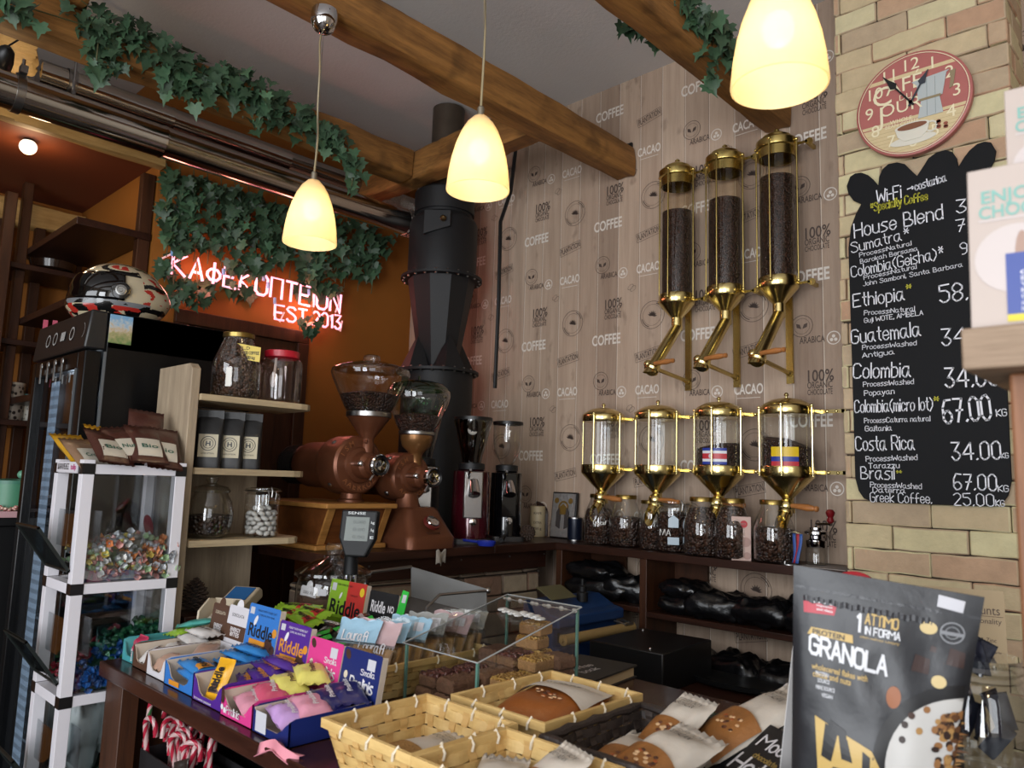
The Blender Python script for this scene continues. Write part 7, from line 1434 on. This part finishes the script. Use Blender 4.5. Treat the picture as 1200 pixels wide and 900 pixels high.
b = MB(); z1 = hf+.0015; z2 = hbk+.003; cs = [(-.003, -.003, z1), (w+.003, -.003, z1), (w+.003, d+.003, z2), (-.003, d+.003, z2)]; b.tube(cs, .0017, 6, True); b.build('lid_rim', EDW, ld)
for (xx, yy, hh) in ((0, 0, hf), (w, 0, hf), (w, d, hbk), (0, d, hbk)): b = MB(); b.cb((xx+(.003 if xx == 0 else -.003), yy+(.003 if yy == 0 else -.003), hh/2), (.005, .005, hh)); b.build('corner_edge', EDG, t, smooth=False)
b = MB()
for i in range(18): b.ball((w*(.02+.96*i/17), d-.012, hbk-.004), (.008, .004, .003+.0025*math.sin(i*1.9)), 8, 5)
b.build('lid_seal', mk('silicone_seal', '#a5a19a', .4), ld)
b = MB()
for k in range(2):
    for i in range(9): b.ball((w*(.30+.30*k)+.008*i, d*.72-.002*i, hf+(hbk-hf)*.72+.006+.002*math.sin(i*2.2+k)), (.009, .012, .004), 8, 5)
b.build('lid_handle', mk('clear_tape', '#b5b3ae', .2), ld)
BW = mk('brownie_crumb', '#6b4a35', .8, bump=1, bscale=220, var=.45, vscale=150); NT_ = beans_mat('golden_nut_crumb', '#b07c34', '#ddb064', 170); DKR = beans_mat('dark_glazed_top', '#45201f', '#75443a', 120); TNB = mk('tan_bar_crumb', '#9c7448', .8, bump=1, bscale=220, var=.4, vscale=150)
def brownie(x, y, z, rz, body, topm, label, w=.052, L=.082, h=.028):
    t = thing('brownie', label, 'brownie', (x, y, z), rz, 'brownies in the clear case'); b = MB(); sd = x*50+y*30
    def f(zz0, zz1, ex, sdd):
        bb = MB(); nx, ny = 6, 8
        def e(v): return .0018*noise.noise(Vector(v)*60+Vector((sdd, 0, 0)))
        bb.box(-w/2, -L/2, zz0, w/2, L/2, zz1); return bb
    b = f(0, h*.8, 0, sd); o = b.build('crumb', body, t, smooth=False, bev=.004)
    b = MB(); b.surf(lambda u, v: ((u-.5)*w*.98, (v-.5)*L*.98, h*.8+.004*(1 if .04 < u < .96 and .04 < v < .96 else -.6)+.003*noise.noise(Vector((u*9+sd, v*12, sd)))), 14, 18); b.build('topping', topm, t)
    return t
gx, gy = -1.27, 1.03
rows_ = [(.045, .055, 2, BW, DKR, 'dark-glazed brownie', 'near left corner'), (.105, .05, 2, BW, BW, 'plain crumbly brownie', 'near side'), (.165, .055, 1, BW, NT_, 'nut-topped bar', 'near right corner'), (.05, .135, 2, BW, DKR, 'dark-glazed brownie', 'left side'), (.108, .135, 2, BW, BW, 'plain crumbly brownie', 'middle'), (.165, .14, 2, TNB, NT_, 'nut-topped bar', 'right side'), (.05, .215, 3, BW, BW, 'plain crumbly brownie', 'left side towards the back'), (.108, .215, 3, BW, DKR, 'dark-glazed brownie', 'middle towards the back'), (.165, .22, 3, TNB, NT_, 'nut-topped bar', 'right side towards the back'), (.115, .270, 5, TNB, NT_, 'nut-topped bar', 'tallest stack at the back'), (.18, .27, 3, BW, BW, 'plain crumbly brownie', 'back right corner')]
for (x, y, n, bm, tm, kind, where) in rows_:
    for k in range(n): brownie(gx+x+.004*((k*7) % 3-1), gy+y+.003*((k*5) % 3-1), CZ+.004+.0285*k, .12*((k*3+int(x*100)) % 3-1)+(PI/2 if y > .26 else 0), bm, tm if k == n-1 or tm is NT_ else bm, '%s in the case, %s, %s' % (kind, where, ('lowest', 'second up', 'third up', 'fourth up', 'topmost')[k] if n > 1 else 'lying alone'), .05, .072 if y < .26 else .058)
# notebook, packets in the baskets, pastry
t = thing('notebook', 'thick black notebook with cream pages behind the brownie case', 'book', (-1.135, 1.455, CZ+.0005), rz=.12); b = MB(); b.box(-.075, -.105, .002, .072, .103, .024); b.build('pages', mk('cream_pages', '#b09a76', .7), t, smooth=False); b = MB(); b.box(-.078, -.108, .024, .078, .108, .028); b.box(-.078, -.108, 0, .078, .108, .0025); b.box(-.08, -.108, 0, -.077, .108, .028); b.build('cover', mk('notebook_black', '#17181b', .5), t, smooth=False)
b = MB(); b.strokes('Coffee', .018, T(.0, -.06, .0283, 0, 0, 1.5), .16, .09); b.strokes('book', .018, T(.03, -.05, .0283, 0, 0, 1.5), .16, .06); b.build('cover_lettering', WH, t, smooth=False)
PWH = film('paper_white_film', '#bdb3a6', .55); CROI = mk('croissant_crust', '#85562a', .45, bump=.6, bscale=40, var=.45, vscale=26); CHOC = film('caramel_film', '#8c4f20', .35); NUTM = island('printed_nuts', ['#5a3322', '#c7a27a', '#3f2419', '#8f4a22'], .4)
GR1, GR2 = '\u03a3\u03a4\u0395\u03a1\u0393\u0399\u039f\u03a5', '\u039a\u03a1\u039f\u03a5\u0391\u03a3\u0391\u039d'
def pastry(label, loc, rot, w, h, th, mode='window', lines=(GR1, GR2), group='pastry packets in the baskets'):
    t = thing('pastry_packet', label, 'pastry packet', loc, group=group); t.rotation_euler = rot; sd = loc[0]*40; b = MB(); pillow(b, w, h, th, None, sd, 18, 22, .16); b.build('wrapper', CHOC if mode == 'caramel' else PWH, t, ang=70)
    def zf(x, y): u = x/w+.5; v = y/h+.5; k = max(0, 1-(2*u-1)**4); e = min(v, 1-v); q = min(1, max(0, (e-.08)/.3)); return th/2*k*math.sin(q*PI/2)*1.04+th*.06+.0012
    b = MB(); b.surf(lambda u, v: ((u-.5)*w*.92, h*(-.46+.42*v+.05*math.sin(u*PI)), zf((u-.5)*w*.92, h*(-.46+.42*v+.05*math.sin(u*PI)))), 12, 10)
    if mode != 'caramel': b.build('pastry_window', CROI if mode == 'window' else SESAME, t)
    else: b = MB(); b.surf(lambda u, v: ((u-.5)*w*.95, h*(.04+.45*v+.05*math.sin(u*4)), zf((u-.5)*w*.95, h*(.04+.45*v+.05*math.sin(u*4)))), 12, 8); b.build('white_top', PWH, t)
    if mode != 'plain':
        b = MB(); rq = random.Random(int(abs(loc[0])*1000))
        for i in range(16): x, y = rq.uniform(-.16, .26)*w, rq.uniform(-.14, .0)*h+(.02*h if mode == 'caramel' else -.08*h); b.ball((x, y, zf(x, y)-.0005), (.0048, .0034, .0016), 8, 5)
        b.build('printed_nuts', NUTM, t)
    b = MB()
    for k, s in enumerate(lines):
        y0 = h*(.33-.09*k); vs, fs = font_mesh(s, .0); W_ = max(v.x for v in vs)-min(v.x for v in vs); sc = w*(.62 if k == 0 else .45)/W_; b.add([(v.x*sc, y0+v.y*h*.09, zf(v.x*sc, y0+v.y*h*.09)+.002) for v in vs], fs)
    b.build('lettering', BK, t, smooth=False); return t
pastry('flat white packet of seeded biscuits lying in the nearest-left straw basket', (-.945, .80, CZ+.030), (0.10, .0, -.25), .125, .185, .022, 'plain')
pastry('caramel brown filled pastry packet lying in the straw basket before the brownie case', (-.915, 1.065, CZ+.056), (.10, .0, .12), .155, .235, .05, 'caramel')
pastry('small clear-windowed packet at the left of the lower basket', (-.765, .79, CZ+.04), (.3, 0, .5), .075, .12, .03, 'window')
pastry('small white packet of dark pastry at the right of the lower basket', (-.685, .805, CZ+.062), (.6, .0, -.3), .08, .12, .03, 'window')
pastry('white pastry packet with croissant window, lying at the left of the dark basket', (-.69, 1.0, CZ+.035), (.15, .1, .1), .11, .19, .045)
pastry('white pastry packet standing tallest against the far rim of the dark basket', (-.68, 1.105, CZ+.072), (.55, .0, -.25), .085, .14, .03)
pastry('white pastry packet with nut print in the middle of the dark basket', (-.63, .98, CZ+.058), (.32, .05, -.25), .105, .19, .045)
pastry('white pastry packet lying flat at the near right of the dark basket', (-.545, .96, CZ+.035), (.15, -.1, -.5), .10, .17, .04)
pastry('white pastry packet lying across the far right rim of the dark basket', (-.585, 1.17, CZ+.085), (.40, .0, -.55), .11, .22, .04)
# ================================================================== RIGHT FOREGROUND
t = thing('green_folder', 'green folded sheet lying behind the white pastry packets', 'folder', (-.68, 1.38, CZ+.0005), rz=.2); b = MB(); b.box(-.1, -.07, 0, .14, .07, .004); b.build('sheet', mk('dark_green_card', '#2f5a3c', .6), t, smooth=False); b = MB(); b.box(-.1, -.07, .004, .14, .07, .006, T(0, 0, 0, .03)); b.build('upper_sheet', mk('dark_green_card_top', '#35654a', .6), t, smooth=False)
t = pack('biscuit_packet', 'pale green crimped packet with white script beside the granola pouch', 'biscuit packet', (-.565, 1.30, CZ+.105), (.6, .1, -.5), .085, .085, .024, film('pale_green_film', '#8d9468'))
b = MB(); b.strokes('Madalais', .014, T(-.028, -.006, .0125), .14, .056); b.build('script_lettering', WH, t, smooth=False)
t = thing('chocolate_box', 'small black box with white brush lettering below the pale green packet', 'box', (-.515, 1.10, CZ+.055), rz=-.5); t.rotation_euler = (.55, 0, -.5); b = MB(); b.box(-.06, -.05, 0, .06, .05, .02); b.build('carton', BLKC, t, bev=.001); b = MB(); b.strokes('Moca', .022, T(-.035, .008, .0205), .14, .075); b.mat(1).strokes('chocolate', .009, T(-.02, -.012, .0205), .14, .05); b.mat(0).strokes('Hot', .03, T(-.04, -.045, .0205), .14, .06); b.build('lettering', [WH, mk('print_gold', '#a58a4a', .4)], t, smooth=False)
o = bag_mesh('black_bag', .18, .12, .08, 31); o.location = (-.74, 1.36, CZ+.0005); tag(o, 'small green and black object lying on the counter behind the dark basket', 'bag')
o.scale = (.35, .35, .3); o.data.materials[0] = mk('dark_green_plastic', '#1c2a22', .4)
p = on(885, 803, z=.81); t = thing('serving_tray', 'large black oval tray lying on the dark workbench', 'tray', (p.x-.05, p.y+.04, .8005)); b = MB(); b.lathe([(0, .003), (.17, .003), (.19, .012), (.20, .024), (.205, .024), (.195, .008), (.17, 0), (0, 0)], 48, T(s=(1.1, .75, 1)), caps=False); b.build('tray', mk('tray_black', '#17191a', .35), t)
# raised shelf of the counter carrying pouch and jar (below the picture edge)
t = thing('counter_riser', 'low black riser on the counter under the granola pouch', 'riser', (-.40, .83, CZ+.0005)); b = MB(); b.box(0, 0, 0, .55, .42, .052); b.build('block', BLKC, t, bev=.003)
RZ = CZ+.053
# granola pouch
PC = dep(1008, 900, .875); d0 = Vector((PC.x, PC.y, 0)).normalized(); yaw = math.atan2(d0.y, d0.x)-PI/2
t = thing('granola_pouch', 'dark grey stand-up granola pouch with bowl picture in the right foreground', 'pouch', (PC.x, PC.y, RZ+.0005)); t.rotation_euler = (0, .105, yaw)
PW, PH, PD = .200, .297, .06
POUCH = mk('pouch_matt_grey', '#1e1f23', .4, 0, .5, bump=.4, bscale=16)
def pouch_pt(sg):
    def f(u, v):
        x = (u-.5)*PW*(1-.24*(1-v)); k = max(0, 1-(2*u-1)**2)**.6; prof = (1-v**2.2)
        y = -sg*(PD/2*k*prof+.0015)+.003*noise.noise(Vector((u*6, v*7, sg)))*min(1, (1-v)*5); return (x, y, v*PH)
    return f
b = MB(); b.surf(pouch_pt(1), 30, 36); b.surf(pouch_pt(-1), 30, 36); b.build('pouch', POUCH, t, ang=80)
fp = pouch_pt(1)
def pp(px, py): # photograph pixel on the pouch -> u, v (the pouch front runs 933..1147 at the top)
    v = 1-(py-(688+(px-933)*.118))/ (310); u = (px-(935+(688-py)*-.06))/(207-.10*(py-700)*.0); return max(.0, min(1, u)), max(.0, min(.995, v))
def pz(u, v, off=.0009): q = fp(u, v); return (q[0], q[1]-off, q[2])
def patch2(b, poly, off=.0009, n=1):
    """flat print on the pouch given by (u, v) corners"""
    b.add([pz(u, v, off) for u, v in poly], [tuple(range(len(poly)))])
def uvtext(b, s, cu, cv, wu, hv, bold=.0, rot=0, off=.0014, strokes=None):
    if strokes: q = MB(); q.strokes(s, 1.0, None, strokes, None); vs = [Vector(v) for v in q.v]; fs = q.f
    else: vs, fs = font_mesh(s, bold)
    x0 = min(v.x for v in vs); x1 = max(v.x for v in vs); y0 = min(v.y for v in vs); y1 = max(v.y for v in vs); out = []
    for v in vs:
        a = ((v.x-x0)/(x1-x0)-.5)*wu; c = ((v.y-y0)/(y1-y0)-.5)*hv; out.append(pz(min(.995, max(.005, cu+a-c*rot*0)), min(.995, cv+c+a*rot), off))
    b.add(out, fs)
def UV(px, py):
    dx, dy = px-933, py-690; a = dx*.989+dy*.148; s = -dx*.148+dy*.989; wv = 216*(1-.24*max(0, s)/304); return .5+(a-108)/wv, 1-s/304
def ptext(b, s, px, py, w, h, bold=.0, off=.0014, st=None, rot=0):
    u, v = UV(px, py); uvtext(b, s, u, v, w/196, h/304, bold, -rot, off, st)
def ppoly(b, pts, off=.0009, n=8):
    """four print corners given in the photograph, laid on the swollen pouch as a fine grid"""
    c = [Vector((*UV(*q), 0)) for q in pts]
    def f(u, v): q = c[0].lerp(c[1], u).lerp(c[3].lerp(c[2], u), v); return pz(min(.99, max(.01, q.x)), min(.99, max(.0, q.y)), off)
    b.surf(f, n, n)
b = MB(); b.mat(0); ptext(b, 'GRANOLA', 992, 791, 90, 25, .04, .0016, .2, .05); ptext(b, '1', 1007, 754, 6, 22, .03, .0016, .2); ptext(b, 'IN FORMA', 1033, 765, 38, 10, .03, .0014, .2)
b.mat(1); ptext(b, 'ATTIMO', 1033, 752, 36, 14, .03, .0014, .2); ptext(b, 'wholecereal flakes with', 981, 811, 64, 7, .015); ptext(b, 'cocoa and nuts', 972, 818, 44, 7, .015); ptext(b, 'urban wellness company', 1029, 773, 42, 4)
b.mat(0)
for k in range(4): ptext(b, ('PROTEIN', 'SOURCE', 'FIBRE SOURCE', 'VEGAN')[k], 961+k*1.5, 815+8*k, (15, 14, 22, 13)[k], 4.5, .01)
b.build('lettering', [mk('pouch_white', '#c9cace', .45), mk('pouch_gold', '#b89a58', .45)], t, smooth=False)
b = MB(); ppoly(b, [(946, 770), (999, 778), (999, 769), (951, 762)], .001, 10); pb = b.build('protein_banner', mk('pouch_gold', '#b89a58', .45), t, smooth=False); b = MB(); ptext(b, 'PROTEIN', 971, 769.5, 36, 6, .015, .002); b.build('banner_lettering', BK, pb, smooth=False)
b = MB(); ppoly(b, [(943, 745), (979, 748), (983, 736), (943, 728)], .0009); rl = b.build('red_label', mk('pouch_red', '#a82a3a', .45), t, smooth=False); b = MB()
for k in range(3): ptext(b, ('scan for more', 'inspiration', 'and ideas')[k], 968, 734+4*k, (24, 18, 18)[k], 3, .015, .0018)
b.build('label_lettering', WH, rl, smooth=False)
b = MB(); ppoly(b, [(1095, 733), (1122, 740), (1126, 727), (1098, 720)], .0022); b.build('price_sticker', STK, t, smooth=False)
def disc(b, px, py, rx, ry, off, n=24):
    cu, cv = UV(px, py); K = 3; vs = [pz(cu, cv, off)]; fs = []
    for k in range(1, K+1):
        for i in range(n): a = 2*PI*i/n; vs.append(pz(min(.985, cu+rx/196*k/K*math.cos(a)), max(.002, cv+ry/304*k/K*math.sin(a)), off))
    fs = [(0, 1+i, 1+(i+1) % n) for i in range(n)]
    for k in range(K-1):
        for i in range(n): fs.append((1+k*n+i, 1+(k+1)*n+i, 1+(k+1)*n+(i+1) % n, 1+k*n+(i+1) % n))
    b.add(vs, fs)
def annulus(b, px, py, r0, r1, off, n=48):
    cu, cv = UV(px, py); K = max(2, int((r1-r0)/6)); vs = []; fs = []
    for k in range(K+1):
        r = r0+(r1-r0)*k/K
        for i in range(n+1): a = 2*PI*i/n; vs.append(pz(min(.975, cu+r/185*math.cos(a)), max(.002, cv+r/304*math.sin(a)), off))
    for k in range(K):
        for i in range(n): fs.append((k*(n+1)+i, (k+1)*(n+1)+i, (k+1)*(n+1)+i+1, k*(n+1)+i+1))
    b.add(vs, fs)
b = MB(); b.mat(0); annulus(b, 1108, 915, 84, 98, .0009); b.mat(1); annulus(b, 1108, 915, .5, 84, .0011); b.build('bowl_picture', [mk('picture_bowl_dark', '#121214', .35), mk('picture_yoghurt', '#b9b7b3', .45)], t, ang=80)
b = MB(); rq = random.Random(3)
for i in range(70): disc(b, 1088+rq.random()*34-(i % 3)*4, 850+rq.random()*60, rq.uniform(3, 6), rq.uniform(3, 5.5), .0016+.0003*(i % 5), 9)
for q in ((1050, 862), (1058, 852), (1046, 878), (1075, 845), (1065, 868)): disc(b, q[0], q[1], 4, 4, .0017, 9)
b.build('granola_picture', island('picture_granola', ['#5a3a22', '#8a6038', '#2a1a14', '#a07a48', '#3d2418'], .5), t, smooth=False)
b = MB(); b.mat(0); disc(b, 1040, 834, 8, 12, .0014); b.mat(1); disc(b, 1084, 757, 9, 7, .0014); disc(b, 1090, 815, 8, 7, .0014); b.mat(2)
for x, y, s in ((1072, 797, 11), (1110, 789, 11), (1087, 780, 4)): ppoly(b, [(x-s, y+s*.6), (x+s*.7, y+s), (x+s, y-s*.5), (x-s*.4, y-s)], .0014, 3)
b.mat(3); annulus(b, 1109, 762, 10.5, 12, .0014, 28); annulus(b, 1109, 762, 6, 7, .0014, 24); ppoly(b, [(1097, 763), (1121, 767), (1121, 763), (1097, 759)], .0016, 4); b.build('nut_pictures', [mk('picture_almond', '#8f5530', .5), mk('picture_hazelnut', '#c2ad7a', .5), mk('picture_chocolate', '#33201c', .4), mk('picture_seal', '#7c7e82', .5)], t, smooth=False)
b = MB(); ppoly(b, [(950, 935), (1030, 935), (1012, 893), (950, 862)], .0009, 10); gc = b.build('gold_corner', mk('pouch_gold', '#b89a58', .45), t, smooth=False); b = MB()
for q in ([(955, 905), (966, 910), (975, 880), (962, 868)], [(962, 875), (985, 884), (985, 875), (968, 864)], [(978, 905), (990, 908), (986, 884), (976, 876)], [(960, 930), (990, 930), (992, 918), (968, 915)], [(1000, 915), (1008, 920), (1010, 900), (1002, 894)]): ppoly(b, q, .0013, 4)
b.build('black_brush_marks', BK, gc, smooth=False)
b = MB(); b.surf(lambda u, v: pz(.01+.98*u, .915+.012*v, .0012), 40, 1); b.surf(lambda u, v: pz(.06+.70*u, .868+.022*v+.003*math.sin(60*u), .0010+.0012*abs(math.sin(u*70))), 120, 2); b.build('zip_strip', mk('pouch_zip', '#232429', .35, bump=.4, bscale=60), t)
# clear jar of sachets to the right of the pouch
jp = dep(1152, 850, 1.12); t = thing('sachet_jar', 'clear glass jar of dark blue sachets at the right behind the granola pouch', 'jar', (jp.x, jp.y, RZ+.0005)); zt = 1.165-RZ
b = MB(); b.lathe([(.055, .002), (.064, .012), (.066, .05), (.064, zt-.055), (.054, zt-.038), (.052, zt-.032), (.057, zt-.028), (.052, zt-.022), (.057, zt-.016), (.052, zt-.010), (.053, zt), (.050, zt)], 44); b.build('glass_body', glass('thick_jar_glass', (.88, .90, .88), .10, .8, 2.0), t)
SACH = film('navy_sachet_film', '#161b2e', .6)
for k in range(9):
    a = k*2.4; q = pack('sachet', ['dark blue sachet sticking out highest from the glass jar', 'dark blue sachet leaning across the jar mouth', 'dark sachet standing inside the glass jar'][min(k, 2)], 'sachet', (jp.x+.024*math.cos(a)*(k > 1), jp.y+.024*math.sin(a)*(k > 1), (RZ+zt-.002 if k < 2 else RZ+.05+.012*(k % 5))), (1.2+.2*math.sin(k), .4*math.cos(k*1.3), a), .030, .052, .009, SACH, group=None if k < 2 else 'sachets inside the jar', sd=k*1.9)
# jars with red and gold lids behind the pouch
for k, (px, py, D, lb, lm) in enumerate(((998, 694, 1.22, 'jar with a red printed lid tilted behind the granola pouch', 'red_jar_lid'), (1032, 700, 1.27, 'jar with a gold lid tilted behind the granola pouch', 'gold'))):
    c = dep(px, py, D); t = thing('honey_jar', lb, 'jar', c); t.rotation_euler = (-.0, 0, 0); ax = (Vector((0, 0, EYE))-c).normalized()+Vector((-.25, 0, .75)); t.rotation_mode = 'QUATERNION'; t.rotation_quaternion = ax.to_track_quat('Z', 'Y'); R = .040 if k == 0 else .033
    b = MB(); b.lathe([(R*.95, -.012), (R, -.008), (R, .002), (R*.96, .004)], 36, caps=False); b.build('lid_rim', GOLD, t)
    b = MB(); b.lathe([(R*.96, .004), (R*.9, .0055), (0, .0055)], 36, caps=False); ld = b.build('lid_top', mk('red_jar_lid', '#b02a35', .35) if k == 0 else mk('gold_jar_lid', '#a08a48', .3, .8), t)
    b = MB(); b.lathe([(R*.9, -.012), (R*.98, -.02), (R, -.04), (R, -.10), (R*.9, -.11), (0, -.11)], 32, caps=False); b.build('glass_body', JG, t); b = MB(); b.lathe([(0, -.022), (R*.93, -.022), (R*.94, -.10), (0, -.108)], 28, caps=False); b.build('honey', mk('amber_honey', '#6a3a14', .25), t)
    if k == 0:
        b = MB(); b.mat(0); ring(b, 0, .018, 20, T(-.012, -.01, .006)); b.mat(1); ring(b, 0, .008, 12, T(.012, .008, .0062)); ring(b, 0, .007, 12, T(.02, .004, .0062)); b.mat(0).text('MELI', .012, T(.004, .018, .0064), .01, .03); b.build('lid_print', [WH, mk('berry_red', '#8a1420', .4)], ld, smooth=False)
c = dep(1020, 700, 1.27); t = thing('jar_crate', 'dark crate under the tilted lidded jars behind the granola pouch', 'crate', (c.x-.1, c.y-.03, CZ+.0005))
b = MB(); b.box(0, 0, 0, .20, .15, .11); b.build('crate', BLKC, t, bev=.002)
# white price card, leaflet
c = dep(944, 845, 1.02); t = thing('price_card', 'narrow white folded card standing left of the granola pouch', 'card', (c.x, c.y, CZ+.0005), rz=yaw+.9); b = MB(); b.add([(-.03, 0, 0), (.03, .0, 0), (0, .012, 1.235-CZ)], [(0, 1, 2)]); b.add([(-.03, .03, 0), (.03, .03, 0), (0, .012, 1.235-CZ)], [(2, 1, 0)]); b.build('card', mk('white_card', '#cbc9c8', .5), t, solid=.001, smooth=False)
c = dep(1152, 765, 1.32); t = thing('leaflet', 'beige leaflet about discounts standing behind the sachet jar', 'leaflet', (c.x-.01, c.y, CZ+.0005), rz=math.atan2(c.y, c.x)-PI/2+.12); t.rotation_euler = (-.08, 0, t.rotation_euler.z); hh = 1.235-CZ
b = MB(); b.box(-.075, 0, 0, .048, .0015, hh); b.build('sheet', mk('beige_leaflet', '#a5906f', .6), t, smooth=False)
b = MB()
for s, x, z, h, w_, mi in (('Discounts', .005, hh-.035, .017, .07, 0), ('functionality', .012, hh-.053, .010, .06, 1), ('Normal - VIT. C & Zinc', -.01, hh-.085, .008, .085, 0), ('Support', .0, hh-.098, .009, .04, 1), ('immunity system & vitamin D', -.0, hh-.112, .007, .085, 0), ('Normal', .01, hh-.132, .007, .04, 0)): b.text(s, h*1.3, T(x, -.0006, z, PI/2), 0, w_)
b.box(-.03, -.0008, hh-.045, .045, -.0004, hh-.0442); b.build('lettering', BRP, t, smooth=False)
t2 = b
# ------------------------------------------------------------------ timber display stand at the right edge with chocolate boxes
OLDW = wood('weathered_board', '#6e5a48', '#9c8670', 0, 10, 16, .65, .5); POSTW = wood('orange_post_wood', '#5a3a26', '#8f6244', 2, 7, 12, .55, .25)
t = thing('display_stand', 'weathered timber display stand cut by the right picture edge', 'stand', (-.16, .69, 0))
b = MB(); b.box(0, 0, 1.500, .52, .19, 1.534); b.build('upper_board', OLDW, t, bev=.002)
b = MB(); b.box(.026, .03, CZ+.0005, .08, .10, 1.4995); b.build('post', POSTW, t, bev=.003); b = MB(); b.box(.455, .03, CZ+.0005, .505, .10, 1.4995); b.build('post', POSTW, t, bev=.003)
b = MB(); b.box(.02, .09, 1.534, .52, .185, 1.64); b.build('step', OLDW, t, bev=.002)
l = bpy.data.lights.new('shelf_light', 'POINT'); l.energy = .5; l.color = (1, .72, .38); l.shadow_soft_size = .02; lo = bpy.data.objects.new('shelf_light', l); COL.objects.link(lo); lo.parent = t; lo.location = (.16, .10, 1.455)
b = MB(); b.lathe([(.012, .0), (.016, .03), (.012, .034), (0, .034)], 14, T(.16, .10, 1.465)); b.build('under_light', CHROME2, t)
MILK = mk('pale_pink_box', '#a99b92', .5); CBL = mk('box_blue', '#3b4a86', .45); TEALP = mk('box_teal_print', '#6f9c92', .45)
def choc(label, x, y, z, rx, rz):
    t = thing('chocolate_carton', label, 'chocolate box', (x, y, z), group=None); t.rotation_euler = (rx, 0, rz); w, h, d = .085, .146, .018
    b = MB(); b.box(0, 0, 0, w, d, h); b.build('carton', MILK, t, bev=.001)
    b = MB(); b.mat(0); ring(b, 0, .013, 24, T(.062, -.0008, h-.026, PI/2)); b.mat(1).text('ENJOY', .016, T(.032, -.0006, h-.028, PI/2), .02, .045); b.text('CHOCO', .016, T(.033, -.0006, h-.042, PI/2), .02, .05); b.mat(2).add([(.008, -.0006, h-.05), (.05, -.0006, h-.05), (.05, -.0006, h-.048), (.008, -.0006, h-.048)], [(0, 1, 2, 3)])
    b.mat(2); ring(b, 0, .030, 30, T(.034, -.0005, h-.085, PI/2)); b.mat(3); ring(b, 0, .009, 16, T(.038, -.0007, h-.085, PI/2) @ T(s=(.6, 2.6, 1))); b.build('front_print', [mk('box_red_dot', '#b83a44', .4), TEALP, mk('box_pale_print', '#b3a8a4', .5), mk('box_tan_print', '#957a6c', .5)], t, smooth=False)
    b = MB(); b.mat(0).add([(.026, -.0009, .012), (w, -.0009, .012), (w, -.0009, .065), (.026, -.0009, .065)], [(0, 1, 2, 3)]); b.mat(1).add([(.026, -.0009, .006), (w, -.0009, .006), (w, -.0009, .012), (.026, -.0009, .012)], [(0, 1, 2, 3)]); b.mat(2).text('BRAZIL', .014, T(.058, -.0014, .057, PI/2), .02, .036)
    for k, s in enumerate(('ORIGIN', 'Brasil Cerrado', 'VARIETY', 'Red Catuai, Mundo', 'CUP PROFILE', 'milk chocolate', 'hazelnut, caramel')): b.text(s, .0055, T(.053, -.0014, .047-.0052*k, PI/2), 0, .034)
    b.build('blue_panel', [CBL, mk('box_yellow', '#c2b02e', .45), WH], t, smooth=False); return t
choc('pale pink chocolate box with blue origin panel standing on the weathered board', -.157, .712, 1.5345, -.12, .10)
choc('pale pink chocolate box standing one step higher behind the lower one', -.142, .80, 1.6405, -.12, .10)

t = thing('wall_socket', 'small black socket on the wallpaper beside the end of the middle ceiling beam', 'socket', on(737, 177, y=YW)); b = MB(); b.box(-.022, -.012, -.03, .022, -.0005, .03); b.build('plate', BLACKP, t, bev=.002); b = MB()
for k in range(3): b.lathe([(.005, 0), (.005, .003), (0, .003)], 10, T(0, -.012, -.018+.018*k, PI/2))
b.build('holes', CHROME2, t)
